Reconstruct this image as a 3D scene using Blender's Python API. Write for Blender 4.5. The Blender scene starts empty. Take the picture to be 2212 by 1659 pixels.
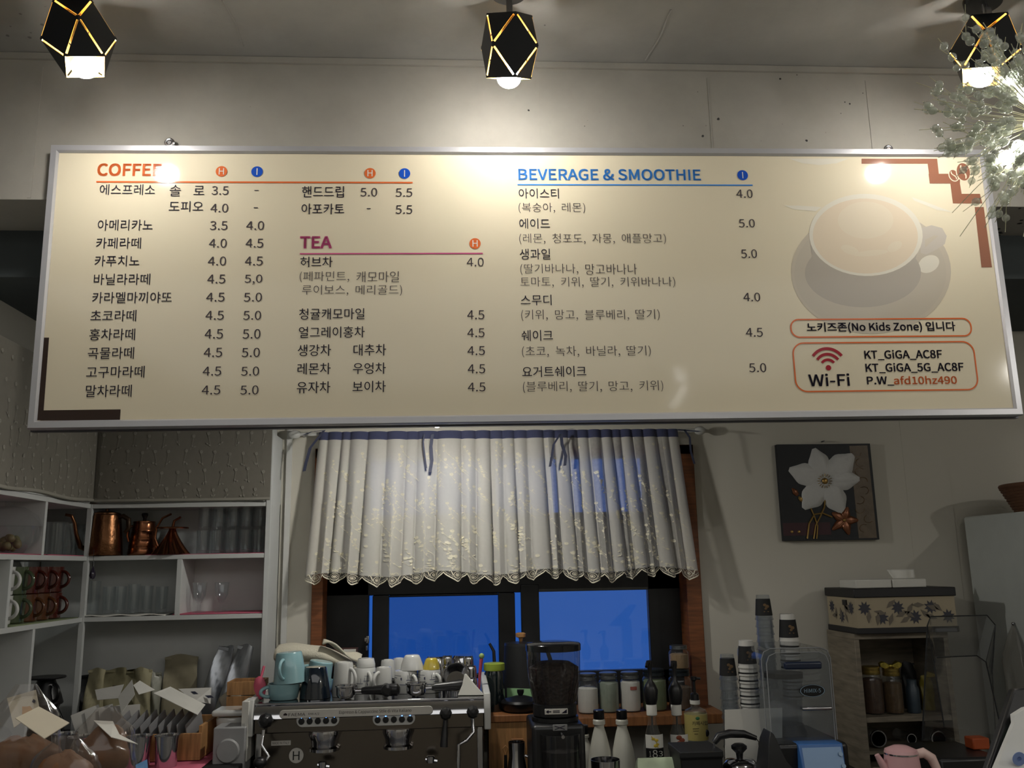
import bpy, math, random
from math import sin, cos, pi, radians, sqrt, atan2
from mathutils import Vector, Matrix
random.seed(7)
SC = bpy.context.scene
COL = SC.collection
# ------------------------------------------------------------------ camera
PW, PH, FPX = 2212, 1659, 1920.0
PITCH, ROLL, YAW = radians(11.53), radians(-1.112), radians(3.81)
CAM = Vector((0, 0, 1.6))
_fwd = Vector((sin(YAW)*cos(PITCH), cos(YAW)*cos(PITCH), sin(PITCH)))
_rt = Vector((cos(YAW), -sin(YAW), 0))
_up = _rt.cross(_fwd)
CR = cos(ROLL)*_rt + sin(ROLL)*_up
CU = -sin(ROLL)*_rt + cos(ROLL)*_up
CF = _fwd
cd = bpy.data.cameras.new('camera'); cam = bpy.data.objects.new('camera', cd); COL.objects.link(cam)
cd.sensor_width = 36; cd.lens = FPX*36/PW; cd.clip_start = 0.02
m3 = Matrix((CR, CU, -CF)).transposed()
cam.matrix_world = Matrix.Translation(CAM) @ m3.to_4x4()
SC.camera = cam
# ------------------------------------------------------------------ view, world and large lights
SC.view_settings.view_transform = 'Standard'
SC.view_settings.look = 'None'
SC.view_settings.gamma = 1
SC.view_settings.use_curve_mapping = False
SC.view_settings.exposure = 0.0
SC.cycles.max_bounces = 9
SC.cycles.transparent_max_bounces = 24
SC.cycles.caustics_reflective = False
SC.cycles.caustics_refractive = False
SC.cycles.sample_clamp_indirect = 6
wd = bpy.data.worlds.new('dusk_sky'); SC.world = wd; wd.use_nodes = True
wnt = wd.node_tree
bg = wnt.nodes['Background']; bg.inputs['Strength'].default_value = 1.0
wtc = wnt.nodes.new('ShaderNodeTexCoord'); wsep = wnt.nodes.new('ShaderNodeSeparateXYZ')
wrp = wnt.nodes.new('ShaderNodeValToRGB')
wnt.links.new(wtc.outputs['Generated'], wsep.inputs[0]); wnt.links.new(wsep.outputs['Z'], wrp.inputs[0])
wnt.links.new(wrp.outputs[0], bg.inputs['Color'])
wrp.color_ramp.elements[0].position = 0.0; wrp.color_ramp.elements[0].color = (0.020, 0.095, 0.40, 1)
wrp.color_ramp.elements[1].position = 0.35; wrp.color_ramp.elements[1].color = (0.035, 0.11, 0.42, 1)

def area(name, loc, size, power, col, rot=(0, 0, 0), sy=None):
    l = bpy.data.lights.new(name, 'AREA'); l.energy = power; l.color = col; l.size = size
    if sy: l.shape = 'RECTANGLE'; l.size_y = sy
    o = bpy.data.objects.new(name, l); COL.objects.link(o); o.location = loc; o.rotation_euler = rot
    return o
# unseen broad area light added above and behind the camera as ambient fill
area('ambient_fill_light', (0.2, -1.1, 3.1), 5.0, 47, (1.0, 0.99, 0.965), (0, 0, 0), 3.0)
def point_light(name, loc, power, radius=.035):
    l = bpy.data.lights.new(name, 'POINT'); l.energy = power; l.color = (1.0, .97, .91); l.shadow_soft_size = radius
    o = bpy.data.objects.new(name, l); COL.objects.link(o); o.location = loc
# two unseen point lights added beyond both sides of view for highlights on glass
point_light('highlight_light_right', (3.0, .55, 2.55), 16)
point_light('highlight_light_left', (-2.9, .55, 2.55), 2.0)

LAMP_RADIANCE = 212.0
KITCHEN_RADIANCE = 640.0
# ------------------------------------------------------------------ picture geometry helpers
def ray(px, py): return CF + CR*((px-PW/2)/FPX) - CU*((py-PH/2)/FPX)
def P(px, py, X=None, Y=None, Z=None):
    d = ray(px, py)
    t = Y/d.y if Y is not None else (X/d.x if X is not None else (Z-CAM.z)/d.z)
    return CAM + d*t
def xat(px, Y, z):
    a = CR*FPX - CF*(px-PW/2)
    return -(a.y*Y + a.z*(z-CAM.z))/a.x
def zat(px, py, Y): return P(px, py, Y=Y).z
def mp(Y, z=1.3): return (Y*0.9777 + 0.2*(z-1.6))/FPX          # metres per pixel at that distance
# ------------------------------------------------------------------ materials
def lin(c):
    c = c/255.0
    return c/12.92 if c <= 0.04045 else ((c+0.055)/1.055)**2.4
def rgb(t): return (lin(t[0]), lin(t[1]), lin(t[2]), 1)
MATS = {}
def mat(name, c, rough=0.5, metal=0.0, var=0.06, scale=18, bump=0.0, coat=0.0, emit=0.0, spec=0.5, sheen=0.0):
    if name in MATS: return MATS[name]
    m = bpy.data.materials.new(name); m.use_nodes = True; nt = m.node_tree; b = nt.nodes['Principled BSDF']
    b.inputs['Roughness'].default_value = rough; b.inputs['Metallic'].default_value = metal
    b.inputs['Specular IOR Level'].default_value = spec
    if coat: b.inputs['Coat Weight'].default_value = coat; b.inputs['Coat Roughness'].default_value = 0.05
    if sheen: b.inputs['Sheen Weight'].default_value = sheen
    tc = nt.nodes.new('ShaderNodeTexCoord'); nz = nt.nodes.new('ShaderNodeTexNoise'); nz.inputs['Scale'].default_value = scale
    nz.inputs['Detail'].default_value = 4
    nt.links.new(tc.outputs['Object'], nz.inputs['Vector'])
    mx = nt.nodes.new('ShaderNodeMix'); mx.data_type = 'RGBA'
    k = rgb(c); mx.inputs['A'].default_value = [v*(1-var) for v in k[:3]]+[1]; mx.inputs['B'].default_value = [min(1, v*(1+var)) for v in k[:3]]+[1]
    nt.links.new(nz.outputs['Fac'], mx.inputs['Factor']); nt.links.new(mx.outputs['Result'], b.inputs['Base Color'])
    if bump:
        bp = nt.nodes.new('ShaderNodeBump'); bp.inputs['Strength'].default_value = bump; bp.inputs['Distance'].default_value = 0.004
        nt.links.new(nz.outputs['Fac'], bp.inputs['Height']); nt.links.new(bp.outputs['Normal'], b.inputs['Normal'])
    if emit:
        b.inputs['Emission Color'].default_value = k; b.inputs['Emission Strength'].default_value = emit
    MATS[name] = m
    return m
def emitter(name, c, strength):
    if name in MATS: return MATS[name]
    m = bpy.data.materials.new(name); m.use_nodes = True; nt = m.node_tree
    e = nt.nodes.new('ShaderNodeEmission'); e.inputs['Color'].default_value = c; e.inputs['Strength'].default_value = strength
    nt.links.new(e.outputs[0], nt.nodes['Material Output'].inputs['Surface']); MATS[name] = m
    return m
def clear(name, tint=(1, 1, 1), body=0.0, bodyc=(200, 200, 200), rough=0.03, refl=1.45, hazec=None):
    """thin clear glass or plastic: a see-through sheet with a mirror film, plus a little milky body"""
    if name in MATS: return MATS[name]
    m = bpy.data.materials.new(name); m.use_nodes = True; nt = m.node_tree; out = nt.nodes['Material Output']
    t = nt.nodes.new('ShaderNodeBsdfTransparent'); t.inputs['Color'].default_value = (*tint, 1)
    g = nt.nodes.new('ShaderNodeBsdfGlossy'); g.inputs['Roughness'].default_value = rough
    lw = nt.nodes.new('ShaderNodeLayerWeight'); lw.inputs['Blend'].default_value = .5
    pw = nt.nodes.new('ShaderNodeMath'); pw.operation = 'POWER'; pw.inputs[1].default_value = 3.0; nt.links.new(lw.outputs['Facing'], pw.inputs[0])
    ma = nt.nodes.new('ShaderNodeMath'); ma.operation = 'MULTIPLY_ADD'; ma.inputs[1].default_value = .55; ma.inputs[2].default_value = .05; nt.links.new(pw.outputs[0], ma.inputs[0])
    mx = nt.nodes.new('ShaderNodeMixShader'); nt.links.new(ma.outputs[0], mx.inputs[0])
    src = t.outputs[0]
    if body:
        d = nt.nodes.new('ShaderNodeBsdfDiffuse'); d.inputs['Color'].default_value = rgb(bodyc)
        m2 = nt.nodes.new('ShaderNodeMixShader'); m2.inputs[0].default_value = body
        nt.links.new(t.outputs[0], m2.inputs[1]); nt.links.new(d.outputs[0], m2.inputs[2]); src = m2.outputs[0]
    nt.links.new(src, mx.inputs[1]); nt.links.new(g.outputs[0], mx.inputs[2]); nt.links.new(mx.outputs[0], out.inputs['Surface'])
    MATS[name] = m
    return m
def concrete(name, c, pits=1.0):
    m = mat(name, c, rough=0.85, var=0.0, scale=3)
    nt = m.node_tree; b = nt.nodes['Principled BSDF']
    tc = nt.nodes.new('ShaderNodeTexCoord')
    n1 = nt.nodes.new('ShaderNodeTexNoise'); n1.inputs['Scale'].default_value = 1.7; n1.inputs['Detail'].default_value = 8; n1.inputs['Roughness'].default_value = .65
    rp = nt.nodes.new('ShaderNodeValToRGB'); rp.color_ramp.elements[0].position = .3; rp.color_ramp.elements[1].position = .72
    k = rgb(c); rp.color_ramp.elements[0].color = [v*.80 for v in k[:3]]+[1]; rp.color_ramp.elements[1].color = [min(1, v*1.12) for v in k[:3]]+[1]
    vo = nt.nodes.new('ShaderNodeTexVoronoi'); vo.inputs['Scale'].default_value = 26; vo.inputs['Randomness'].default_value = 1
    n2 = nt.nodes.new('ShaderNodeTexNoise'); n2.inputs['Scale'].default_value = 2.3; n2.inputs['Detail'].default_value = 3
    n3 = nt.nodes.new('ShaderNodeTexNoise'); n3.inputs['Scale'].default_value = 60; n3.inputs['Detail'].default_value = 2
    # small air holes: voronoi cell centres kept only where two noises are high
    a = nt.nodes.new('ShaderNodeMath'); a.operation = 'MULTIPLY_ADD'; a.inputs[1].default_value = 0.55; a.inputs[2].default_value = -0.222
    s = nt.nodes.new('ShaderNodeMath'); s.operation = 'SUBTRACT'
    gt = nt.nodes.new('ShaderNodeMapRange'); gt.inputs['From Min'].default_value = 0.0; gt.inputs['From Max'].default_value = 0.02
    L = nt.links.new
    for n in (n1, n2, n3, vo): L(tc.outputs['Object'], n.inputs['Vector'])
    sx = nt.nodes.new('ShaderNodeSeparateXYZ'); L(tc.outputs['Object'], sx.inputs[0])
    ax = nt.nodes.new('ShaderNodeMath'); ax.operation = 'MULTIPLY_ADD'; ax.inputs[1].default_value = .055*(pits > .9); ax.inputs[2].default_value = -.262 if pits > .9 else -.235; L(sx.outputs['X'], ax.inputs[0]); L(ax.outputs[0], a.inputs[2])
    L(n2.outputs['Fac'], a.inputs[0]); L(a.outputs[0], s.inputs[0])
    w = nt.nodes.new('ShaderNodeMath'); w.operation = 'MULTIPLY_ADD'; w.inputs[1].default_value = 0.5; L(vo.outputs['Distance'], w.inputs[0]); 
    n3m = nt.nodes.new('ShaderNodeMath'); n3m.operation = 'MULTIPLY'; n3m.inputs[1].default_value = 0.10; L(n3.outputs['Fac'], n3m.inputs[0]); L(n3m.outputs[0], w.inputs[2])
    L(w.outputs[0], s.inputs[1]); L(s.outputs[0], gt.inputs['Value'])
    dk = nt.nodes.new('ShaderNodeMix'); dk.data_type = 'RGBA'; dk.inputs['B'].default_value = (.03, .03, .03, 1)
    pm = nt.nodes.new('ShaderNodeMath'); pm.operation = 'MULTIPLY'; pm.inputs[1].default_value = pits; L(gt.outputs[0], pm.inputs[0])
    L(n1.outputs['Fac'], rp.inputs[0]); L(rp.outputs[0], dk.inputs['A']); L(pm.outputs[0], dk.inputs['Factor']); L(dk.outputs['Result'], b.inputs['Base Color'])
    bp = nt.nodes.new('ShaderNodeBump'); bp.inputs['Strength'].default_value = .25; bp.inputs['Distance'].default_value = .01
    L(n1.outputs['Fac'], bp.inputs['Height']); L(bp.outputs[0], b.inputs['Normal'])
    return m
def wood(name, c, rough=0.55, sc=(1, 1, 12)):
    m = mat(name, c, rough=rough, var=0.0)
    nt = m.node_tree; b = nt.nodes['Principled BSDF']
    tc = nt.nodes.new('ShaderNodeTexCoord'); mp_ = nt.nodes.new('ShaderNodeMapping'); mp_.inputs['Scale'].default_value = sc
    n = nt.nodes.new('ShaderNodeTexNoise'); n.inputs['Scale'].default_value = 9; n.inputs['Detail'].default_value = 6
    rp = nt.nodes.new('ShaderNodeValToRGB'); k = rgb(c)
    rp.color_ramp.elements[0].position = .3; rp.color_ramp.elements[0].color = [v*.65 for v in k[:3]]+[1]
    rp.color_ramp.elements[1].position = .7; rp.color_ramp.elements[1].color = [min(1, v*1.25) for v in k[:3]]+[1]
    L = nt.links.new
    L(tc.outputs['Object'], mp_.inputs['Vector']); L(mp_.outputs[0], n.inputs['Vector']); L(n.outputs['Fac'], rp.inputs[0]); L(rp.outputs[0], b.inputs['Base Color'])
    return m
def sheer(name, c, see=0.25, tl=0.5):
    if name in MATS: return MATS[name]
    m = bpy.data.materials.new(name); m.use_nodes = True; nt = m.node_tree; out = nt.nodes['Material Output']; L = nt.links.new
    d = nt.nodes.new('ShaderNodeBsdfDiffuse'); d.inputs['Color'].default_value = rgb(c)
    t = nt.nodes.new('ShaderNodeBsdfTranslucent'); t.inputs['Color'].default_value = rgb(c)
    tr = nt.nodes.new('ShaderNodeBsdfTransparent')
    a = nt.nodes.new('ShaderNodeMixShader'); a.inputs[0].default_value = tl; L(d.outputs[0], a.inputs[1]); L(t.outputs[0], a.inputs[2])
    tc = nt.nodes.new('ShaderNodeTexCoord'); nz = nt.nodes.new('ShaderNodeTexNoise'); nz.inputs['Scale'].default_value = 90; L(tc.outputs['Object'], nz.inputs['Vector'])
    mr = nt.nodes.new('ShaderNodeMapRange'); mr.inputs['To Min'].default_value = see*.75; mr.inputs['To Max'].default_value = min(1, see*1.25); L(nz.outputs['Fac'], mr.inputs['Value'])
    b = nt.nodes.new('ShaderNodeMixShader'); L(mr.outputs[0], b.inputs[0]); L(a.outputs[0], b.inputs[1]); L(tr.outputs[0], b.inputs[2])
    L(b.outputs[0], out.inputs['Surface']); MATS[name] = m
    return m
def beans(name, c1, c2, scale=60):
    m = mat(name, c1, rough=0.6, var=0)
    nt = m.node_tree; b = nt.nodes['Principled BSDF']; L = nt.links.new
    tc = nt.nodes.new('ShaderNodeTexCoord'); v = nt.nodes.new('ShaderNodeTexVoronoi'); v.inputs['Scale'].default_value = scale
    rp = nt.nodes.new('ShaderNodeValToRGB'); rp.color_ramp.elements[0].color = rgb(c2); rp.color_ramp.elements[1].color = rgb(c1); rp.color_ramp.elements[1].position = .6
    L(tc.outputs['Object'], v.inputs['Vector']); L(v.outputs['Distance'], rp.inputs[0]); L(rp.outputs[0], b.inputs['Base Color'])
    bp = nt.nodes.new('ShaderNodeBump'); bp.inputs['Strength'].default_value = .8; bp.inputs['Distance'].default_value = .004; bp.invert = True
    L(v.outputs['Distance'], bp.inputs['Height']); L(bp.outputs[0], b.inputs['Normal'])
    return m

WHITE = mat('white_paint', (200, 200, 196), .6)
SHELFW = mat('white_laminate', (196, 198, 196), .5)
WALLW = mat('cream_wall_paint', (196, 192, 180), .85, var=.04, scale=2.5, bump=.08)
CONC = concrete('board_marked_concrete', (168, 164, 155))
CONCC = concrete('ceiling_concrete', (168, 166, 160), .5)
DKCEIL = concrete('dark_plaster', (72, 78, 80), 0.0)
ALU = mat('brushed_aluminium', (196, 196, 200), .34, .45, var=.04)
CHROME = mat('polished_steel', (205, 205, 208), .10, 1.0, var=.03)
STEEL = mat('satin_steel', (165, 165, 168), .25, 1.0)
BLACKP = mat('black_plastic', (22, 22, 24), .35)
BLACKM = mat('matte_black', (16, 17, 19), .6)
WOODF = wood('brown_window_wood', (120, 70, 36))
WOODS = wood('sill_wood', (142, 92, 52), sc=(12, 1, 1))
WOODL = wood('light_box_wood', (176, 130, 82), sc=(10, 1, 1))
WOODC = wood('grey_cabinet_wood', (132, 122, 106), sc=(1, 1, 8))
GLASS = clear('clear_glass', (.96, .98, .97), .03)
GLASST = clear('clear_tumbler', (.96, .975, .98), .012, (190, 195, 200))
PLASTC = clear('clear_cup_plastic', (.86, .88, .90), .10, (170, 175, 178), .08)
ACRYL = clear('clear_acrylic', (.86, .88, .9), .07, (140, 142, 145), .05)
PINK = mat('pink_mat', (190, 92, 116), .7)
COPPER = mat('copper', (158, 104, 74), .24, 1.0, var=.1)
COPPERH = mat('hammered_copper', (116, 80, 54), .3, 1.0, var=.15, scale=60, bump=.5)
CERW = mat('white_glaze', (206, 206, 202), .15, coat=.5)
CERB = mat('light_blue_glaze', (140, 178, 184), .25, coat=.4)
CERN = mat('navy_glaze', (18, 28, 38), .1, coat=.8)
CERG = mat('green_glaze', (68, 78, 55), .15, coat=.6)
CERR = mat('red_brown_glaze', (70, 26, 18), .12, coat=.8)
CERO = mat('brown_glaze', (84, 50, 26), .15, coat=.6)
YEL = mat('yellow_glaze', (190, 170, 62), .25, coat=.4)
PAPER = mat('white_paper', (214, 212, 204), .8)
KRAFT = mat('pale_kraft_paper', (160, 153, 122), .7, var=.2, scale=30, bump=.3)
SILVER = mat('silver_foil', (176, 180, 186), .32, .85, var=.08, bump=.1)
INK = mat('dark_ink', (26, 20, 40), .6, spec=.2)
# ------------------------------------------------------------------ mesh helpers
class MB:
    def __init__(s): s.v = []; s.f = []; s.fm = []; s.mi = 0; s.M = Matrix.Identity(4)
    def add(s, vs, fs, mi=None):
        b = len(s.v); s.v += [tuple(s.M @ Vector(p)) for p in vs]
        s.f += [[b+i for i in f] for f in fs]; s.fm += [s.mi if mi is None else mi]*len(fs)
        return s
    def box(s, c, d, r=None):
        x, y, z = d[0]/2, d[1]/2, d[2]/2
        vs = [Vector((a*x, b*y, e*z)) for e in (-1, 1) for b in (-1, 1) for a in (-1, 1)]
        if r is not None:
            R = r.to_matrix() if hasattr(r, 'to_matrix') else r
            vs = [R @ v for v in vs]
        vs = [v+Vector(c) for v in vs]
        return s.add(vs, [(0, 2, 3, 1), (4, 5, 7, 6), (0, 1, 5, 4), (2, 6, 7, 3), (0, 4, 6, 2), (1, 3, 7, 5)])
    def span(s, a, b): return s.box([(a[i]+b[i])/2 for i in range(3)], [abs(b[i]-a[i]) for i in range(3)])
    def loft(s, rings, closed=True, cap0=True, cap1=True):
        n = len(rings[0]); vs = [p for r in rings for p in r]; fs = []
        for i in range(len(rings)-1):
            for j in range(n if closed else n-1):
                k = (j+1) % n
                fs.append((i*n+j, i*n+k, (i+1)*n+k, (i+1)*n+j))
        if cap0 and closed: fs.append(tuple(range(n-1, -1, -1)))
        if cap1 and closed: fs.append(tuple((len(rings)-1)*n+j for j in range(n)))
        return s.add(vs, fs)
    def lathe(s, prof, n=28, c=(0, 0, 0), sx=1, sy=1, flute=None):
        rings = []
        for r, z in prof:
            r = max(r, 1e-5)
            rings.append([(c[0]+r*sx*cos(2*pi*j/n)*(flute(j/n) if flute else 1), c[1]+r*sy*sin(2*pi*j/n)*(flute(j/n) if flute else 1), c[2]+z) for j in range(n)])
        return s.loft(rings, True, prof[0][0] > 1e-4, prof[-1][0] > 1e-4)
    def tube(s, pts, r, n=10, cap=True):
        pts = [Vector(p) for p in pts]; rings = []; up = None
        for i, p in enumerate(pts):
            t = (pts[min(i+1, len(pts)-1)]-pts[max(i-1, 0)]).normalized()
            if up is None: up = t.orthogonal().normalized()
            up = (up - t*up.dot(t)).normalized(); w = t.cross(up)
            rr = r[i] if isinstance(r, (list, tuple)) else r
            rings.append([p+up*rr*cos(2*pi*j/n)+w*rr*sin(2*pi*j/n) for j in range(n)])
        return s.loft(rings, True, cap, cap)
    def ball(s, c, r, n=14, k=8, sc=(1, 1, 1)):
        prof = [(r*sin(pi*i/k), -r*cos(pi*i/k)) for i in range(k+1)]
        rings = [[(c[0]+max(q, 1e-5)*sc[0]*cos(2*pi*j/n), c[1]+max(q, 1e-5)*sc[1]*sin(2*pi*j/n), c[2]+z*sc[2]) for j in range(n)] for q, z in prof]
        return s.loft(rings, True, False, False)
    def poly(s, pts): return s.add(pts, [tuple(range(len(pts)))])
    def prism(s, pts, d):
        d = Vector(d); a = [Vector(p) for p in pts]; n = len(a)
        fs = [tuple(range(n)), tuple(range(2*n-1, n-1, -1))] + [(i, n+i, n+(i+1) % n, (i+1) % n) for i in range(n)]
        return s.add(a+[p+d for p in a], fs)
    def grid(s, fn, nu, nv):
        vs = [fn(i/nu, j/nv) for j in range(nv+1) for i in range(nu+1)]
        return s.add(vs, [(j*(nu+1)+i, j*(nu+1)+i+1, (j+1)*(nu+1)+i+1, (j+1)*(nu+1)+i) for j in range(nv) for i in range(nu)])
    def ribbon(s, pts, w, side=(1, 0, 0), th=0.0012):
        pts = [Vector(p) for p in pts]; sd = Vector(side)
        n = Vector((0, -1, 0))*th
        rings = []
        for p in pts: rings.append([p-sd*w/2, p+sd*w/2, p+sd*w/2+n, p-sd*w/2+n])
        return s.loft(rings)
    def text(s, st, o, ex, ez, w, h, off=0.0, fit='both'):
        vs, fs = tmesh(st, off)
        ex, ez, o = Vector(ex), Vector(ez), Vector(o)
        return s.add([o+ex*(x*w)+ez*(y*h) for x, y in vs], fs)
    def build(s, name, mats, parent=None, bevel=0.0, solid=0.0, angle=38, seg=2, offset=-1, smooth=True):
        me = bpy.data.meshes.new(name); me.from_pydata(s.v, [], s.f)
        if not isinstance(mats, (list, tuple)): mats = [mats]
        for m in mats: me.materials.append(m)
        me.polygons.foreach_set('material_index', s.fm)
        if smooth:
            me.polygons.foreach_set('use_smooth', [True]*len(me.polygons)); me.set_sharp_from_angle(angle=radians(angle))
        me.update()
        o = bpy.data.objects.new(name, me); COL.objects.link(o)
        if parent is not None: o.parent = parent
        if solid:
            md = o.modifiers.new('thickness', 'SOLIDIFY'); md.thickness = solid; md.offset = offset
        if bevel:
            md = o.modifiers.new('edges', 'BEVEL'); md.width = bevel; md.segments = seg; md.limit_method = 'ANGLE'; md.angle_limit = radians(40)
        return o
_tc = {}
def ui_font():
    # Blender's own bundled sans-serif; falls back to the default face
    try:
        import os
        p = os.path.join(bpy.utils.system_resource('DATAFILES', path='fonts'), 'Noto Sans CJK Regular.woff2')
        return bpy.data.fonts.load(p) if os.path.exists(p) else None
    except Exception: return None
FONT = ui_font()
def tmesh(st, off=0.0):
    k = (st, off)
    if k not in _tc:
        c = bpy.data.curves.new('glyphs', 'FONT'); c.body = st; c.font = FONT or c.font; c.offset = off; c.resolution_u = 4
        o = bpy.data.objects.new('glyphs', c); COL.objects.link(o)
        dg = bpy.context.evaluated_depsgraph_get()
        me = bpy.data.meshes.new_from_object(o.evaluated_get(dg))
        vs = [(v.co.x, v.co.y) for v in me.vertices]; fs = [tuple(p.vertices) for p in me.polygons]
        bpy.data.objects.remove(o); bpy.data.curves.remove(c); bpy.data.meshes.remove(me)
        if vs:
            x0 = min(v[0] for v in vs); x1 = max(v[0] for v in vs); y0 = min(v[1] for v in vs); y1 = max(v[1] for v in vs)
            vs = [((x-x0)/max(x1-x0, 1e-6), (y-y0)/max(y1-y0, 1e-6)) for x, y in vs]
        _tc[k] = (vs, fs)
    return _tc[k]
def thing(name, label, cat, loc=(0, 0, 0), rot=0, group=None, scale=1):
    o = bpy.data.objects.new(name, None); COL.objects.link(o); o.empty_display_size = .03
    o.location = loc; o.rotation_euler = rot if isinstance(rot, (tuple, list)) else (0, 0, rot)
    o.scale = (scale,)*3 if not isinstance(scale, (tuple, list)) else scale
    return tag(o, label, cat, group)
def tag(o, label, cat, group=None):
    o['label'] = label; o['category'] = cat
    if group: o['group'] = group
    return o
def struct(o): o['kind'] = 'structure'; return o
def dup(root, loc, rot=0, label=None, scale=None, group=None):
    def cp(o, par):
        c = o.copy(); COL.objects.link(c)
        if par is not None: c.parent = par
        for ch in [x for x in o.children]: cp(ch, c)
        return c
    c = cp(root, None); c.location = loc; c.rotation_euler = rot if isinstance(rot, (tuple, list)) else (0, 0, rot)
    if label: c['label'] = label
    if group: c['group'] = group
    if scale is not None: c.scale = (scale,)*3 if not isinstance(scale, (tuple, list)) else scale
    return c
# ================================================================== THE ROOM
BY0, BY1 = 2.55, 2.80            # concrete beam, front and back face
ZC, ZB, ZK = 3.163, 2.687, 2.53  # cafe ceiling, beam underside, kitchen ceiling
XL, XR, YB, YF = -1.56, 2.78, 3.5, -3.0
m = MB(); m.span((-3.2, YF, -.1), (3.4, 3.6, 0)); struct(m.build('floor', mat('grey_floor_tile', (110, 106, 100), .5)))
m = MB(); m.span((-3.2, YF, ZC), (3.4, BY0, ZC+.15)); struct(m.build('ceiling_front', CONCC))
m = MB(); m.span((-3.2, BY0, ZB), (3.4, BY1, ZC+.15)); struct(m.build('trim_1', CONC))['label'] = 'raw concrete beam'
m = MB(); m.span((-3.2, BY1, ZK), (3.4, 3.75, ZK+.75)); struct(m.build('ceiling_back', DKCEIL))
# lip where the beam meets the ceiling, and the shuttering seams cast into beam and ceiling
m = MB(); m.box((0.1, BY0-.004, ZC-.012), (6, .012, .02)); struct(m.build('trim_2', CONC))
for i, px in enumerate((73, 1062, 1170, 1540, 1887)):
    x = xat(px, BY0, 2.85); m = MB(); m.box((x, BY0-.0002, (ZB+ZC)/2-.02), (.003 if i else .010, .003, ZC-ZB-.05)); struct(m.build('trim_%d' % (i+3), CONC))
for i, (x0, y0, x1, y1) in enumerate(((480, 0, 525, 100), (1395, 130, 1450, 20))):
    a = P(x0, y0, Z=ZC); b = P(x1, y1, Z=ZC); m = MB(); m.tube([a, (a+b)/2+Vector((.008, 0, 0)), b], .003, 6); struct(m.build('trim_%d' % (i+8), CONCC))
# right end of the cafe ceiling: dark slot next to a lighter slab
m = MB(); m.span((-3.35, YF, 0), (-3.2, 3.75, ZC)); struct(m.build('wall_far_left', WALLW))
m = MB(); m.span((-3.2, YF-.15, 0), (3.4, YF, ZC)); struct(m.build('wall_front', WALLW))
m = MB(); m.span((3.4, YF, 0), (3.55, 3.75, ZC)); struct(m.build('wall_far_right', WALLW))
m = MB(); m.span((XL-.12, 2.2, 0), (XL, 3.5, ZK)); struct(m.build('wall_left', WALLW))
m = MB(); m.span((XR, 2.9, 0), (XR+.1, 3.5, ZK)); struct(m.build('wall_right', WALLW))
# rear wall with the window opening
WX0, WX1 = xat(673, YB, 1.4), xat(1516, YB, 1.4); WZ0, WZ1 = 1.05, 2.06
m = MB()
for a, b in (((XL-.2, 0), (WX0, ZK+.2)), ((WX1, 0), (3.4, ZK+.2)), ((WX0, 0), (WX1, WZ0)), ((WX0, WZ1), (WX1, ZK+.2))):
    m.span((a[0], YB, a[1]), (b[0], YB+.22, b[1]))
struct(m.build('wall_back', WALLW))
# papered strips right of the painting
for i, (px0, px1) in enumerate(((1962, 2058),)):
    m = MB(); m.span((xat(px0, YB, 1.8), YB-.0015, 1.0), (xat(px1, YB, 1.8), YB, ZK)); struct(m.build('trim_10', WALLW))
m = MB(); m.span((xat(612, YB, 1.6), YB-.012, .9), (xat(624, YB, 1.6), YB, ZK)); struct(m.build('trim_11', WHITE))
# window 1: wooden frame, black sliding sashes, panes
FR = .045
win = thing('window_1', 'brown wooden window with black sashes above the sill', 'window'); win['kind'] = 'structure'
m = MB()
m.span((WX0, YB-.02, WZ0), (WX0+.042, YB+.10, WZ1)); m.span((WX1-.058, YB-.02, WZ0), (WX1, YB+.10, WZ1)); m.span((WX0, YB-.02, WZ1-.04), (WX1, YB+.10, WZ1))
m.build('window_frame', WOODF, win, .003)
BLKS = mat('black_window_metal', (14, 15, 17), .45)
YS = 3.62
def wz(py, px=1100): return zat(px, py, YS)
def wx(px): return xat(px, YS, 1.4)
zt = wz(1283, 960); zb_ = wz(1450, 1200); zu0, zu1 = wz(1106, 1300), wz(950, 1300)
m = MB(); 
m.span((wx(690), YS-.015, WZ0), (wx(797), YS+.02, WZ1)); m.span((wx(1400), YS-.015, WZ0), (wx(1530), YS+.02, WZ1))
m.span((wx(690), YS-.015, zt), (wx(1530), YS+.02, zu0)); m.span((wx(690), YS-.015, zu1), (wx(1530), YS+.02, WZ1+.1))
m.span((wx(690), YS-.015, WZ0-.02), (wx(1530), YS+.02, zb_)); m.build('fixed_sash', BLKS, win, .003)
m = MB(); m.span((wx(805.5), YS-.03, zb_), (wx(841), YS, zt)); m.span((wx(1076), YS-.03, zb_), (wx(1112), YS, zt))
m.span((wx(841), YS-.03, zt-.008), (wx(1076), YS, zt)); m.build('sliding_sash', BLKS, win, .003)
m = MB(); m.span((wx(1125), YS-.03, zb_), (wx(1164), YS, zt+.03)); m.span((wx(1040), YS-.02, zu0), (wx(1075), YS+.01, zu1)); m.build('sliding_sash', BLKS, win, .003)
m = MB(); m.span((wx(841), YS-.016, zb_), (wx(1076), YS-.012, zt-.008)); m.build('pane', clear('blue_dusk_glass', (.55, .78, .86), .02), win)
m = MB(); m.span((wx(1164), YS-.016, zb_), (wx(1400), YS-.012, wz(1270, 1280))); m.build('pane', GLASS, win)
m = MB(); m.span((wx(1075), YS-.006, zu0), (wx(1420), YS-.002, zu1)); m.build('pane', GLASS, win)
m = MB(); m.box((wx(797), YS-.04, wz(1372)), (.012, .02, .028)); m.box((wx(793), YS-.04, wz(1372)), (.01, .03, .016)); m.box((wx(795), YS-.04, wz(1390)), (.008, .02, .018)); m.build('latch', STEEL, win, .002)
ZS = 1.066
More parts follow.
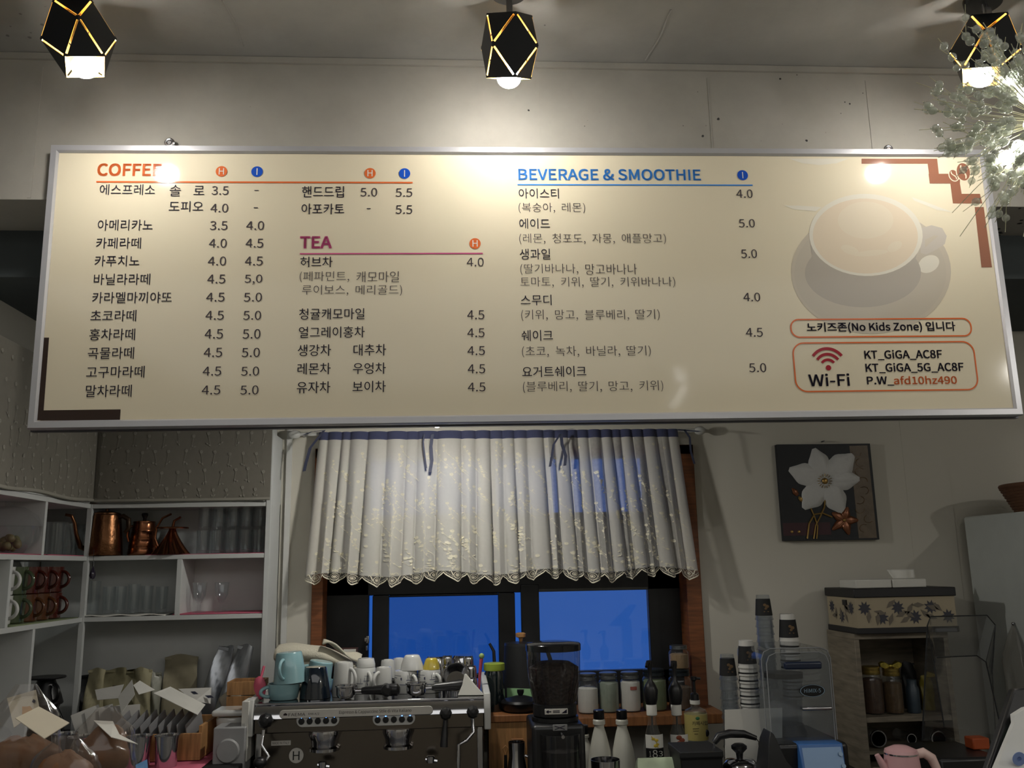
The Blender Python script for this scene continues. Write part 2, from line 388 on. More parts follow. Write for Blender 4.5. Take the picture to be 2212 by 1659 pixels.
m = MB(); m.span((xat(1010, 3.32, ZS), 3.30, ZS-.034), (xat(1566, 3.32, ZS), 3.6, ZS)); o = struct(m.build('trim_12', WOODS, None, .003)); o['label'] = 'wooden window sill board'
# ================================================================== MENU BOARD
BO = Vector((0.249568, 2.5, 2.42355)); BW, BH = 2.858458, 0.846726
_y, _t, _r = -0.0045, 0.00455736, 0.00442547
BEX = Vector((cos(_y)*cos(_r), sin(_y), sin(_r))).normalized(); BEZ = Vector((0, -sin(_t), cos(_t))); BEZ = (BEZ-BEX*BEZ.dot(BEX)).normalized()
BN = BEZ.cross(BEX)     # points into the beam, away from the viewer
def buv(px, py):
    d = ray(px, py); t = (BO-CAM).dot(BN)/d.dot(BN); q = CAM+d*t-BO
    return q.dot(BEX), q.dot(BEZ)
def bp(u, v, lift=0.0): return BO + BEX*u + BEZ*v - BN*lift
bd = thing('menu_board', 'long beige framed cafe menu board hanging on the concrete beam', 'menu board', BO)
IN = Matrix.Translation(-BO)
fw = .0235
m = MB(); m.M = IN
for sx in (0, 1):
    for k in (0, 1):
        pass
def frame_side(a, b, na, nb):
    """mitred aluminium profile between two outer corners a-b with inner corners na-nb"""
    prof = []
    for (o_, i_) in ((a, na), (b, nb)):
        o_, i_ = Vector(o_), Vector(i_)
        mid = o_.lerp(i_, .12); mi2 = o_.lerp(i_, .80)
        prof.append([bp(o_.x, o_.y, -.045), bp(o_.x, o_.y, -.004), bp(mid.x, mid.y, .004), bp(mi2.x, mi2.y, .004), bp(i_.x, i_.y, -.004), bp(i_.x, i_.y, -.045)])
    m.loft(prof, True)
hw, hh = BW/2, BH/2; iw, ih = hw-fw, hh-fw
oc = [(-hw, hh), (hw, hh), (hw, -hh), (-hw, -hh)]; ic = [(-iw, ih), (iw, ih), (iw, -ih), (-iw, -ih)]
for k in range(4): frame_side(oc[k], oc[(k+1) % 4], ic[k], ic[(k+1) % 4])
m.build('frame', ALU, bd, angle=20)
PANEL = mat('beige_gloss_panel', (232, 221, 194), .6, var=.02, scale=1.5, coat=.6, spec=.15)
PANEL.node_tree.nodes['Principled BSDF'].inputs['Coat Roughness'].default_value = .095
m = MB(); m.M = IN
m.prism([bp(-iw, -ih, -.006), bp(iw, -ih, -.006), bp(iw, ih, -.006), bp(-iw, ih, -.006)], BN*.02); m.build('panel', PANEL, bd, smooth=False)
m = MB(); m.M = IN
m.prism([bp(-hw-.004, -hh-.004, -.03), bp(hw+.004, -hh-.004, -.03), bp(hw+.004, hh-.01, -.03), bp(-hw-.004, hh-.01, -.03)], BN*.018); m.build('back_tray', mat('dark_grey_metal', (88, 88, 94), .4, .7), bd, smooth=False)
for px, py in ((360, 299), (1928, 314)):
    u, v = buv(px, py); m = MB(); m.M = IN
    ring = [bp(u+.011*cos(a), v+.011*sin(a), -.028) for a in [2*pi*k/16 for k in range(17)]]
    m.tube(ring, .0045, 8); m.prism([bp(u-.016, hh-.004, -.026), bp(u+.016, hh-.004, -.026), bp(u+.007, v-.006, -.026), bp(u-.007, v-.006, -.026)], BN*.004)
    m.tube([bp(u, v, -.024), bp(u, v, -.05)], .006, 8); m.build('hanging_eye', STEEL, bd)
# ---- printed picture: coffee cup, brown steps, beans
LIFT = -.0055
def pr(name, c, **k):
    m = mat(name, c, .6, var=.02, scale=3, coat=.6, spec=.15, **k); m.node_tree.nodes['Principled BSDF'].inputs['Coat Roughness'].default_value = .095; return m
PRM = [pr('print_saucer_grey', (200, 191, 174)), pr('print_saucer_shade', (184, 176, 163)), pr('print_cup_white', (232, 226, 210)), pr('print_coffee', (229, 213, 188)),
       pr('print_foam', (231, 218, 194)), pr('print_step_brown', (150, 100, 78)), pr('print_dark_brown', (56, 42, 36)), pr('print_bean_line', (232, 222, 196)), pr('print_pale_grey', (204, 194, 176)), pr('print_handle', (204, 196, 184))]  # cup and step tones paled: lamp glare worked into the print colours
LV = [0]
def board_poly(mb, pts, mi, lv):
    mb.mi = mi; mb.poly([bp(u, v, LIFT+lv*.00025) for u, v in pts]); 
def R3(x, y): return buv(1580+x/3.5, 320+y/3.5)
def ell(cx, cy, rx, ry, f=R3, n=48, tilt=0, a0=0, a1=2*pi):
    o = []
    for k in range(n if a1-a0 > 6.2 else n+1):
        a = a0+(a1-a0)*k/n; x = rx*cos(a); y = ry*sin(a); o.append(f(cx+x*cos(tilt)-y*sin(tilt), cy+x*sin(tilt)+y*cos(tilt)))
    return o[::-1]
m = MB(); m.M = IN
for k in range(6): board_poly(m, ell(1062-6*k, 930+8*k, 606-30*k, 470-34*k, a0=0, a1=2*pi), 8 if k < 1 else 0, .2+.2*k)
for k in range(3): board_poly(m, ell(1000, 940+10*k, 440-60*k, 260-40*k), 1, 1.6+.2*k)
board_poly(m, ell(1010, 740, 405, 330), 1, 2.2)                      # shaded body of the cup below its rim
board_poly(m, [R3(440, 74), R3(890, 74), R3(800, 108), R3(670, 122), R3(540, 108)], 2, .3)
board_poly(m, [R3(400, 428), R3(520, 430), R3(690, 440), R3(640, 472), R3(480, 458)], 2, .3)
board_poly(m, [R3(1370, 366), R3(1450, 392), R3(1680, 480), R3(1560, 462), R3(1390, 392)], 2, .3)
hd = [(1440, 600), (1520, 578), (1600, 600), (1634, 660), (1620, 720), (1560, 760), (1480, 800), (1440, 790), (1430, 720)]
board_poly(m, [R3(*p) for p in hd[::-1]], 9, 2.3)
board_poly(m, ell(1498, 872, 84, 62, tilt=-.5), 2, 1.5)
board_poly(m, [R3(*p) for p in [(1470, 690), (1540, 654), (1570, 660), (1500, 720), (1470, 750)]], 8, 2.5)
board_poly(m, ell(1022, 652, 430, 311, tilt=.03), 2, 2.8)
board_poly(m, ell(1018, 660, 398, 284, tilt=.03), 3, 3.0)
board_poly(m, ell(1020, 540, 210, 140), 4, 3.2); board_poly(m, ell(900, 765, 70, 32, tilt=.35), 4, 3.2); board_poly(m, ell(1240, 740, 60, 34, tilt=-.5), 4, 3.2); board_poly(m, ell(1060, 790, 130, 22, tilt=-.1), 4, 3.3)
board_poly(m, [R3(*p) for p in [(990, 74), (990, 112), (1490, 112), (1500, 188), (1560, 188), (1575, 188), (1562, 74)]], 5, .8)
board_poly(m, [R3(*p) for p in [(1497, 188), (1506, 262), (1735, 262), (1737, 188)]], 5, .8)
board_poly(m, [R3(*p) for p in [(1662, 262), (1682, 413), (1760, 413), (1735, 262)]], 5, .8)
board_poly(m, [R3(*p) for p in [(1745, 340), (1755, 413), (1905, 413), (1886, 340)]], 5, .8)
board_poly(m, [R3(*p) for p in [(1846, 440), (1898, 897), (1978, 897), (1915, 440)]], 5, .8)
def Z2(x, y): return buv(50+x/4, 560+y/4)
board_poly(m, [Z2(*p) for p in [(163, 673), (106, 1388), (163, 1388), (217, 673)]], 6, .8)
board_poly(m, [Z2(*p) for p in [(150, 1303), (140, 1391), (830, 1390), (836, 1294)]], 6, .85)
for (cx, cy, rx, ry, tl, lv) in ((1688, 200, 38, 50, -.5, 1), (1760, 174, 56, 74, -.25, 1.6)):
    board_poly(m, ell(cx, cy, rx, ry, tilt=tl), 7, lv); board_poly(m, ell(cx, cy, rx-7, ry-7, tilt=tl), 5, lv+.2)
    cs = []
    for side in (1, -1):
        rr = [(-1 + 2*k/10) for k in range(11)]
        for t in (rr if side == 1 else rr[::-1]):
            x = side*rx*.10 + rx*.22*sin(t*2.6); y = t*ry*.72
            cs.append(R3(cx+x*cos(tl)-y*sin(tl), cy+x*sin(tl)+y*cos(tl)))
    board_poly(m, cs, 7, lv+.4)
m.build('printed_picture', PRM, bd, smooth=False)
# ---- lettering
TXM = [INK, pr('ink_orange', (226, 112, 56)), pr('ink_blue', (24, 84, 200)), pr('ink_pink', (206, 92, 140)), pr('ink_sky_blue', (66, 142, 226)), mat('ink_grey', (62, 54, 62), .6, spec=.2), pr('ink_white', (236, 234, 226)), pr('ink_crimson', (168, 36, 52))]
TX = MB(); TX.M = IN
def put(st, x0, x1, y0, y1, f, mi=0, off=0.0, lv=4):
    ym = (y0+y1)/2; u0 = buv(*f(x0, ym))[0]; u1 = buv(*f(x1, ym))[0]
    v1 = buv(*f((x0+x1)/2, y0))[1]; v0 = buv(*f((x0+x1)/2, y1))[1]
    TX.mi = mi; w_ = max(0, off)*.075
    for dx, dy in (((0, 0),) if off < .003 else ((-w_, -w_), (w_, -w_), (w_, w_), (-w_, w_))):
        TX.text(st, bp(u0+dx, v0+dy, LIFT+lv*.00025), BEX, BEZ, u1-u0, v1-v0, min(off, 0))
def F(ox, oy, s): return lambda x, y: (ox+x/s, oy+y/s)
f1, f2, f3, f4, g1, g2, g4 = F(50, 300, 4), F(50, 560, 4), F(600, 340, 4), F(600, 560, 4), F(1100, 330, 4), F(1100, 530, 4), F(1680, 620, 4.158)
g3 = F(1580, 320, 3.5)
def rule(f, x0, x1, y, mi, f2_=None, y2=None, th=.0042):
    a = buv(*f(x0, y)); b = buv(*(f2_ or f)(x1, y2 if y2 is not None else y))
    TX.mi = mi; v = (a[1]+b[1])/2
    TX.poly([bp(a[0], v-th/2, LIFT+.001), bp(b[0], v-th/2, LIFT+.001), bp(b[0], v+th/2, LIFT+.001), bp(a[0], v+th/2, LIFT+.001)])
def badge(f, cx, cy, r, L):
    u, v = buv(*f(cx, cy)); rr = abs(buv(*f(cx+r, cy))[0]-u)
    TX.mi = 1 if L == 'H' else 2; TX.poly([bp(u+rr*cos(a), v+rr*sin(a), LIFT+.0008) for a in [2*pi*k/32 for k in range(32)]])
    TX.mi = 6
    if L == 'H': TX.text('H', bp(u-rr*.45, v-rr*.6, LIFT+.0014), BEX, BEZ, rr*.9, rr*1.2)
    else: TX.text('I', bp(u-rr*.08, v-rr*.62, LIFT+.0014), BEX, BEZ, rr*.16, rr*1.24)
put('COFFEE', 640, 1188, 210, 312, f1, 1, .018); rule(f1, 627, 1165, 355, 1, f3, 222, .005)
badge(f1, 1710, 275, 50, 'H'); badge(f1, 2018, 277, 50, 'I'); badge(f3, 796, 131, 49, 'H'); badge(f3, 1095, 133, 49, 'I'); badge(f3, 1705, 739, 49, 'H'); badge(g1, 2021, 188, 46, 'I')
T0 = [('에스프레소', 657, 1135, 387, 480, f1), ('솔', 1262, 1358, 392, 490, f1), ('로', 1470, 1562, 400, 478, f1), ('도피오', 1255, 1552, 532, 625, f1),
      ('아메리카노', 640, 1115, 692, 787, f1), ('카페라떼', 625, 1013, 848, 943, f1), ('카푸치노', 613, 1000, 1003, 1097, f1), ('바닐라라떼', 605, 1092, 1160, 1257, f1),
      ('카라멜마끼야또', 592, 1280, 1318, 1415, f1), ('초코라떼', 577, 972, 1475, 1573, f1), ('홍차라떼', 567, 962, 595, 697, f2), ('곡물라떼', 553, 952, 757, 858, f2),
      ('고구마라떼', 540, 1043, 920, 1022, f2), ('말차라떼', 535, 932, 1083, 1188, f2), ('핸드드립', 207, 570, 243, 340, f3), ('아포카토', 203, 573, 393, 487, f3),
      ('허브차', 192, 472, 853, 945, f3), ('청귤캐모마일', 182, 748, 1300, 1397, f3), ('얼그레이홍차', 180, 750, 1457, 1555, f3), ('생강차', 170, 458, 733, 833, f4), ('대추차', 653, 935, 730, 830, f4),
      ('레몬차', 168, 455, 893, 992, f4), ('우엉차', 648, 933, 890, 988, f4), ('유자차', 162, 452, 1053, 1155, f4), ('보이차', 645, 932, 1048, 1147, f4),
      ('아이스티', 83, 430, 303, 390, g1), ('에이드', 88, 352, 563, 652, g1), ('생과일', 92, 355, 825, 918, g1), ('스무디', 100, 367, 1223, 1315, g1), ('쉐이크', 107, 378, 728, 822, g2), ('요거트쉐이크', 113, 667, 1040, 1135, g2)]
for t in T0: put(*t, 0, .002)
T1 = [('(페파민트,', 188, 615, 980, 1075, f3), ('캐모마일', 678, 1047, 980, 1075, f3), ('루이보스,', 207, 608, 1098, 1192, f3), ('메리골드)', 672, 1073, 1098, 1192, f3),
      ('(복숭아,', 82, 397, 427, 517, g1), ('레몬)', 457, 657, 427, 517, g1), ('(레몬,', 88, 313, 693, 785, g1), ('청포도,', 375, 660, 693, 785, g1), ('자몽,', 720, 913, 693, 785, g1), ('애플망고)', 975, 1355, 693, 785, g1),
      ('(딸기바나나,', 97, 597, 955, 1048, g1), ('망고바나나', 660, 1105, 955, 1048, g1), ('토마토,', 97, 385, 1068, 1162, g1), ('키위,', 450, 643, 1068, 1162, g1), ('딸기,', 703, 900, 1068, 1162, g1), ('키위바나나)', 963, 1435, 1068, 1162, g1),
      ('(키위,', 105, 333, 552, 648, g2), ('망고,', 398, 595, 552, 648, g2), ('블루베리,', 655, 1037, 552, 648, g2), ('딸기)', 1095, 1302, 548, 645, g2),
      ('(초코,', 112, 343, 868, 965, g2), ('녹차,', 403, 605, 866, 963, g2), ('바닐라,', 668, 960, 864, 961, g2), ('딸기)', 1018, 1225, 862, 959, g2),
      ('(블루베리,', 120, 540, 1172, 1270, g2), ('딸기,', 600, 802, 1170, 1268, g2), ('망고,', 863, 1065, 1168, 1266, g2), ('키위)', 1128, 1333, 1164, 1262, g2)]
for t in T1: put(*t, 5, -.004)
T2 = [('3.5', 1625, 1772, 403, 478, f1), ('4.0', 1615, 1768, 555, 630, f1), ('3.5', 1610, 1762, 705, 782, f1), ('4.0', 1925, 2078, 705, 782, f1), ('4.0', 1602, 1755, 858, 935, f1), ('4.5', 1920, 2072, 858, 935, f1),
      ('4.0', 1593, 1750, 1012, 1090, f1), ('4.5', 1913, 2067, 1012, 1090, f1), ('4.5', 1588, 1743, 1168, 1245, f1), ('5,0', 1910, 2063, 1168, 1255, f1), ('4.5', 1578, 1737, 1325, 1402, f1), ('5.0', 1903, 2060, 1325, 1402, f1),
      ('4.5', 1572, 1730, 1482, 1560, f1), ('5.0', 1898, 2053, 1482, 1560, f1), ('4.5', 1565, 1723, 600, 683, f2), ('5.0', 1893, 2047, 600, 683, f2), ('4.5', 1557, 1716, 762, 842, f2), ('5.0', 1885, 2042, 762, 842, f2),
      ('4.5', 1548, 1708, 925, 1003, f2), ('5.0', 1880, 2035, 925, 1003, f2), ('4.5', 1540, 1700, 1088, 1166, f2), ('5.0', 1873, 2030, 1088, 1166, f2),
      ('5.0', 713, 858, 258, 332, f3), ('5.5', 1018, 1162, 262, 335, f3), ('5.5', 1018, 1162, 408, 483, f3), ('4.0', 1633, 1780, 862, 937, f3), ('4.5', 1637, 1785, 1317, 1395, f3), ('4.5', 1638, 1787, 1473, 1550, f3),
      ('4.5', 1640, 1790, 748, 825, f4), ('4.5', 1642, 1793, 905, 983, f4), ('4.5', 1643, 1795, 1063, 1140, f4),
      ('4.0', 1967, 2107, 312, 385, g1), ('5.0', 1988, 2126, 568, 640, g1), ('5.0', 2007, 2145, 830, 905, g1), ('4.0', 2028, 2173, 1205, 1280, g1), ('4.5', 2050, 2195, 710, 787, g2), ('5.0', 2077, 2225, 1015, 1093, g2)]
for t in T2: put(*t, 5, .0)
for x0, x1, y, f in ((1995, 2030, 440, f1), (1990, 2025, 590, f1), (767, 802, 437, f3)): rule(f, x0, x1, y, 5, th=.0026)
put('TEA', 193, 462, 680, 778, f3, 3, .018); rule(f3, 188, 1772, 826, 3, th=.004)
put('BEVERAGE & SMOOTHIE', 82, 1655, 137, 230, g1, 4, .012); rule(g1, 72, 2107, 272, 4, th=.004)
put('노키즈존(No Kids Zone) 입니다', 268, 1602, 312, 404, g4, 0, .008)
put('KT_GiGA_AC8F', 787, 1483, 563, 650, g4, 0, .008); put('KT_GiGA_5G_AC8F', 797, 1677, 679, 766, g4, 0, .008)
put('P.W_', 810, 1048, 802, 882, g4, 0, .008); put('afd10hz490', 1050, 1615, 796, 868, g4, 1, .006); put('Wi-Fi', 285, 650, 777, 885, g4, 0, .01)
def pill(x0, x1, y0, y1, rad, th=.0042):
    a = buv(*g4(x0, (y0+y1)/2)); b = buv(*g4(x1, (y0+y1)/2)); t = buv(*g4((x0+x1)/2, y0))[1]; d = buv(*g4((x0+x1)/2, y1))[1]
    pts = []
    for cx, cy, a0 in ((b[0]-rad, t-rad, 0), (a[0]+rad, t-rad, pi/2), (a[0]+rad, d+rad, pi), (b[0]-rad, d+rad, 1.5*pi)):
        for k in range(9): q = a0+pi/2*k/8; pts.append((cx, cy, cos(q), sin(q)))
    n = len(pts); out = [bp(c[0]+rad*c[2], c[1]+rad*c[3], LIFT+.001) for c in pts]; inn = [bp(c[0]+(rad-th)*c[2], c[1]+(rad-th)*c[3], LIFT+.001) for c in pts]
    TX.mi = 1; TX.add(out+inn, [(k, (k+1) % n, n+(k+1) % n, n+k) for k in range(n)])
pill(118, 1752, 277, 447, .0268); pill(148, 1795, 487, 934, .036)
u, v = buv(*g4(462, 722)); s_ = .00033
TX.mi = 7; TX.poly([bp(u+25*s_*cos(a), v+25*s_*sin(a), LIFT+.001) for a in [2*pi*k/20 for k in range(20)]])
for r0, r1, hwid in ((62, 86, 52), (112, 138, 54), (163, 190, 52)):
    A = [radians(90-hwid+2*hwid*k/16) for k in range(17)]; o_ = [bp(u+r1*s_*cos(a)*.95, v+r1*s_*sin(a), LIFT+.001) for a in A]; i_ = [bp(u+r0*s_*cos(a)*.95, v+r0*s_*sin(a), LIFT+.001) for a in A]
    TX.add(o_+i_, [(k, k+1, 18+k, 17+k) for k in range(16)])
TX.build('lettering', TXM, bd, smooth=False)
# ================================================================== SPOT LAMPS ON THE CAFE CEILING
SHB = mat('black_lamp_metal', (20, 24, 30), .42, var=.1); GOLD = mat('gold_lamp_lining', (242, 192, 96), .35, .5)
BULB = emitter('lamp_bulb_glow', (1, .965, .90, 1), LAMP_RADIANCE)
def lamp(label, px, py, Y, yaw, tilt, roll, sc=1.0, z=None):
    c = P(px, py, Y=Y); s, h = .0645*sc, .083*sc
    root = thing('spot_lamp', label, 'lamp', c, 0, 'black geometric spot lamps on the ceiling')
    R = Matrix.Rotation(roll, 4, 'Y') @ Matrix.Rotation(tilt, 4, 'X') @ Matrix.Rotation(yaw, 4, 'Z')
    V = lambda *p: Vector((p[0]*s, p[1]*s, p[2]*h))
    m = MB(); m.M = R
    def panel(vs, slits):
        n = len(vs); cen = sum(vs, Vector())/n; pts = []
        for k in range(n):
            a, b = vs[k], vs[(k+1) % n]; pts.append(a)
            if slits[k]:
                inw = (cen-(a+b)/2); inw = inw - (b-a)*inw.dot(b-a)/(b-a).length_squared; inw = inw.normalized()*.0032
                for q, i_ in ((.08, 0), (.08, 1), (.92, 1), (.92, 0)): pts.append(a.lerp(b, q)+inw*i_)
        nrm = (vs[1]-vs[0]).cross(vs[2]-vs[0])
        if nrm.dot(cen) < 0: pts = pts[::-1]
        m.poly(pts)
    for a, b in ((1, 0), (-1, 0), (0, 1), (0, -1)):          # four diamonds around the sides
        if a: panel([V(a, 1, 0), V(a, 0, 1), V(a, -1, 0), V(a, 0, -1)], [1]*4)
        else: panel([V(1, b, 0), V(0, b, 1), V(-1, b, 0), V(0, b, -1)], [1]*4)
    for sx in (1, -1):
        for sy in (1, -1):
            for sz in (1, -1): panel([V(sx, sy, 0), V(sx, 0, sz), V(0, sy, sz)], [1, 0, 1])
    panel([V(1, 0, 1), V(0, 1, 1), V(-1, 0, 1), V(0, -1, 1)], [0]*4)
    o = m.build('lamp_shade', [SHB, GOLD], root, smooth=False); md = o.modifiers.new('thickness', 'SOLIDIFY'); md.thickness = .0014; md.offset = -1; md.material_offset = 1; md.material_offset_rim = 1
    m = MB(); m.M = R; m.ball((0, 0, -h*.98), .033*sc, 20, 12, (1, 1, .85)); m.build('bulb', BULB, root)
    m = MB(); m.M = R; m.lathe([(.022, -h*.25), (.024, h*.3), (.018, h*.95)], 16); m.build('bulb_socket', BLACKP, root)
    top = R @ Vector((0, 0, h)); zc = ZC-c.z
    m = MB(); m.box(((top.x)*.9, top.y*.9+.0, top.z+.02), (.016, .022, .05)); m.tube([(top.x*.9, top.y*.9, top.z+.03), (top.x*.6, top.y*.6, zc-.012)], .0085, 12); m.build('arm', STEEL, root)
    m = MB(); m.lathe([(.05, zc-.022), (.052, zc-.006), (.052, zc)], 24, (top.x*.6, top.y*.6, 0)); m.build('ceiling_plate', BLACKP, root)
    return root
lamp('black faceted spot lamp left of the menu board, its bulb opening showing below', 171, 84, 2.18, radians(66), 0, radians(-15), 1.02)
lamp('black faceted spot lamp above the middle of the menu board', 1100, 101, 2.20, radians(11.6), radians(27), 0, 1.0)
lamp('black faceted spot lamp behind the glass bead chandelier', 2128, 108, 2.18, radians(14), radians(2), radians(14), 1.02)
# kitchen pendant behind the board, its bulb just peeping out below the frame
kc = P(944, 917, Y=2.86); kl = thing('kitchen_pendant', 'small white pendant lamp peeping out below the menu board', 'lamp', kc)
m = MB(); m.ball((0, 0, .012), .027, 18, 10, (1, 1, .8)); m.build('bulb', emitter('kitchen_bulb_glow', (1, .97, .90, 1), KITCHEN_RADIANCE), kl)
m = MB(); m.lathe([(.034, .03), (.05, .02), (.052, .022), (.036, .06), (.022, .075), (.018, .10), (.006, .105)], 28); m.build('lamp_shade', WHITE, kl)
m = MB(); m.tube([(0, 0, .10), (0, 0, ZK-kc.z)], .003, 8); m.build('cord', BLACKP, kl)
m = MB(); m.lathe([(.035, ZK-kc.z-.02), (.04, ZK-kc.z)], 20); m.build('ceiling_plate', WHITE, kl)
# glass bead chandelier, wires bursting out from a hub beyond the right edge of the frame
hc = P(2262, 262, Y=1.30)
ch = thing('bead_chandelier', 'chandelier of clear glass beads on radiating wires, upper right', 'chandelier', hc, 0)
WIRE = mat('fine_pale_wire', (206, 204, 168), .4)
BEAD = clear('bead_glass', (.95, .97, .94), .30, (236, 238, 226), .04)
rnd = random.Random(11)
beads = []; k = 0
m = MB(); m.ball((0, 0, 0), .028, 16, 10); m.tube([(0, 0, 0), (.01, 0, ZC-hc.z)], .004, 8); m.build('hub', CHROME, ch)
for q in range(60):
    th = radians(rnd.uniform(100, 262)); el = rnd.uniform(-.55, .55); L = rnd.uniform(.13, .225)*(1 if el < .4 else .9)
    d = Vector((cos(th)*cos(el), sin(el), sin(th)*cos(el))).normalized(); sag = rnd.uniform(-.02, .02)
    pts = [d*(L*t) + Vector((0, 0, -sag*t*t)) for t in (0, .25, .5, .75, 1.0)]
    m = MB(); m.tube(pts, .0006, 5)
    for j in range(rnd.randint(2, 4)):
        t = rnd.uniform(.42, .95); b = d*(L*t)+Vector((0, 0, -sag*t*t)); r = rnd.uniform(.0064, .0082)
        beads.append((b, r, d))
        if rnd.random() < .6:                                   # a short side twig with its own bead
            s2 = Vector((rnd.uniform(-1, 1), rnd.uniform(-1, 1), rnd.uniform(-1, 1))).normalized(); e = b + (d*.7+s2*.6)*.03
            m.tube([b, e, e+(e-b)*.7], .0005, 5); beads.append((e, rnd.uniform(.0058, .0074), (e-b).normalized()))
    m.build('wire', WIRE, ch)
rest = MB()
for i, (b, r, d) in enumerate(beads):
    mm = MB() if i < 98 else rest
    mm.ball(b, r, 14, 9); mm.tube([b-d*(r*1.3), b-d*(r*.95)], r*.22, 6); mm.tube([b+d*(r*.95), b+d*(r*1.3)], r*.22, 6)
    if i < 98: mm.build('bead', BEAD, ch)
o = rest.build('small_beads', BEAD, ch); o['kind'] = 'stuff'
LED = emitter('chandelier_bulb_glow', (1, .97, .92, 1), 24.0)
for (px, py) in ((2212, 205), (2188, 168), (2200, 318), (2176, 340), (2225, 270)):
    q = P(px, py, Y=1.32)-hc; m = MB(); m.ball(q, .0105, 12, 8, (1, 1, 1.2)); m.build('bulb', LED, ch)
# ================================================================== CURTAIN
def flower(mb, fn, u, v, r, du, dv, turns=1.6, w=.30):
    """embroidered spiral rose: a narrow ribbon wound on the cloth; du, dv = cloth units per metre"""
    n = 16; pts = []
    for k in range(n+1):
        a = 2*pi*turns*k/n; q = r*(.25+.75*k/n); pts.append((u+q*cos(a)*du, v+q*sin(a)*dv, a))
    ww = r*w; vs = []
    for (x, y, a) in pts: vs += [fn(x-ww*cos(a)*du, y-ww*sin(a)*dv), fn(x+ww*cos(a)*du, y+ww*sin(a)*dv)]
    mb.add(vs, [(2*k, 2*k+2, 2*k+3, 2*k+1) for k in range(n)])
def stitch(mb, fn, pts, w, du, dv):
    vs = []
    for i, (x, y) in enumerate(pts):
        a, b = pts[max(0, i-1)], pts[min(len(pts)-1, i+1)]; tx, ty = (b[0]-a[0])/du, (b[1]-a[1])/dv; l = sqrt(tx*tx+ty*ty) or 1
        nx, ny = -ty/l*w*du, tx/l*w*dv; vs += [fn(x-nx, y-ny), fn(x+nx, y+ny)]
    mb.add(vs, [(2*k, 2*k+2, 2*k+3, 2*k+1) for k in range(len(pts)-1)])
def leaf(mb, fn, u, v, a, l, du, dv):
    c, s = cos(a), sin(a); w = l*.28
    P2 = [(0, 0), (l*.5, w), (l, 0), (l*.5, -w)]
    mb.add([fn(u+(x*c-y*s)*du, v+(x*s+y*c)*dv) for x, y in P2], [(0, 1, 2, 3)])
def sprigs(mb, fn, W, H, rnd, v0, v1, n, small=.0):
    du, dv = 1/W, 1/H
    for q in range(n):
        u, v = rnd.uniform(.02, .98), rnd.uniform(v0, v1); dens = .35+.65*(v-v0)/(v1-v0)
        if rnd.random() > dens: continue
        flower(mb, fn, u, v, rnd.uniform(.0042, .0062), du, dv)
        if rnd.random() < .75:
            a = rnd.uniform(-.5, .5); L = rnd.uniform(.03, .07); pts = [(u+du*L*t*sin(a+t*.9), min(v1+.03, v+dv*(.007+L*t))) for t in (0, .25, .5, .75, 1)]
            stitch(mb, fn, pts, .0006, du, dv)
            for t in (1, 2, 3):
                leaf(mb, fn, pts[t][0], pts[t][1], rnd.choice((-.6, 3.7, .4, 2.6)), rnd.uniform(.008, .013), du, dv)
                if rnd.random() < .7: leaf(mb, fn, pts[t][0]+du*.006, pts[t][1]-dv*.006, rnd.uniform(0, 6), .003, du, dv)
VAL = [655, 676, 708, 727, 768, 812, 858, 884, 930, 988, 1021, 1056, 1085, 1112, 1142, 1182, 1208, 1240, 1262, 1288, 1318, 1345, 1366, 1392, 1420, 1452, 1480, 1505]
VU = [(v-655)/850.0 for v in VAL]; CY = 3.415
rv = random.Random(5); VD = [rv.uniform(.55, 1.0) for _ in VAL]
CX0t, CX1t = xat(688, CY, 2.1), xat(1466, CY, 2.1); CX0b, CX1b = xat(660, CY, 1.57), xat(1506, CY, 1.57)
CZ1 = zat(1080, 929, CY); CZ0l, CZ0r = zat(680, 1266, CY), zat(1480, 1250, CY)
def curt(u, v, lift=0.0):
    u = min(max(u, 0), 1)
    k = 0
    while k < len(VU)-2 and u > VU[k+1]: k += 1
    t = (u-VU[k])/(VU[k+1]-VU[k]); wid = min(1.0, (VU[k+1]-VU[k])/.05)
    bump = (sin(pi*min(max(t, 0), 1)))**.55
    amp = (.024+.034*min(v, 1))*(.45+.55*wid)*VD[k]
    x = (CX0t*(1-u)+CX1t*u)*(1-v)+(CX0b*(1-u)+CX1b*u)*v
    x += .010*sin(2*pi*t)*v*(1 if k % 2 else -1)*wid
    zb = CZ0l*(1-u)+CZ0r*u + .010*sin(u*23)
    flare = .035*v
    return Vector((x, CY+.02-amp*bump-flare-lift, CZ1*(1-v)+zb*v))
cu = thing('window_curtain', 'white embroidered valance curtain with lace hem over the window', 'curtain', (0, 0, 0))
CLOTH = sheer('sheer_white_cloth', (222, 219, 210), .11, .35); CLOTH1 = sheer('sheer_single_layer', (222, 219, 210), .42, .35)
m = MB(); m.grid(lambda u, v: curt(u, .05+v*.885), 420, 30)
for j in range(30):                                   # between the loose folds on the right the cloth hangs in a single thin layer
    for i in range(420):
        u = (i+.5)/420; k = max(q for q in range(len(VU)-1) if VU[q] <= u); t = (u-VU[k])/(VU[k+1]-VU[k])
        if u > .63 and k % 2 == 1 and .1 < t < .9 and u < .95: m.fm[j*420+i] = 1
m.build('cloth', [CLOTH, CLOTH1], cu, angle=180)
m = MB(); m.grid(lambda u, v: curt(u, v*.055, .002), 420, 3); m.build('header_band', sheer('blue_grey_band', (84, 90, 124), .12, .4), cu, angle=180)
STITCH = mat('white_embroidery_thread', (228, 222, 200), .8)
m = MB(); fn = lambda u, v: curt(u, v, .0035); sprigs(m, fn, 1.52, .60, random.Random(3), .08, .88, 500); m.build('embroidery', STITCH, cu, smooth=False)
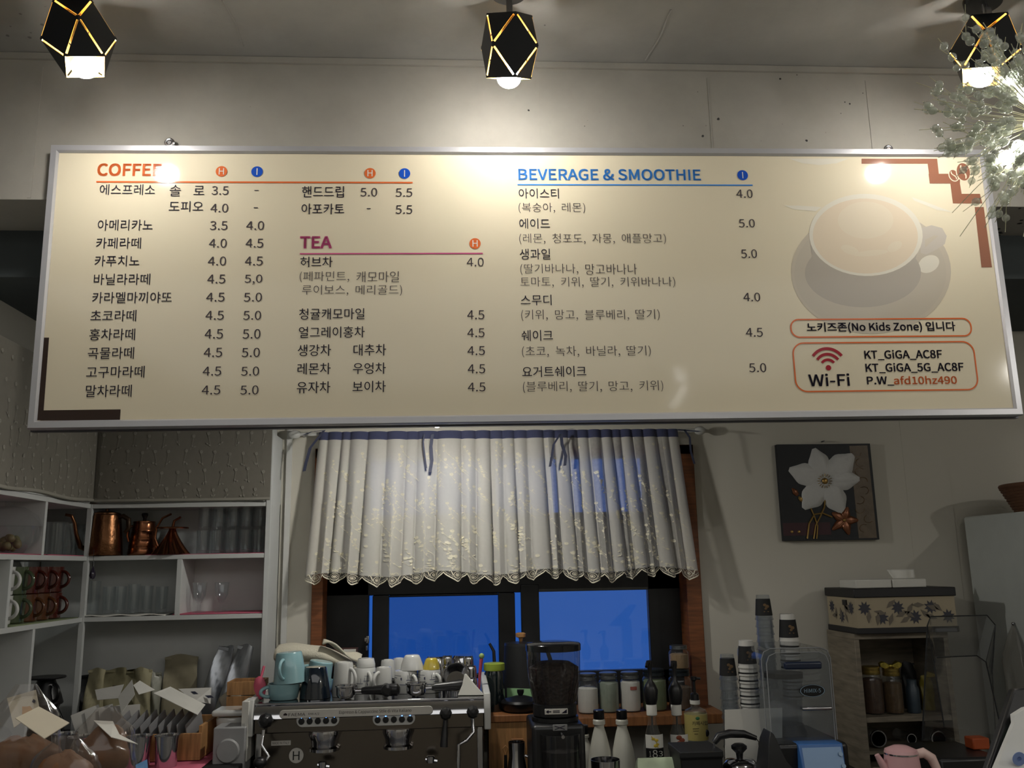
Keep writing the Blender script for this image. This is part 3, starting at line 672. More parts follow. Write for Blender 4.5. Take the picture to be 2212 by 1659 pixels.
# lace hem: net, scalloped edge, arcs and dots
NS = 20
def scal(u): return .935+.075*(1-abs(((u*NS) % 1)-.5)*2)**.75*.75 + .012
m = MB(); m.grid(lambda u, v: curt(u, .932+v*(scal(u)-.932), .001), 420, 2); m.build('lace_net', sheer('lace_net', (190, 186, 176), .74, .3), cu, angle=180)
m = MB(); W_, H_ = 1.52, .60; du, dv = 1/W_, 1/H_
N = 420
def edge(off, w):
    vs = []
    for i in range(N+1):
        u = i/N; v = scal(u)-off; vs += [fn(u, v), fn(u, v-w*dv)]
    m.add(vs, [(2*i, 2*i+2, 2*i+3, 2*i+1) for i in range(N)])
edge(0, .0045); edge(.017, .0012)
for q in range(N//2):
    u = (q+.5)/(N//2); v = scal(u)-.0125; leaf(m, fn, u-du*.001, v, 0, .0026, du, dv)
for i in range(NS):
    uc = (i+.5)/NS
    for r in (.0065, .012): 
        pts = [(uc+r*cos(a)*du, .958+r*sin(a)*dv) for a in [2*pi*k/18 for k in range(19)]]; stitch(m, fn, pts, .0008, du, dv)
    flower(m, fn, uc, .958, .0035, du, dv)
    for sg in (-1, 1):
        pts = [(uc+sg*(.014+.010*t)*du, .962-.030*sin(t*2.2)) for t in (0, .25, .5, .75, 1)]; stitch(m, fn, pts, .0012, du, dv)
        pts = [(uc+sg*(.004+.012*t)*du, .930-.018*sin(t*3)) for t in (0, .25, .5, .75, 1)]; stitch(m, fn, pts, .001, du, dv)
    leaf(m, fn, uc, .93, -pi/2, .012, du, dv); leaf(m, fn, uc, .925, -.7, .009, du, dv); leaf(m, fn, uc, .925, pi+.7, .009, du, dv)
m.build('lace_trim', STITCH, cu, smooth=False)
NAVY = mat('slate_blue_ribbon', (58, 62, 84), .7)
def rib(pts, w): 
    m = MB(); m.ribbon([P(px, py, Y=CY-.05) for px, py in pts], w, (cos(.2), 0, .2)); m.build('tie_ribbon', NAVY, cu)
rib([(700, 930), (688, 945), (670, 968), (661, 1000), (657, 1018)], .012); rib([(655, 940), (675, 932), (700, 930)], .016)
rib([(917, 938), (914, 955), (918, 990), (921, 1012)], .006); rib([(934, 938), (931, 965), (933, 995), (929, 1020)], .012)
rib([(1210, 938), (1196, 960), (1192, 985), (1188, 1008)], .010); rib([(1212, 938), (1214, 960), (1222, 985), (1220, 1006)], .012); rib([(1176, 932), (1205, 930), (1240, 926)], .012)
rib([(1478, 928), (1490, 945), (1492, 975), (1500, 1002)], .008); rib([(1462, 928), (1485, 930), (1512, 932)], .016)
rz = zat(640, 936, 3.42)
rd = thing('curtain_rod', 'pale curtain rod running through the valance header', 'curtain rod', (0, 0, 0))
xa, xb = xat(634, 3.42, rz), xat(1516, 3.42, rz)
m = MB(); m.tube([(xa, 3.449, rz), (xb, 3.449, rz)], .007, 12); m.build('rod', WHITE, rd)
for x in (xa, xb):
    m = MB(); m.ball((x, 3.449, rz), .017, 16, 10, (1.4, 1, 1)); m.build('finial', WHITE, rd)
    m = MB(); m.tube([(x+(.03 if x < 0 else -.03), 3.449, rz), (x+(.03 if x < 0 else -.03), 3.5, rz)], .006, 8); m.build('bracket', WHITE, rd)
# ================================================================== SHELVES ON THE LEFT
XS = -1.3109; YR = 3.32                       # front planes of the side unit and of the rear unit
Z1, Z2s, Z3 = zat(400, 1086, YR), zat(390, 1198, YR), zat(390, 1329, YR)   # tops of the three boards
ZL = 1.05                                     # worktop below
TB = .016
XRE = xat(602, 3.5, 1.6)                       # outer right face of the rear unit
def sy(px, py=1250): return P(px, py, X=XS).y
us = thing('shelf_unit', 'white open shelf unit along the left wall', 'shelf', (XS, 2.9, ZL), 0, 'white open shelf units')
m = MB(); m.M = Matrix.Translation((-XS, -2.9, -ZL))
m.span((XL+.002, 2.30, ZL), (XL+.012, 3.49, Z1)); m.build('back_panel', SHELFW, us)
for z in (Z1, Z2s, Z3):
    m = MB(); m.M = Matrix.Translation((-XS, -2.9, -ZL)); m.span((XL+.012, 2.30, z-TB), (XS, YR+.0, z)); m.build('shelf_board', SHELFW, us, .001)
for z0, z1, px, py in ((Z2s, Z1-TB, 98, 1140), (Z3, Z2s-TB, 21, 1280), (ZL, Z3-TB, 70, 1420)):
    y = sy(px, py); m = MB(); m.M = Matrix.Translation((-XS, -2.9, -ZL)); m.span((XL+.012, y-.008, z0), (XS-.001, y+.008, z1)); m.build('divider', SHELFW, us, .001)
ur = thing('shelf_unit', 'white open shelf unit on the rear wall beside the window', 'shelf', (XS, YR, ZL), 0, 'white open shelf units')
MR = Matrix.Translation((-XS, -YR, -ZL))
m = MB(); m.M = MR; m.span((XL+.02, 3.485, ZL), (XRE, 3.497, Z1)); m.build('back_panel', SHELFW, ur)
for z in (Z1, Z2s, Z3):
    m = MB(); m.M = MR; m.span((XS+.001, YR, z-TB), (XRE-.018, 3.485, z)); m.build('shelf_board', SHELFW, ur, .001)
m = MB(); m.M = MR; m.span((XRE-.018, YR-.002, ZL), (XRE, 3.497, zat(590, 935, YR))); m.build('side_panel', SHELFW, ur, .001)
m = MB(); m.M = MR; m.span((XS-.012, YR-.001, ZL), (XS+.006, YR+.016, Z1)); m.build('side_panel', SHELFW, ur, .001)
m = MB(); m.M = MR; x = xat(385, YR, 1.55); m.span((x-.009, YR+.001, Z3), (x+.009, 3.485, Z2s-TB)); m.build('divider', SHELFW, ur, .001)
# lace-printed cloths hung over the upper cupboards
ZT = zat(0, 0, 1) if False else 2.275
CL2 = mat('grey_linen_cloth', (122, 118, 108), .9, var=.08, scale=70)
STD = mat('grey_stitching', (150, 147, 136), .85)
def panel_cloth(label, fnc, W_, H_, seed):
    t = thing('cupboard_cloth', label, 'curtain', (0, 0, 0), 0, 'embroidered cloths over the upper cupboards')
    m = MB(); m.grid(lambda u, v: fnc(u, v, 0), 60, 20); m.build('cloth', CL2, t, angle=180)
    m = MB(); fl = lambda u, v: fnc(u, v, .002); r_ = random.Random(seed); du_, dv_ = 1/W_, 1/H_
    n = int(W_/.06)
    for row in range(6):
        for c_ in range(n):
            u = (c_+.5+.5*(row % 2))/n+r_.uniform(-.01, .01); v = .1+row*.16+r_.uniform(-.02, .02)
            if u < .99: flower(m, fl, u, v, .006, du_, dv_)
            if u < .98 and row > 1:
                a = r_.uniform(-.4, .4); stitch(m, fl, [(u+du_*.03*t_*a, min(.97, v+dv_*(.008+.04*t_))) for t_ in (0, .5, 1)], .0007, du_, dv_)
                leaf(m, fl, u, min(.96, v+.1), r_.uniform(-1, 1), .012, du_, dv_); leaf(m, fl, u, min(.96, v+.1), pi+r_.uniform(-1, 1), .012, du_, dv_)
    m.build('embroidery', STD, t, smooth=False)
    m = MB(); m.grid(lambda u, v: fnc(u, .975+.02*v, .003), 60, 1); m.build('hem', STD, t)
    return t
y0_, y1_ = 2.35, 3.30
panel_cloth('grey embroidered cloth hanging over the left wall cupboard', lambda u, v, l: Vector((XS+.012+l+.006*sin(u*9)*v, y0_+(y1_-y0_)*u, (ZT-(ZT-Z1-.002)*v)+.004*sin(u*14)*v)), .95, .40, 2)
xc0, xc1 = xat(212, YR, 2), xat(588, YR, 2)
panel_cloth('grey embroidered cloth hanging over the rear cupboard beside the window', lambda u, v, l: Vector((xc0+(xc1-xc0)*u, YR-.012-l-.005*sin(u*7)*v, ZT-(ZT-Z1-.004)*v)), .72, .40, 4)
for nm, a, b in (('left', (XL, 2.3, Z1+.001), (XS, 3.31, ZT)), ('rear', (XS+.02, YR+.004, Z1+.001), (XRE-.02, 3.485, ZT))):
    m = MB(); m.span(a, b); tag(m.build('wall_cupboard', SHELFW, None, .001), 'white upper cupboard behind the %s embroidered cloth' % ('left wall' if nm == 'left' else 'rear'), 'cupboard', 'white upper cupboards')
m = MB(); m.ribbon([(xat(216, YR, 2)-.004, YR-.016, z_) for z_ in (ZT, 2.1, Z1+.02)], .02); 
o = tag(m.build('lace_strip', sheer('lace_strip_net', (120, 116, 106), .4, .2)), 'narrow strip of open lace hanging in the cupboard corner', 'lace')
# ================================================================== COMMON VESSELS
def arc_handle(r, zc, hgt, out, th=.005, n=14, d=(1, 0)):
    pts = [((r-.002+out*sin(pi*t/n))*d[0], (r-.002+out*sin(pi*t/n))*d[1], zc+hgt/2*cos(pi*t/n)) for t in range(n+1)]
    return pts
def mug(label, loc, r=.042, h=.09, rb=None, m_=None, rot=0, hd=(1, 0), name='mug', group=None, th=.004, inner=None, hth=.0055, cat='mug', handle=True, hout=.026):
    rb = rb or r*.9
    t = thing(name, label, cat, loc, rot, group)
    m = MB(); m.lathe([(0, 0), (rb-.003, 0), (rb, .003), (rb+(r-rb)*.6, h*.55), (r, h), (r-th, h), (rb-th, .006), (0, .006)], 32); m.build('body', m_ or CERW, t)
    if handle: m = MB(); m.tube(arc_handle((r+rb)/2, h*.52, h*.62, hout, d=hd), hth, 10); m.build('handle', m_ or CERW, t)
    return t
def tumbler(label, loc, r, h, rb=None, group=None, name='glass', rot=0, foot=False, m_=None):
    rb = rb or r*.82; m = MB()
    m.lathe([(0, 0), (rb, 0), (rb+.001, .004), (r, h), (r-.0022, h), (rb-.003, .012), (0, .010)], 24)
    o = tag(m.build(name, m_ or GLASST), label, 'glass', group); o.location = loc; o.rotation_euler = rot if isinstance(rot, tuple) else (0, 0, rot)
    return o
XM = -1.40                                      # depth line for things on the side shelves
def side_at(px, py, z): 
    q = P(px, py, X=XM); return (XM, q.y, z)
# --- side unit, top row
E_ = Z2s+.003
def mat_sheet(label, a, b, z, m_=PINK, th=.003, wob=.0):
    m = MB(); m.grid(lambda u, v: Vector((a[0]+(b[0]-a[0])*u, a[1]+(b[1]-a[1])*v, z+wob*sin(u*17+v*5)*.5+wob*.5)), 24, 4)
    return tag(m.build('shelf_mat', m_, None, 0, th, offset=1), label, 'mat', 'mats lining the shelves')
mat_sheet('pink mat under the glass mugs on the left shelf', (XS-.19, sy(100)+.012), (XS-.003, YR-.02), Z2s)
mat_sheet('pink mat under the glass bowl on the left shelf', (XS-.19, 2.45), (XS-.003, sy(100)-.012), Z2s)
for i, (px, lb) in enumerate(((122, 'nearest the divider'), (145, 'in the middle of the three'), (160, 'deepest in the corner'))):
    q = side_at(px, 1160, Z2s+.004)
    mug('clear glass mug on the left shelf, ' + lb, q, .037, .115, .035, GLASST, 0, (.98, -.2), 'glass_mug', 'glass mugs on the left shelf', hth=.004, hout=.03)
q = side_at(28, 1165, Z2s+.004)
t = thing('glass_bowl', 'clear glass bowl with coloured trinkets on the left shelf', 'bowl', (XM-.01, q[1]-.02, q[2]))
m = MB(); m.lathe([(0, 0), (.05, 0), (.09, .04), (.10, .085), (.098, .085), (.087, .041), (.048, .003), (0, .003)], 32); m.build('bowl', GLASST, t)
m = MB(); m.lathe([(.10, .086), (.085, .12), (.045, .145), (.012, .15), (.014, .165), (0, .166)], 28); m.build('lid', GLASST, t)
m = MB(); r_ = random.Random(4)
for k in range(16): a = r_.uniform(0, 6.28); m.ball((.05*cos(a)*r_.random(), .05*sin(a)*r_.random(), .018+r_.random()*.035), .013, 10, 6)
m.build('contents', mat('olive_trinkets', (120, 112, 70), .5, var=.4, scale=40), t)
# --- side unit, middle row: stacked mugs
mat_sheet('pale green mat under the stacked mugs', (XS-.2, sy(24, 1340)+.01), (XS-.002, YR-.03), Z3, mat('pale_green_mat', (128, 140, 104), .7))
hM = .085
MY0 = sy(24, 1320)+.012
for i, lv, m_, lb in ((0, 0, CERW, 'lower white mug beside the divider'), (0, 1, CERW, 'upper white mug beside the divider'),
        (1, 0, CERG, 'lower dark green mug in the stack'), (1, 1, CERG, 'upper dark green mug in the stack'),
        (2, 0, CERO, 'light brown mug in the lower row, next to the green one'), (3, 0, CERO, 'light brown mug in the lower row, next to the red-brown ones'),
        (2, 1, CERR, 'upper red-brown mug next to the green one'), (3, 1, CERR, 'upper red-brown mug, middle of three'), (4, 1, CERR, 'upper red-brown mug nearest the corner'),
        (4, 0, CERR, 'lower red-brown mug nearer the brown ones'), (5, 0, CERR, 'lower red-brown mug deepest in the corner')):
    y = MY0+.042+.0875*i
    if y > 3.27: continue
    mug(lb + ' on the left shelf', (XM+.02, y, Z3+.0045+(hM+.001)*lv), .0425, hM, .040, m_, 0, (.98, -.2), 'mug', 'stacked mugs on the left shelf', hout=.03)
# --- side unit, bottom row: black dripper on a dark glass server
q = P(96, 1520, X=XM+.01); sv = thing('coffee_server', 'dark glass coffee server on the left shelf', 'coffee server', (XM+.01, q.y, ZL+.001))
m = MB(); m.lathe([(0, 0), (.052, 0), (.066, .03), (.066, .06), (.05, .095), (.045, .105), (.05, .118), (.048, .118), (.043, .105), (.046, .094), (.062, .06), (.062, .03), (.05, .004), (0, .004)], 32); m.build('body', mat('dark_smoked_glass', (18, 20, 20), .05, coat=1), sv)
m = MB(); m.tube(arc_handle(.055, .065, .075, .04, d=(.8, -.6)), .006); m.build('handle', BLACKP, sv)
dr = thing('coffee_dripper', 'black plastic coffee dripper upside down on the dark server', 'coffee dripper', (XM+.01, q.y, ZL+.1195))
m = MB(); m.lathe([(.056, 0), (.058, .004), (.05, .03), (.03, .075), (.027, .085), (.024, .085), (.026, .07), (.046, .028), (.053, 0)], 32); m.build('cone', BLACKP, dr)
m = MB(); m.lathe([(.0, .084), (.06, .084), (.062, .087), (.06, .09), (0, .09)], 32); m.build('base_plate', BLACKP, dr)
m = MB(); m.tube(arc_handle(.05, .04, .055, .03, d=(.8, -.6)), .006); m.build('handle', BLACKP, dr)
q = P(40, 1500, X=XM+.02); m = MB(); m.lathe([(.075, 0), (.077, .01), (.075, .06), (.055, .095), (.02, .11), (.012, .112), (.014, .128), (0, .13)], 32)
o = tag(m.build('cake_dome', GLASST), 'clear glass cake dome on the lower left shelf', 'dome'); o.location = (XM+.0, q.y-.05, ZL+.001)
q = P(6, 1490, X=XM+.02); m = MB(); m.lathe([(0, 0), (.05, 0), (.075, .05), (.07, .10), (.045, .13), (.012, .14), (0, .142)], 28)
o = tag(m.build('sugar_pot', CERW), 'round white ceramic pot at the edge of the lower left shelf', 'pot'); o.location = (XM+.03, 2.735, ZL+.1015); o.scale = (.72,)*3
m = MB(); m.span((XM-.05, 2.675, ZL+.001), (XM+.085, 2.795, ZL+.101)); tag(m.build('white_box', PAPER, None, .002), 'white carton under the round ceramic pot', 'box')
# --- rear unit, top row
def rx(px, z=1.7, Y=3.40): return xat(px, Y, z)
ym = 3.40; k_ = mp(ym, 1.7)
def gooseneck(mb, x0, z0, x1, z1, r=.006, y=0):
    pts = []
    for t in [i/14 for i in range(15)]:
        s = t*t*(3-2*t); pts.append((x0+(x1-x0)*(t**1.6)*.55-.022*sin(pi*t)+(x1-x0)*.45*(t > .7)*(t-.7)/.3, y, z0+(z1-z0)*min(1, t*1.12)-(.0 if t < .9 else (t-.9)*.06)))
    mb.tube(pts, [r*1.3-(r*.6)*i/14 for i in range(15)], 10)
t = thing('kettle', 'tall hammered copper gooseneck kettle with dark handle on the rear shelf', 'kettle', (rx(233), ym-.03, Z2s+.002), 0, 'copper pouring kettles'); w = 66*k_/2; h = 92*k_
m = MB(); m.lathe([(0, 0), (w*1.05, 0), (w*1.08, .004), (w*1.0, h*.4), (w*.86, h*.9), (w*.8, h*.92), (0, h*.92)], 36); m.build('body', COPPERH, t)
m = MB(); m.lathe([(w*.84, h*.915), (w*.82, h*.95), (w*.5, h*.985), (.006, h), (.006, h*1.04), (.011, h*1.06), (.009, h*1.1), (0, h*1.11)], 32); m.build('lid', COPPERH, t)
m = MB(); m.tube([(-w*.9, 0, h*.12), (-w*1.25, -.035, h*.2), (-w*1.40, -.06, h*.5), (-w*1.45, -.07, h*.72), (-w*1.6, -.08, h*.88), (-w*1.95, -.085, h*.90)], [.010, .009, .007, .006, .006, .005], 10); m.build('spout', COPPERH, t)
m = MB(); m.tube([(w*.75, -.01, h*.85), (w*1.1, -.012, h*.88), (w*1.45, -.014, h*.80), (w*1.5, -.014, h*.6), (w*1.25, -.012, h*.5)], [.008, .009, .009, .008, .006], 10); m.build('handle', mat('dark_bronze', (60, 44, 30), .4, .7), t)
t = thing('kettle', 'ribbed shiny copper pouring kettle with black knob on the rear shelf', 'kettle', (rx(303), ym+.03, Z2s+.002), 0, 'copper pouring kettles'); w = 30*k_; h = 76*k_
m = MB(); m.lathe([(0, 0), (w*1.0, 0), (w*1.03, .004), (w*.98, h*.18), (w*.96, h*.2), (w*.99, h*.22), (w*.9, h*.42), (w*.88, h*.44), (w*.9, h*.46), (w*.8, h*.66), (w*.78, h*.68), (w*.8, h*.7), (w*.72, h*.9), (0, h*.9)], 36); m.build('body', COPPER, t, angle=60)
m = MB(); m.lathe([(w*.75, h*.9), (w*.75, h*.93), (w*.3, h*.96), (0, h*.965)], 30); m.build('lid', COPPER, t)
m = MB(); m.lathe([(.006, h*.96), (.006, h*1.02), (.012, h*1.12), (.010, h*1.17), (0, h*1.18)], 16); m.build('knob', BLACKP, t)
m = MB(); m.tube([(-w*.7, 0, h*.82), (-w*1.05, 0, h*.8), (-w*1.12, 0, h*.55), (-w*.98, 0, h*.38)], .005, 8); m.build('handle', COPPER, t)
m = MB(); m.tube([(w*.85, .01, h*.15), (w*1.5, .02, h*.25), (w*1.75, .03, h*.6), (w*1.9, .03, h*.95), (w*2.35, .03, h*1.06)], [.008, .007, .006, .005, .004], 10); m.build('spout', COPPER, t)
t = thing('coffee_dripper', 'copper cone coffee dripper with spiral ribs upside down on the rear shelf', 'coffee dripper', (rx(377), ym-.035, Z2s+.002)); w = 36*k_; h = 56*k_
m = MB()
rings = []
for i in range(13):
    q = i/12; rr = w*(1-q)**1.3*.85+w*.17
    rings.append([(rr*(1+.10*cos(9*2*pi*j/72+q*3.2))*cos(2*pi*j/72), rr*(1+.10*cos(9*2*pi*j/72+q*3.2))*sin(2*pi*j/72), h*.94*q) for j in range(72)])
m.loft(rings); m.build('cone', COPPER, t)
m = MB(); m.lathe([(0, h*.94), (w*.9, h*.94), (w*.92, h*.97), (w*.9, h), (0, h)], 36); m.build('base_plate', COPPER, t)
m = MB(); m.tube([(-w*.75, 0, h*.3), (-w*.95, 0, h*.6), (-w*.9, 0, h*1.0), (-w*.6, 0, h*1.35), (-w*.1, 0, h*1.5)], .004, 8); m.build('handle', COPPER, t)
gl = ['second', 'third', 'fourth', 'fifth']
hT = 97*k_/2
for i, px in enumerate((443, 474, 505, 534, 562)):
    for row in (0, 1):
        for lv in (0, 1):
            if row == 1 and i == 4: continue
            pos = 'leftmost' if i == 0 else ('rightmost' if i == 4 else gl[i-1]+' from the left')
            tumbler('tall clear glass, %s %s of the stacked tumblers, %s layer' % ('front' if row == 0 else 'rear', pos, 'upper' if lv else 'lower'),
                    (rx(px+12*row)+.002*lv, 3.375+.06*row, Z2s+.003+lv*(hT+.001)), .0245, hT, .022, 'tall tumblers stacked on the rear shelf', 'tall_glass')
mat_sheet('pink mat under the stacked tumblers on the rear shelf', (rx(330), YR+.003), (rx(584), 3.48), Z2s, th=.002)
# --- rear unit, middle row
mat_sheet('white cloth mat under the small glasses', (rx(196, 1.5), YR+.003), (rx(372, 1.5), 3.47), Z3, PAPER, .003, .004)
t3 = ['leftmost', 'second', 'third', 'fourth', 'fifth', 'sixth']
for i, (px, hh_, rr) in enumerate(((206, 66, .021), (238, 54, .022), (263, 54, .022), (292, 58, .022), (320, 54, .022), (352, 52, .022))):
    tumbler('small clear glass on the rear middle shelf, %s of six' % (t3[i] + (' from the left' if i else '')), (rx(px, 1.5), 3.385, Z3+.009), rr, hh_*k_, rr*.85, 'small glasses on the rear middle shelf', 'small_glass')
t = thing('pink_box', 'open pink tray lining the middle shelf right of the divider', 'tray', (rx(485, 1.5), 3.41, Z3+.001)); w = 92*k_
m = MB(); m.span((-w, -.085, 0), (w, .07, .004)); m.build('base', PINK, t, .001)
m = MB(); m.span((w-.004, -.08, .003), (w, .065, .05)); m.build('side', PINK, t, .001)
for i, px in enumerate((432, 480)):
    t = thing('stemmed_glass', 'footed clear glass %s in the pink tray' % ('nearer the divider' if i == 0 else 'right of its twin'), 'glass', (rx(px, 1.5), 3.39, Z3+.006), 0, 'footed glasses in the pink tray')
    m = MB(); m.lathe([(0, .035), (.01, .036), (.022, .06), (.026, .105), (.0245, .105), (.0205, .06), (.009, .039), (0, .038)], 24); m.build('bowl', GLASST, t)
    m = MB(); m.lathe([(0, 0), (.024, 0), (.022, .003), (.006, .006), (.005, .03), (.012, .036), (0, .036)], 24); m.build('stem', GLASST, t)
m = MB(); m.lathe([(0, 0), (.007, .003), (.0115, .014), (.009, .026), (.003, .042), (.002, .045), (0, .046)], 16)
q = P(199, 1252, Y=3.29); t = thing('hanging_charm', 'dark teardrop glass charm hanging in the shelf corner', 'ornament', (q.x, q.y, q.z))
m.build('drop', mat('dark_violet_glass', (44, 38, 52), .08, coat=1), t)
m = MB(); m.tube([(0, 0, .045), (0, 0, .062)], .003, 6); m.tube([(0, 0, .06), (-.006, .012, .105)], .0008, 5); m.build('cord', BLACKP, t)
# ================================================================== COUNTERS
XSPL = xat(548, 2.85, 1.1)
t = thing('left_counter', 'black topped counter below the left shelves', 'counter', (-1.0, 3.1, 0))
m = MB(); m.M = Matrix.Translation((1.0, -3.1, 0)); m.span((XL+.01, 2.70, ZL-.03), (XSPL-.02, 3.495, ZL)); m.build('worktop', BLACKM, t, .003)
m = MB(); m.M = Matrix.Translation((1.0, -3.1, 0)); m.span((XL+.02, 2.74, 0), (XSPL-.03, 3.49, ZL-.03)); m.build('cabinet', BLACKM, t)
ZM = .86
t = thing('back_counter', 'low rear counter carrying the coffee machine and bottles', 'counter', (.8, 3.1, 0))
m = MB(); m.M = Matrix.Translation((-.8, -3.1, 0)); m.span((XSPL-.015, 2.5, ZM-.03), (2.0, 3.495, ZM)); m.build('worktop', mat('dark_stone', (40, 40, 42), .35), t, .003)
m = MB(); m.M = Matrix.Translation((-.8, -3.1, 0)); m.span((XSPL-.015, 2.55, 0), (1.99, 3.49, ZM-.03)); m.build('cabinet', mat('grey_laminate', (120, 120, 118), .5), t)
ZF = 1.262
t = thing('front_counter', 'serving counter in the foreground holding the bagged breads', 'counter', (0, 1.6, 0))
m = MB(); m.M = Matrix.Translation((0, -1.6, 0)); m.span((-1.9, 1.2, ZF-.03), (xat(322, 1.6, ZF), 1.635, ZF)); m.build('worktop', BLACKM, t, .003)
m = MB(); m.M = Matrix.Translation((0, -1.6, 0)); m.span((-1.85, 1.25, 0), (xat(316, 1.6, ZF), 1.62, ZF-.03)); m.build('cabinet', WHITE, t)
# ================================================================== POUCHES AND PACKETS ON THE LEFT COUNTER
def pouch(label, px, w, h, d, Y, m_, taper=.06, z=ZL+.001, lean=0.0, rot=0, group=None, name='coffee_pouch', notch=True, twist=0, stripe=None):
    x = xat(px, Y, z+h/2); m = MB(); rings = []
    for i in range(13):
        v = i/12; dd = d*(1-v**1.4)**.8*.5+.0012; ww = w/2*(1-taper*v); ring = []
        for j in range(24):
            a = 2*pi*j/24; ring.append((ww*max(-1, min(1, 1.12*cos(a))), dd*sin(a)*(1+.2*sin(3*a+v*9+px)) + (.010*sin(v*6+px+2.2*cos(a))+.004*sin(v*17+5*cos(a)+px))*v, h*v*(1-.03*sin(px+2.5*cos(a))*v)))
        rings.append(ring)
    m.loft(rings); t = thing(name, label, 'package', (x, Y, z), (-lean, twist, rot), group)
    m.build('bag', m_, t, angle=70)
    m = MB(); m.box((0, 0, h*.965), (w*(1-taper*.965)*.985, .0030, h*.035)); m.build('seal', m_, t)
    if stripe: m = MB(); m.box((w*.12, -d*.30, h*.66), (w*.13, .003, h*.18), Matrix.Rotation(.2, 3, 'X')); m.build('sticker', stripe, t)
    return t
kk = mp(3.38, 1.15)
BRN = mat('brown_sticker', (74, 62, 40), .6)
G_ = 'kraft pouches along the back of the left shelf'
KR2 = mat('olive_kraft_paper', (132, 126, 96), .7, var=.15, scale=30, bump=.3); CLRB = mat('milky_plastic_bag', (142, 142, 128), .35)
pouch('dark pouch tucked behind the crumpled kraft pouch', 178, 34*kk, 118*kk, .05, 3.40, BLACKM, group=G_)
pouch('crumpled pale kraft pouch nearest the shelf corner', 199, 38*kk, 132*kk, .06, 3.33, KRAFT, group=G_, twist=.04)
pouch('wide kraft pouch with two small brown stickers', 242, 58*kk, 128*kk, .05, 3.39, KR2, group=G_, stripe=BRN)
pouch('narrow kraft pouch right of the stickered pouch', 279, 26*kk, 122*kk, .05, 3.43, KR2, group=G_)
pouch('kraft pouch in the middle of the back row', 307, 34*kk, 128*kk, .05, 3.38, KRAFT, group=G_)
pouch('slim translucent pouch beside the flat parchment sheet', 334, 22*kk, 118*kk, .04, 3.42, CLRB, group=G_)
pouch('large flat parchment pouch leaning on the shelf back', 388, 76*kk, 148*kk, .016, 3.455, mat('parchment', (150, 142, 118), .75), group=G_, name='parchment_pouch')
G_ = 'silver foil coffee bags'
pouch('silver foil bag leaning beside the parchment pouch', 449, 66*kk, 172*kk, .06, 3.41, SILVER, .5, group=G_, name='foil_bag', twist=.21)
pouch('silver foil bag standing in front, beside the wooden crate', 488, 66*kk, 176*kk, .06, 3.335, SILVER, .5, group=G_, name='foil_bag', twist=.22)
# wooden tray of drip-bag sachets
Yt = 2.95; kt = mp(Yt, 1.1); xt0, xt1 = xat(250, Yt, 1.1), xat(455, Yt, 1.1); zt_ = ZL+.002
t = thing('wooden_tray', 'light wooden tray full of drip bag sachets on a pink mat', 'tray', ((xt0+xt1)/2, Yt, zt_+.0035)); w = (xt1-xt0)/2
m = MB(); m.span((-w, -.11, 0), (w, .11, .006)); m.build('base', WOODL, t, .001)
for a, b in (((-w, -.11, .006), (w, -.10, .075)), ((-w, .10, .006), (w, .11, .095)), ((-w, -.10, .006), (-w+.01, .10, .085)), ((w-.01, -.10, .006), (w, .10, .095))):
    m = MB(); m.span(a, b); m.build('side', WOODL, t, .001)
m = MB(); m.grid(lambda u, v: Vector((xt0-.03+(xt1-xt0+.06)*u, 2.72+.38*v, ZL+.001)), 10, 10); tag(m.build('counter_mat', PINK, None, 0, .002, offset=1), 'pink mat under the wooden tray and the steel cups', 'mat')
SAC = mat('grey_sachet_foil', (150, 150, 152), .45, .3); SACW = mat('white_sachet_paper', (186, 184, 178), .7)
def packet(label, x, y, z, w, h, th, rot, m_, group):
    t = thing('sachet', label, 'sachet', (x, y, z), rot, group)
    m = MB(); rings = []
    for i in range(7):
        v = i/6; d = th*(.3+.7*sin(pi*v)); rings.append([(w/2*max(-1, min(1, 1.15*cos(a))), d/2*sin(a), h*v) for a in [2*pi*j/16 for j in range(16)]])
    m.loft(rings); m.build('packet', m_, t, angle=70)
    m = MB(); m.box((0, 0, h*.97), (w*.96, .0018, h*.07)); m.box((0, 0, h*.03), (w*.96, .0018, h*.06)); m.build('seal', m_, t)
ords = ['first', 'second', 'third', 'fourth', 'fifth', 'sixth', 'seventh', 'eighth', 'ninth']
for i in range(9):
    packet('grey drip bag sachet, %s in the slanted row inside the tray' % ords[i], xt0+.042+i*.0265, Yt-.02+.003*(i % 2), zt_+.012, .095, .115, .012, (0, radians(-22), radians(78)), SAC, 'sachets in the wooden tray')
for i in range(4):
    packet('white drip bag sachet, %s from the left in front of the leaning tag' % ords[i], xat(198+20*i, 3.04, 1.2), 3.10+.004*i, ZL+.002, .085, .125, .014, (radians(-6), radians(-18+6*i), radians(30)), SACW, 'white sachets left of the tray')
def card(label, pts, th=.0012, m_=PAPER, name='paper_card', cat='card', n=(0, -1, 0), deco=None, group=None):
    pts = [Vector(p) for p in pts]; nn = (pts[1]-pts[0]).cross(pts[2]-pts[0]).normalized()
    if nn.dot(CAM-pts[0]) < 0: nn = -nn
    t = thing(name, label, cat, pts[0], 0, group); m = MB(); m.M = Matrix.Translation(-pts[0]); m.prism(pts, -nn*th); m.build('sheet', m_, t, smooth=False)
    if deco:
        for nm, mm, q in deco:
            m = MB(); m.M = Matrix.Translation(-pts[0]); e1, e2 = pts[1]-pts[0], pts[3]-pts[0]
            m.poly([pts[0]+e1*u+e2*v+nn*.0004 for u, v in q]); m.build(nm, mm, t, smooth=False)
    return t
card('white sheet lying aslant over the sachets in the tray', [P(332, 1497, Y=2.93), P(368, 1483, Y=3.02), P(444, 1522, Y=3.0), P(427, 1544, Y=2.84)])
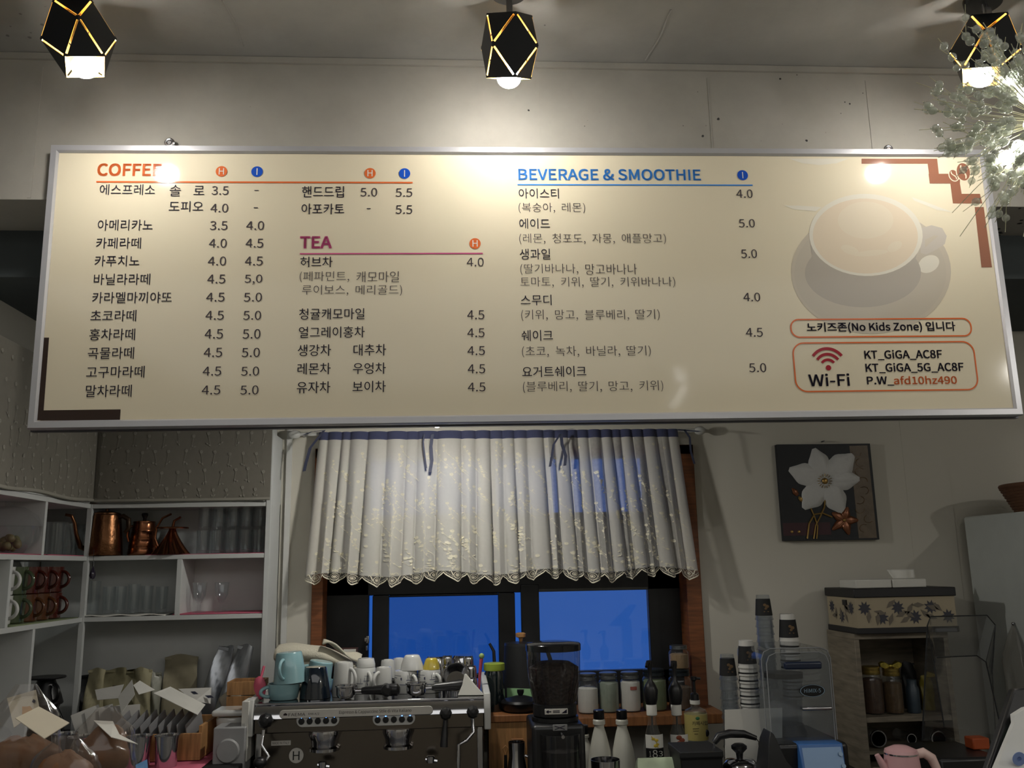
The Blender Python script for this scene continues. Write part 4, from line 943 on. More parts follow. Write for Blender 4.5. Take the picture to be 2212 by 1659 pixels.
card('pointed white card sticking up among the sachets', [P(255, 1505, Y=3.03), P(285, 1468, Y=3.05), P(291, 1500, Y=3.0), P(262, 1540, Y=2.98)])
card('pale folded card between the two upright sachet rows', [P(288, 1480, Y=3.07), P(302, 1470, Y=3.1), P(335, 1490, Y=3.08), P(300, 1500, Y=3.04)])
INKB = mat('blue_black_print', (30, 32, 50), .6)
def blob(n=9, cx=.5, cy=.5, r=.2): return [(cx+r*cos(2*pi*k/n)*(1+.2*sin(k*2.3)), cy+r*sin(2*pi*k/n)*(1+.2*cos(k*3.1))) for k in range(n)]
card('pale blue-grey printed sachet sleeve lying behind the tray', [P(205, 1490, Y=3.14), P(268, 1478, Y=3.16), P(256, 1508, Y=3.1), P(210, 1512, Y=3.1)], m_=SACW, name='sachet_sleeve', cat='packet', deco=[('print', INKB, [(.35, .3), (.5, .3), (.5, .45), (.35, .45)])])
card('white printed sachet sleeve on the right end of the tray', [P(385, 1488, Y=3.05), P(457, 1485, Y=3.07), P(455, 1520, Y=3.03), P(420, 1515, Y=3.0)], m_=SACW, name='sachet_sleeve', cat='packet', deco=[('print', INKB, [(.25, .25), (.38, .25), (.38, .45), (.25, .45)]), ('print', INKB, [(.5, .6), (.68, .6), (.68, .8), (.5, .8)])])
def steel_cup(label, px, Y, r, h, z, group=None, name='steel_cup', lip=1.04, m_=None, rot=0):
    m = MB(); m.lathe([(0, 0), (r*.82, 0), (r*.86, .003), (r*.98, h*.9), (r*lip, h), (r*.97, h), (r*.94, h*.9), (r*.82, .004), (0, .004)], 30)
    o = tag(m.build(name, m_ or CHROME), label, 'cup', group); o.location = (xat(px, Y, z+h/2), Y, z); o.rotation_euler = (rot, 0, 0) if not isinstance(rot, tuple) else rot
    return o
G_ = 'steel cups in front of the tray'
steel_cup('shiny steel cup at the front left corner of the tray', 300, 2.765, .0345, .088, ZL+.0035, G_)
steel_cup('shiny steel cup at the front right, nearest the wooden side', 360, 2.775, .0345, .086, ZL+.0035, G_)
steel_cup('steel cup half hidden behind the bread bags, left of the pair', 248, 2.84, .0345, .092, ZL+.0035, G_)
steel_cup('dark reflective steel cup standing left of the white sachets', 178, 2.84, .042, .082, ZL+.001, G_)
steel_cup('dark steel cup beside the glass server', 137, 2.88, .036, .085, ZL+.001, G_)
# grey switch box, white canisters, wooden crate with paper filters
Yb = 2.80; kb = mp(Yb, 1.05); xb = xat(492, Yb, 1.05)
t = thing('timer_box', 'grey box with a big round dial beside the coffee machine', 'dial box', (xb, Yb+.04, ZL)); 
m = MB(); w = 34*kb; m.span((-w, -.035, -.03), (w, .05, zat(490, 1572, Yb)-ZL)); m.build('housing', mat('grey_plastic', (150, 150, 150), .5), t, .004)
m = MB(); hz = (zat(490, 1572, Yb)-ZL-.03)/2; m.M = Matrix.Translation((-.002, -.035, hz)) @ Matrix.Rotation(pi/2, 4, 'X'); m.lathe([(25*kb, 0), (25*kb, .004), (22*kb, .009), (0, .010)], 36); m.build('dial', mat('grey_plastic', (150, 150, 150), .5), t)
Yw = 2.96; kw = mp(Yw, 1.1); m0 = thing('canister', 'white rounded canister with a flat lid behind the dial box', 'canister', (xat(502, Yw, 1.1), Yw, ZL+.001)); h = zat(500, 1527, Yw)-ZL
m = MB(); m.lathe([(0, 0), (.044, 0), (.05, .006), (.047, h*.45), (.05, h*.75), (.046, h*.8), (0, h*.8)], 32); m.build('body', CERW, m0)
m = MB(); m.box((0, 0, h*.9), (.11, .10, h*.14)); m.build('lid', CERW, m0, .008, seg=3)
m = MB(); x = xat(543, 2.9, 1.1); m.span((-.010, -.05, 0), (.010, .05, zat(543, 1508, 2.9)-ZL)); t = thing('white_carton', 'narrow white carton squeezed next to the coffee machine', 'carton', (x-.004, 2.87, ZL+.001)); m.build('body', PAPER, t, .001); m = MB(); m.box((-.004, -.0505, .10), (.008, .001, .012)); m.build('label', SACW, t)
Yc = 3.2; kc_ = mp(Yc, 1.15); xc = xat(534, Yc, 1.15); hC = zat(534, 1464, Yc)-ZL
t = thing('wooden_crate', 'slatted wooden crate holding paper filters behind the canister', 'crate', (xc, Yc, ZL+.001)); w = 36*kc_
for i in range(4):
    z0 = .006+i*(hC-.01)/4; m = MB(); m.span((-w, -.055, z0), (w, -.047, z0+hC/4-.006)); m.build('slat', WOODL, t, .001)
    m = MB(); m.span((-w, -.047, z0), (-w+.008, .047, z0+hC/4-.006)); m.build('slat', WOODL, t, .001)
    m = MB(); m.span((-w, .047, z0), (w, .055, z0+hC/4-.006)); m.build('slat', WOODL, t, .001)
    m = MB(); m.span((w-.008, -.047, z0), (w, .047, z0+hC/4-.006)); m.build('slat', WOODL, t, .001)
m = MB(); m.span((-w+.008, -.047, 0), (w-.008, .047, .006)); m.build('base', WOODL, t)
FILT = mat('cream_filter_paper', (196, 188, 168), .85)
for i, (dx, ang, hh_, lb) in enumerate(((-.035, -.22, .15, 'leaning left'), (0.0, .05, .155, 'upright in the middle'), (.03, .24, .145, 'leaning right'))):
    m = MB(); m.grid(lambda u, v: Vector(((u-.5)*(.03+.05*v), -.008*sin(pi*u)*v-.0, hh_*v*(1-.12*abs(u-.5)*2))), 12, 8)
    o = tag(m.build('paper_filter', FILT, None, 0, .004, angle=180), 'cream paper filter in the wooden crate, ' + lb, 'coffee filter', 'paper filters in the crate'); o.location = (xc+dx*.8, Yc-.02+.02*i, ZL+.010); o.rotation_euler = (0, ang, radians(12*i-10))
m = MB(); m.lathe([(.004, 0), (.009, .01), (.009, .09), (.004, .1), (0, .101)], 12); o = tag(m.build('wooden_scoop', wood('dark_scoop_wood', (64, 40, 26))), 'dark wooden scoop handle standing in the crate', 'scoop'); o.location = (xc+.008, Yc-.036, ZL+.01); o.rotation_euler = (.04, .05, 0)
# ================================================================== BAGGED BREADS IN THE FOREGROUND
BREAD = mat('baked_bread', (112, 72, 36), .6, var=.45, scale=30, bump=.6); FILM = clear('clear_film', (.94, .93, .92), .06, (200, 190, 180), .12)
def bread(label, px, py, Y, r, sc, rot=0, seed=1):
    c = P(px, py, Y=Y); rr = random.Random(seed); m = MB(); ph = [rr.uniform(0, 6) for _ in range(4)]
    rings = []
    for i in range(1, 13):
        th_ = pi*i/13; ring = []
        for j in range(24):
            a = 2*pi*j/24; q = r*(1+.07*sin(3*a+ph[0])+.06*sin(5*th_+ph[1]+a)+.04*sin(7*a+ph[2]))
            ring.append((q*sin(th_)*cos(a)*sc[0], q*sin(th_)*sin(a)*sc[1], -q*cos(th_)*sc[2]))
        rings.append(ring)
    m.loft(rings); o = tag(m.build('bread_roll', BREAD, None, angle=180), label, 'bread', 'golden breads in the foreground bags'); o.location = (c.x, c.y, ZF+.004+r*sc[2]*1.02); o.rotation_euler = (0, 0, rot)
    return o
kf = mp(1.55, 1.25)
bread('golden bread inside the leftmost bag, lower left corner', 45, 1650, 1.585, .046, (1.2, .95, .8), .3, 1)
bread('golden bread inside the middle bag under the printed card', 140, 1645, 1.45, .038, (1.1, .95, .95), 1.1, 2)
bread('golden bread inside the right bag beside the steel cups', 224, 1625, 1.585, .038, (1.05, .95, 1.15), 2.0, 3)
def film_bag(label, px, Y, w, h, d, seed):
    rr = random.Random(seed); m = MB(); rings = []; ph = [rr.uniform(0, 6) for _ in range(5)]
    for i in range(17):
        v = i/16; s_ = (1-.35*v**2) if v < .7 else (1-.35*v**2)*(1-.6*(v-.7)/.3); dd = d/2*(1 if v < .5 else max(.02, 1-(v-.5)/.5)); ring = []
        for j in range(36):
            a = 2*pi*j/36; q = 1+.05*sin(4*a+ph[0]+v*6)+.04*sin(9*a+ph[1]-v*9)+.03*sin(15*a+ph[2]+v*14)
            ring.append((w/2*q*s_*cos(a), dd*q*sin(a), h*v))
        rings.append(ring)
    m.loft(rings, cap1=False); t = thing('bread_bag', label, 'bag', (xat(px, Y, ZF+.06), Y, ZF+.001), 0, 'clear bread bags in the foreground'); m.build('film', FILM, t, angle=180)
    return t
IMG = mat('pastry_print', (196, 150, 92), .7, var=.3, scale=90); CREAM = mat('cream_card', (208, 198, 176), .8)
film_bag('clear bag with an upright cream header card, lower left', 45, 1.585, .128, .16, .095, 1)
film_bag('clear bag with a folded cream card over its front', 140, 1.45, .112, .10, .085, 2)
film_bag('clear knotted bag with a white tag, right of the other breads', 224, 1.585, .108, .12, .09, 3)
card('cream header card with a pastry picture standing behind', [P(15, 1508, Y=1.60), P(77, 1490, Y=1.60), P(85, 1532, Y=1.585), P(30, 1572, Y=1.57)], m_=CREAM, name='header_card', deco=[('picture', IMG, blob(9, .55, .62, .2)), ('logo', INKB, blob(8, .85, .35, .06))])
card('cream folded card with a pastry picture lying over the front bag', [P(33, 1551, Y=1.50), P(84, 1526, Y=1.55), P(150, 1561, Y=1.50), P(96, 1595, Y=1.45)], m_=CREAM, name='header_card', deco=[('picture', IMG, blob(9, .50, .42, .2)), ('logo', INKB, [(.3, .12), (.42, .12), (.42, .2), (.3, .2)])])
card('white curled tag on the right bread bag', [P(202, 1556, Y=1.58), P(244, 1558, Y=1.58), P(258, 1586, Y=1.55), P(298, 1607, Y=1.52), P(240, 1592, Y=1.52)], m_=PAPER, name='header_card')
card('bright blue paper corner at the bottom edge beside the breads', [P(293, 1652, Y=1.58), P(318, 1640, Y=1.6), P(320, 1664, Y=1.58), P(294, 1668, Y=1.56)], m_=mat('blue_paper', (70, 120, 168), .7), name='blue_paper')
# ================================================================== ESPRESSO MACHINE
YM = 2.85; km = mp(YM, 1.15)
xm0, xm1 = xat(552, YM, 1.2), xat(1045, YM, 1.2); ZT_ = zat(800, 1512, YM); mc = Vector(((xm0+xm1)/2, YM, ZM))
em = thing('espresso_machine', 'wide chrome two-group espresso machine with cups stacked on top', 'coffee machine', mc)
MI = Matrix.Translation(-mc); DKST = mat('dark_mirror_steel', (120, 113, 105), .2, 1.0); GRYP = mat('grey_machine_trim', (196, 196, 192), .4)
zl = zat(800, 1546, YM-.01); zl2 = zat(800, 1572, YM)
def mm_(): m = MB(); m.M = MI; return m
m = mm_(); m.span((xm0, YM+.03, ZM+.03), (xm1, YM+.46, ZT_-.004)); m.build('body', DKST, em, .004)
m = mm_(); m.span((xm0-.002, YM-.006, ZT_-.006), (xm1+.002, YM+.46, ZT_)); m.build('cup_tray', CHROME, em, .002)
m = mm_(); m.prism([(xm0, YM, ZT_-.006), (xm0, YM-.012, ZT_-.02), (xm0, YM-.02, zl), (xm0, YM+.03, zl), (xm0, YM+.03, ZT_-.006)], (xm1-xm0, 0, 0)); m.build('top_fascia', CHROME, em)
m = mm_(); m.span((xm0, YM-.014, zl2-.006), (xm1, YM+.03, zl)); m.build('control_fascia', DKST, em, .003)
for i, (x, px_) in enumerate(((xm0-.012, 0), (xm1+.010, 1))):
    m = mm_(); zt2 = ZT_+.012; hw_ = .010
    m.prism([(x-hw_, YM-.024, zl2-.012), (x-hw_, YM-.03, ZT_-.03), (x-hw_, YM-.012, zt2), (x-hw_, YM+.44, zt2+.012), (x-hw_, YM+.47, ZT_), (x-hw_, YM+.47, zl2-.012)], (2*hw_, 0, 0)); m.build('side_panel', GRYP, em, .003)
    m = mm_(); xx = x+(.022 if not i else -.022); m.span((xx-.009, YM+.012, ZM+.02), (xx+.009, YM+.03, zl2)); m.build('post', CHROME, em, .003)
m = mm_(); m.span((xm0+.004, YM-.03, ZM), (xm1-.004, YM+.40, ZM+.06)); m.build('drip_tray', STEEL, em, .006)
# name plate: rounded light strip with its lettering
def fx(px, py=1535): return xat(px, YM-.02, zat(px, py, YM-.02))
def rrect(cx, cz, w, h, r, y, n=8):
    pts = []
    for sx, sz, a0 in ((1, 1, 0), (-1, 1, pi/2), (-1, -1, pi), (1, -1, 1.5*pi)):
        for k in range(n+1): a = a0+pi/2*k/n; pts.append((cx+sx*(w/2-r)+r*cos(a), y, cz+sz*(h/2-r)+r*sin(a)))
    return pts
pxa, pxb = fx(604), fx(935); zc = (ZT_-.02+zl)/2+.001
m = mm_(); m.prism(rrect((pxa+pxb)/2, zc, pxb-pxa, .024, .011, YM-.019), (0, -.004, 0)); m.build('name_plate', mat('pale_plate', (206, 202, 194), .4), em, .001)
m = mm_(); yp = YM-.0236; e1, e3 = (1, 0, 0), (0, 0, 1)
m.text('FAEMA', (fx(624), yp, zc-.0055), e1, e3, fx(660)-fx(624), .0085); m.text('E98 A/2', (fx(667), yp, zc-.0045), e1, e3, fx(690)-fx(667), .007)
m.text('Espresso & Cappuccino Stile di Vita Italiano', (fx(733), yp, zc-.0055), e1, e3, fx(889)-fx(733), .012)
m.prism([(fx(613), yp+.0004, zc-.003), (fx(621), yp+.0004, zc-.003), (fx(621), yp+.0004, zc+.001), (fx(617), yp+.0004, zc+.004), (fx(613), yp+.0004, zc+.001)], (0, -.0006, 0)); m.build('lettering', mat('plate_print', (40, 26, 28), .6), em, smooth=False)
for pxc in (687, 851):
    cz = zat(pxc, 1555 if pxc < 700 else 1552, YM-.016); cx = xat(pxc, YM-.016, cz)
    m = mm_(); m.prism(rrect(cx, cz, 90*km, 27*km, 13*km, YM-.014), (0, -.005, 0)); bp_ = m.build('button_panel', GRYP, em, .001)
    for k in range(5):
        bx = cx+(k-2)*17.2*km; m = mm_(); m.lathe([(0, 0), (6.6*km, 0), (6.2*km, .004), (0, .0045)], 18); 
        for q in range(len(m.v)): pass
        m2 = MB(); m2.M = MI @ Matrix.Translation((bx, YM-.0188, cz-.0025)) @ Matrix.Rotation(pi/2, 4, 'X'); m2.lathe([(0, 0), (6.6*km, 0), (6.2*km, .004), (0, .0045)], 18); m2.build('button', BLACKP, bp_)
        if k != 2:
            m2 = MB(); m2.M = MI; m2.ball((bx, YM-.0196, cz+.0075), .0014, 8, 6); m2.build('indicator', emitter('blue_led', (.10, .30, 1, 1), 9.0), bp_)
# group heads
for px in (700, 860):
    gx = xat(px, YM+.0, 1.1); zt_g = zl2-.004
    m = mm_(); m.lathe([(.046, zt_g), (.048, zt_g-.012), (.040, zt_g-.03), (.038, zt_g-.045), (.045, zt_g-.05), (.045, zt_g-.058), (0, zt_g-.058)], 32, (gx, YM+.015, 0)); m.build('group_head', CHROME, em)
# steam valves and wands
def valve(px, py, r, name='steam_knob'):
    q = P(px, py, Y=YM-.05); m = MB(); m.M = MI @ Matrix.Translation(q) @ Matrix.Rotation(pi/2, 4, 'X')
    m.lathe([(0, -.01), (r*.7, -.008), (r, .004), (r*.95, .02), (r*.6, .030), (0, .032)], 24, flute=lambda t: 1+.05*cos(8*2*pi*t)); k = m.build(name, BLACKP, em)
    m = mm_(); m.tube([(q.x, YM-.05, q.z), (q.x, YM+.0, q.z)], .011, 12); m.build('valve_stem', CHROME, em); return q
q = valve(575, 1556, .021)
m = mm_(); m.tube([(q.x-.01, YM-.03, q.z-.03), (q.x-.012, YM-.04, q.z-.07), (q.x+.012, YM-.05, q.z-.10), (q.x-.02, YM-.06, q.z-.14), (q.x-.035, YM-.06, q.z-.19)], .005, 10); m.build('steam_wand', CHROME, em)
m = mm_(); m.ball((q.x-.012, YM-.055, q.z-.115), .02, 14, 8, (1, 1, .8)); m.build('wand_grip', BLACKP, em)
q = valve(963, 1540, .018); m = mm_(); m.tube([(q.x, YM-.06, q.z-.012), (q.x-.002, YM-.062, q.z-.035), (q.x-.004, YM-.066, q.z-.06), (q.x-.006, YM-.07, q.z-.092)], [.006, .007, .010, .012], 12); m.build('lever', BLACKP, em)
q = valve(1021, 1537, .018)
m = mm_(); m.tube([(q.x, YM-.03, q.z-.02), (q.x+.002, YM-.045, q.z-.06), (q.x-.02, YM-.06, q.z-.08), (q.x-.042, YM-.06, q.z-.09), (q.x-.044, YM-.06, q.z-.17)], .0055, 10); m.build('steam_wand', CHROME, em)
q = P(607, 1605, Y=YM+.028); m = mm_(); m.box((q.x, YM+.0285, q.z), (.058, .003, .013)); m.build('maker_plate', mat('pale_plate', (206, 202, 194), .4), em)
m = mm_(); m.text('MADE IN ITALY', (q.x-.025, YM+.0265, q.z-.0035), e1, e3, .05, .007); m.build('plate_lettering', mat('plate_print', (40, 26, 28), .6), em, smooth=False)
q = P(640, 1632, Y=YM+.028); m = MB(); m.M = MI @ Matrix.Translation((q.x, YM+.03, q.z)) @ Matrix.Rotation(pi/2, 4, 'X'); m.lathe([(0, 0), (.0215, 0), (.0215, .003), (0, .0032)], 32); m.build('emblem', mat('pale_plate', (206, 202, 194), .4), em)
m = mm_(); m.text('H', (q.x-.010, YM+.0262, q.z-.0125), e1, e3, .02, .025); m.build('emblem_lettering', BLACKP, em, smooth=False)
for px, py in ((697, 1652), (930, 1640)):
    q = P(px, py, Y=YM-.03); m = mm_(); m.lathe([(0, 0), (.012, .001), (.013, .018), (.010, .02), (0, .02)], 16, (q.x, q.y, q.z-.01)); m.tube([(q.x-.015, q.y, q.z), (q.x+.02, q.y, q.z-.006)], .006, 8); m.build('water_tap', CHROME, em)
# ---- cups and tools on the machine
ZTT = ZT_+.001
def tz(dy): return ZTT
def on(px, Y, z=ZTT): return (xat(px, Y, z+.03), Y, z)
def k2(Y): return mp(Y, 1.25)
YA = 2.93
mugG = 'mugs stacked on the espresso machine'
# light blue mugs
Y = 2.92; k = k2(Y)
mug('light blue mug standing upright at the left end of the espresso machine', on(613, Y), 34*k, 32*k, 30*k, CERB, 0, (-.9, -.45), 'mug', mugG)
o = mug('light blue mug turned over on top of the upright light blue mug', (on(622, Y)[0], Y, ZTT+32*k+62*k+.002), 35*k, 62*k, 27*k, CERB, (pi, radians(-4), 0), (-.25, .97), 'mug', mugG, hout=.03)
o = mug('light blue mug tilted behind the navy mug', (on(694, 3.07)[0], 3.07, ZTT+.095), 30*k, 64*k, 26*k, CERB, (pi, radians(10), 0), (-.95, .3), 'mug', mugG)
mug('light blue mug hidden under the tilted one behind the navy mug', (on(690, 3.07)[0], 3.07, ZTT), 30*k, .036, 27*k, CERB, 0, (.5, .8), 'mug', mugG, handle=False)
o = mug('dark navy mug upside down in the front row', (on(681, 2.93)[0], 2.93, ZTT+63*k), 33*k, 63*k, 23*k, CERN, (pi, 0, 0), (.2, -1), 'mug', mugG, handle=False)
# white and patterned mugs, all upside down
PATT = mat('blue_plaid_print', (60, 66, 96), .4)
def plaid(parent, r, h, up):
    m = MB(); rr = random.Random(int(r*1e5)+int(h*1e4)); R_ = r+.0006
    for i in range(7):
        z = h*(.18+.1*i); L = rr.uniform(.2, 1.2); a0 = rr.uniform(0, 6)
        for q in range(3):
            a = a0+q*2.1; n = 8; th_ = rr.uniform(.0011, .0024)
            vs = []
            for t in range(n+1): aa = a+L*t/n; vs += [(R_*cos(aa), R_*sin(aa), z), (R_*cos(aa), R_*sin(aa), z+th_)]
            m.add(vs, [(2*t, 2*t+2, 2*t+3, 2*t+1) for t in range(n)])
    for i in range(22):
        a = rr.uniform(0, 6.28); z0 = h*rr.uniform(.15, .65); z1 = z0+h*rr.uniform(.08, .25); d = rr.uniform(.025, .06)
        m.add([(R_*cos(a), R_*sin(a), z0), (R_*cos(a+d), R_*sin(a+d), z0), (R_*cos(a+d), R_*sin(a+d), z1), (R_*cos(a), R_*sin(a), z1)], [(0, 1, 2, 3)])
    m.build('printed_pattern', PATT, parent)
def inv(label, px, Y, w, h, top=.86, m_=CERW, hd=None, z=ZTT, pat=False, name='mug', grp=mugG):
    k = k2(Y); r = w*k/2; hh_ = h*k
    t = thing(name, label, 'mug', (on(px, Y)[0], Y, z), 0, grp); m = MB(); rt = r*top
    m.lathe([(r-.004, 0), (r, 0), (r*.99+rt*.01, hh_*.3), (rt*1.01, hh_*.93), (rt*.95, hh_*.985), (rt*.72, hh_*.985), (rt*.70, hh_), (rt*.62, hh_), (rt*.6, hh_*.98), (0, hh_*.98)], 32); m.build('body', m_, t)
    if pat: plaid(t, r*.985, hh_, 0)
    if hd: m = MB(); m.tube(arc_handle(r*.96, hh_*.5, hh_*.6, .024, d=hd), .0055, 10); m.build('handle', m_, t)
    return t, hh_
inv('plain white mug upside down right of the navy mug', 742, 2.95, 46, 70, .84, CERW, (.75, -.65))
t, h1 = inv('white mug with blue plaid print, leftmost of the printed ones', 787, 3.02, 50, 52, .96, CERW, (.45, -.9), pat=True)
inv('white mug turned over on the leftmost printed mug', 790, 3.02, 40, 18, .85, CERW, None, ZTT+h1)
inv('white mug in the back row behind the leftmost printed mug', 792, 3.16, 36, 58, .85, CERW)
inv('plain white mug between the two groups of printed mugs', 829, 2.99, 36, 54, .9, CERW, (-.6, -.8))
inv('white mug in the back row left of the white bowl', 838, 3.14, 34, 56, .86, CERW); inv('white mug in the back row behind the white bowl', 862, 3.20, 32, 54, .8, CERW)
t, h2 = inv('white mug with blue plaid print under the white bowl', 877, 2.99, 50, 46, .97, CERW, (.6, -.8), pat=True)
t, h3 = inv('white mug with blue plaid print under the yellow cup', 927, 2.99, 50, 46, .97, CERW, (.65, -.75), pat=True)
def bowl_inv(label, px, Y, z, r, h, m_, name='bowl', flute=None):
    m = MB(); m.lathe([(r-.003, 0), (r, 0), (r*.93, h*.35), (r*.72, h*.8), (r*.62, h*.95), (r*.5, h), (0, h)], 36, flute=flute); o = tag(m.build(name, m_), label, 'bowl'); o.location = (on(px, Y)[0], Y, z); return o
k = k2(2.99)
bowl_inv('white bowl turned over on a printed mug', 890, 2.99, ZTT+h2+.0005, 25*k, 31*k, CERW)
bowl_inv('small yellow fluted cup turned over on a printed mug', 932, 2.99, ZTT+h3+.0005, 18*k, 23*k, YEL, 'small_cup', lambda t: 1+.03*cos(14*2*pi*t))
# steel pitchers and shot cups
stG = 'steel pitchers and cups at the right end of the machine'
def st(label, px, Y, w, h, z=ZTT, name='steel_pitcher'):
    k = k2(Y); r = w*k/2; m = MB(); m.lathe([(r*.94, 0), (r, 0), (r*.99, h*k*.6), (r*.9, h*k*.9), (r*.78, h*k), (0, h*k)], 28); o = tag(m.build(name, CHROME), label, 'pitcher' if 'pitcher' in name else 'cup', stG); o.location = (on(px, Y)[0], Y, z); return o
st('steel pitcher upside down in the back row, behind the yellow cup', 942, 3.14, 46, 60); st('steel pitcher upside down in the back row, right of the other pitcher', 1000, 3.15, 50, 60)
a = k2(3.04)
for lb, px, Y, w, h, z in (('steel cup, bottom left of the shiny stack', 966, 3.03, 26, 26, 0), ('steel cup, middle left of the shiny stack', 966, 3.03, 24, 25, 26.5*a), ('steel cup, top left of the shiny stack', 967, 3.03, 23, 18, 52*a),
        ('steel cup, bottom right of the shiny stack', 1018, 3.00, 27, 26, 0), ('steel cup, second from bottom right of the stack', 1017, 3.00, 26, 24, 26.5*a), ('steel cup, top right of the shiny stack', 1012, 3.02, 23, 17, 51.5*a)):
    st(lb, px, Y, w, h, ZTT+z+(.0004 if z else 0), 'shot_cup')
m = MB(); m.lathe([(0, 0), (.03, 0), (.043, .018), (.046, .03), (.044, .03), (.041, .018), (.029, .003), (0, .003)], 28); o = tag(m.build('steel_dish', CHROME), 'shallow steel dish leaning in front of the shiny stack', 'dish'); o.location = (on(985, 2.955)[0], 2.955, ZTT+.036); o.rotation_euler = (radians(62), 0, 0)
def portafilter(label, px, Y, rot, flip=0):
    t = thing('portafilter', label, 'portafilter', (on(px, Y)[0], Y, ZTT), rot, 'portafilters lying on the espresso machine')
    m = MB(); m.lathe([(.0, .004), (.026, .004), (.030, .012), (.031, .034), (.034, .036), (.034, .04), (.029, .04), (.027, .014), (0, .012)], 28); m.build('basket', CHROME, t)
    m = MB(); m.box((0, -.033, .03), (.012, .01, .008)); m.tube([(-.004, 0, .004), (-.014, 0, .0015)], .006, 8); m.build('spout', CHROME, t)
    m = MB(); m.tube([(.028, 0, .022), (.05, 0, .023)], [.008, .007], 10); m.build('neck', CHROME, t)
    m = MB(); m.tube([(.048, 0, .023), (.06, 0, .023), (.10, 0, .024), (.14, 0, .024), (.158, 0, .024), (.165, 0, .024)], [.009, .012, .0145, .019, .018, .009], 14); m.build('handle', BLACKP, t)
portafilter('portafilter lying left, its black handle pointing right', 748, 2.885, radians(-6))
portafilter('portafilter whose black handle points straight at the viewer', 833, 3.01, radians(-84))
portafilter('portafilter lying right, its thick black handle beside the napkin', 899, 2.90, radians(10))
NAP = mat('napkin', (206, 204, 196), .9)
m = MB(); m.loft([[(-.035, -.02, 0), (.05, -.03, 0), (.04, .03, 0), (-.02, .03, 0)], [(-.02, -.01, .03), (.022, -.015, .026), (.02, .015, .028), (-.012, .015, .03)], [(-.012, -.002, .062), (-.006, -.004, .06), (-.006, .004, .061), (-.012, .003, .062)]])
o = tag(m.build('napkin', NAP, None, .002), 'crumpled white napkin at the right end of the machine', 'napkin'); o.location = (on(1012, 2.90)[0], 2.90, ZTT)
# towel folded at the back
TOW = mat('cream_terry_towel', (196, 190, 172), .95, bump=.6, scale=140)
yt = 3.20; kt_ = k2(yt); tx0, tx1 = on(597, yt)[0], on(772, yt)[0]
def tow(u, v):
    x = tx0+(tx1-tx0)*u; a = 2*pi*v; hh_ = (.052+.012*sin(u*4))*(1-.55*max(0, u-.55)/.45)
    return Vector((x+.004*sin(9*u+a), .0+.06*cos(a), ZTT+.088+hh_*.5*sin(a)*(1+.1*sin(u*11)) + hh_*.5-.03*u))
rings = [[Vector((0, yt, 0))+tow(i/24, j/20) for j in range(20)] for i in range(25)]
m = MB(); m.loft(rings); tw = thing('towel', 'cream terry towel folded along the back of the machine top', 'towel', (0, 0, 0)); m.build('roll', TOW, tw, angle=180)
m = MB(); m.grid(lambda u, v: Vector((on(700, yt)[0]+.13*u, yt-.065+.05*v, ZTT+.145-.055*u**1.5+.012*sin(u*6+v*2))), 16, 6); m.build('loose_fold', TOW, tw, 0, .006, angle=180)
m = MB(); m.span((tx0+.02, yt-.05, ZTT), (tx0+.16, yt+.05, ZTT+.085)); tag(m.build('folded_cloth', TOW, None, .012, seg=3), 'folded cream cloth supporting the towel on the machine', 'towel')
# pink utensils
PNK = mat('pink_plastic', (198, 84, 108), .4)
q = P(568, 1487, Y=2.90); t = thing('pink_scoop', 'pink scoop leaning at the left end of the espresso machine', 'scoop', (on(568, 2.9)[0]-.004, 2.90, ZTT+.002))
m = MB(); m.lathe([(0, 0), (.010, .004), (.0185, .03), (.019, .045), (.013, .064), (0, .07)], 20, sy=.45); m.build('bowl', PNK, t)
m = MB(); m.tube([(.004, 0, .06), (.014, .02, .095)], .004, 8); m.build('handle', PNK, t); t.rotation_euler = (0, radians(-8), 0)
t = thing('pink_brush', 'thin pink brush standing at the right end of the machine', 'brush', (on(1037, 3.0)[0], 3.0, ZTT+.001)); m = MB(); m.tube([(-.004, 0, 0), (0, 0, .05), (.005, 0, .095)], [.004, .005, .006], 8); m.build('handle', PNK, t)
m = MB(); m.ball((.006, 0, .103), .009, 10, 6); m.build('bristle_head', mat('pale_green_bristle', (150, 176, 110), .8), t)
t = thing('paper_box', 'brown box with a white label on the window sill', 'box', (xat(748, 3.52, 1.3), 3.52, 1.05)); zb2 = zat(748, 1401, 3.5)-1.05
m = MB(); m.box((0, 0, zb2/2), (.085, .05, zb2)); m.build('body', mat('brown_card', (74, 46, 40), .7), t, .001); m = MB(); m.box((.016, -.0255, zb2-.012), (.046, .001, .02)); m.build('label', PAPER, t)
# ================================================================== WINDOW SILL: kettle, jars, lids
def onz(px, Y, z): return (xat(px, Y, z+.05), Y, z)
ks = mp(3.42, 1.2)
def zd(py, Y, z, px=1300): return zat(px, py, Y)-z
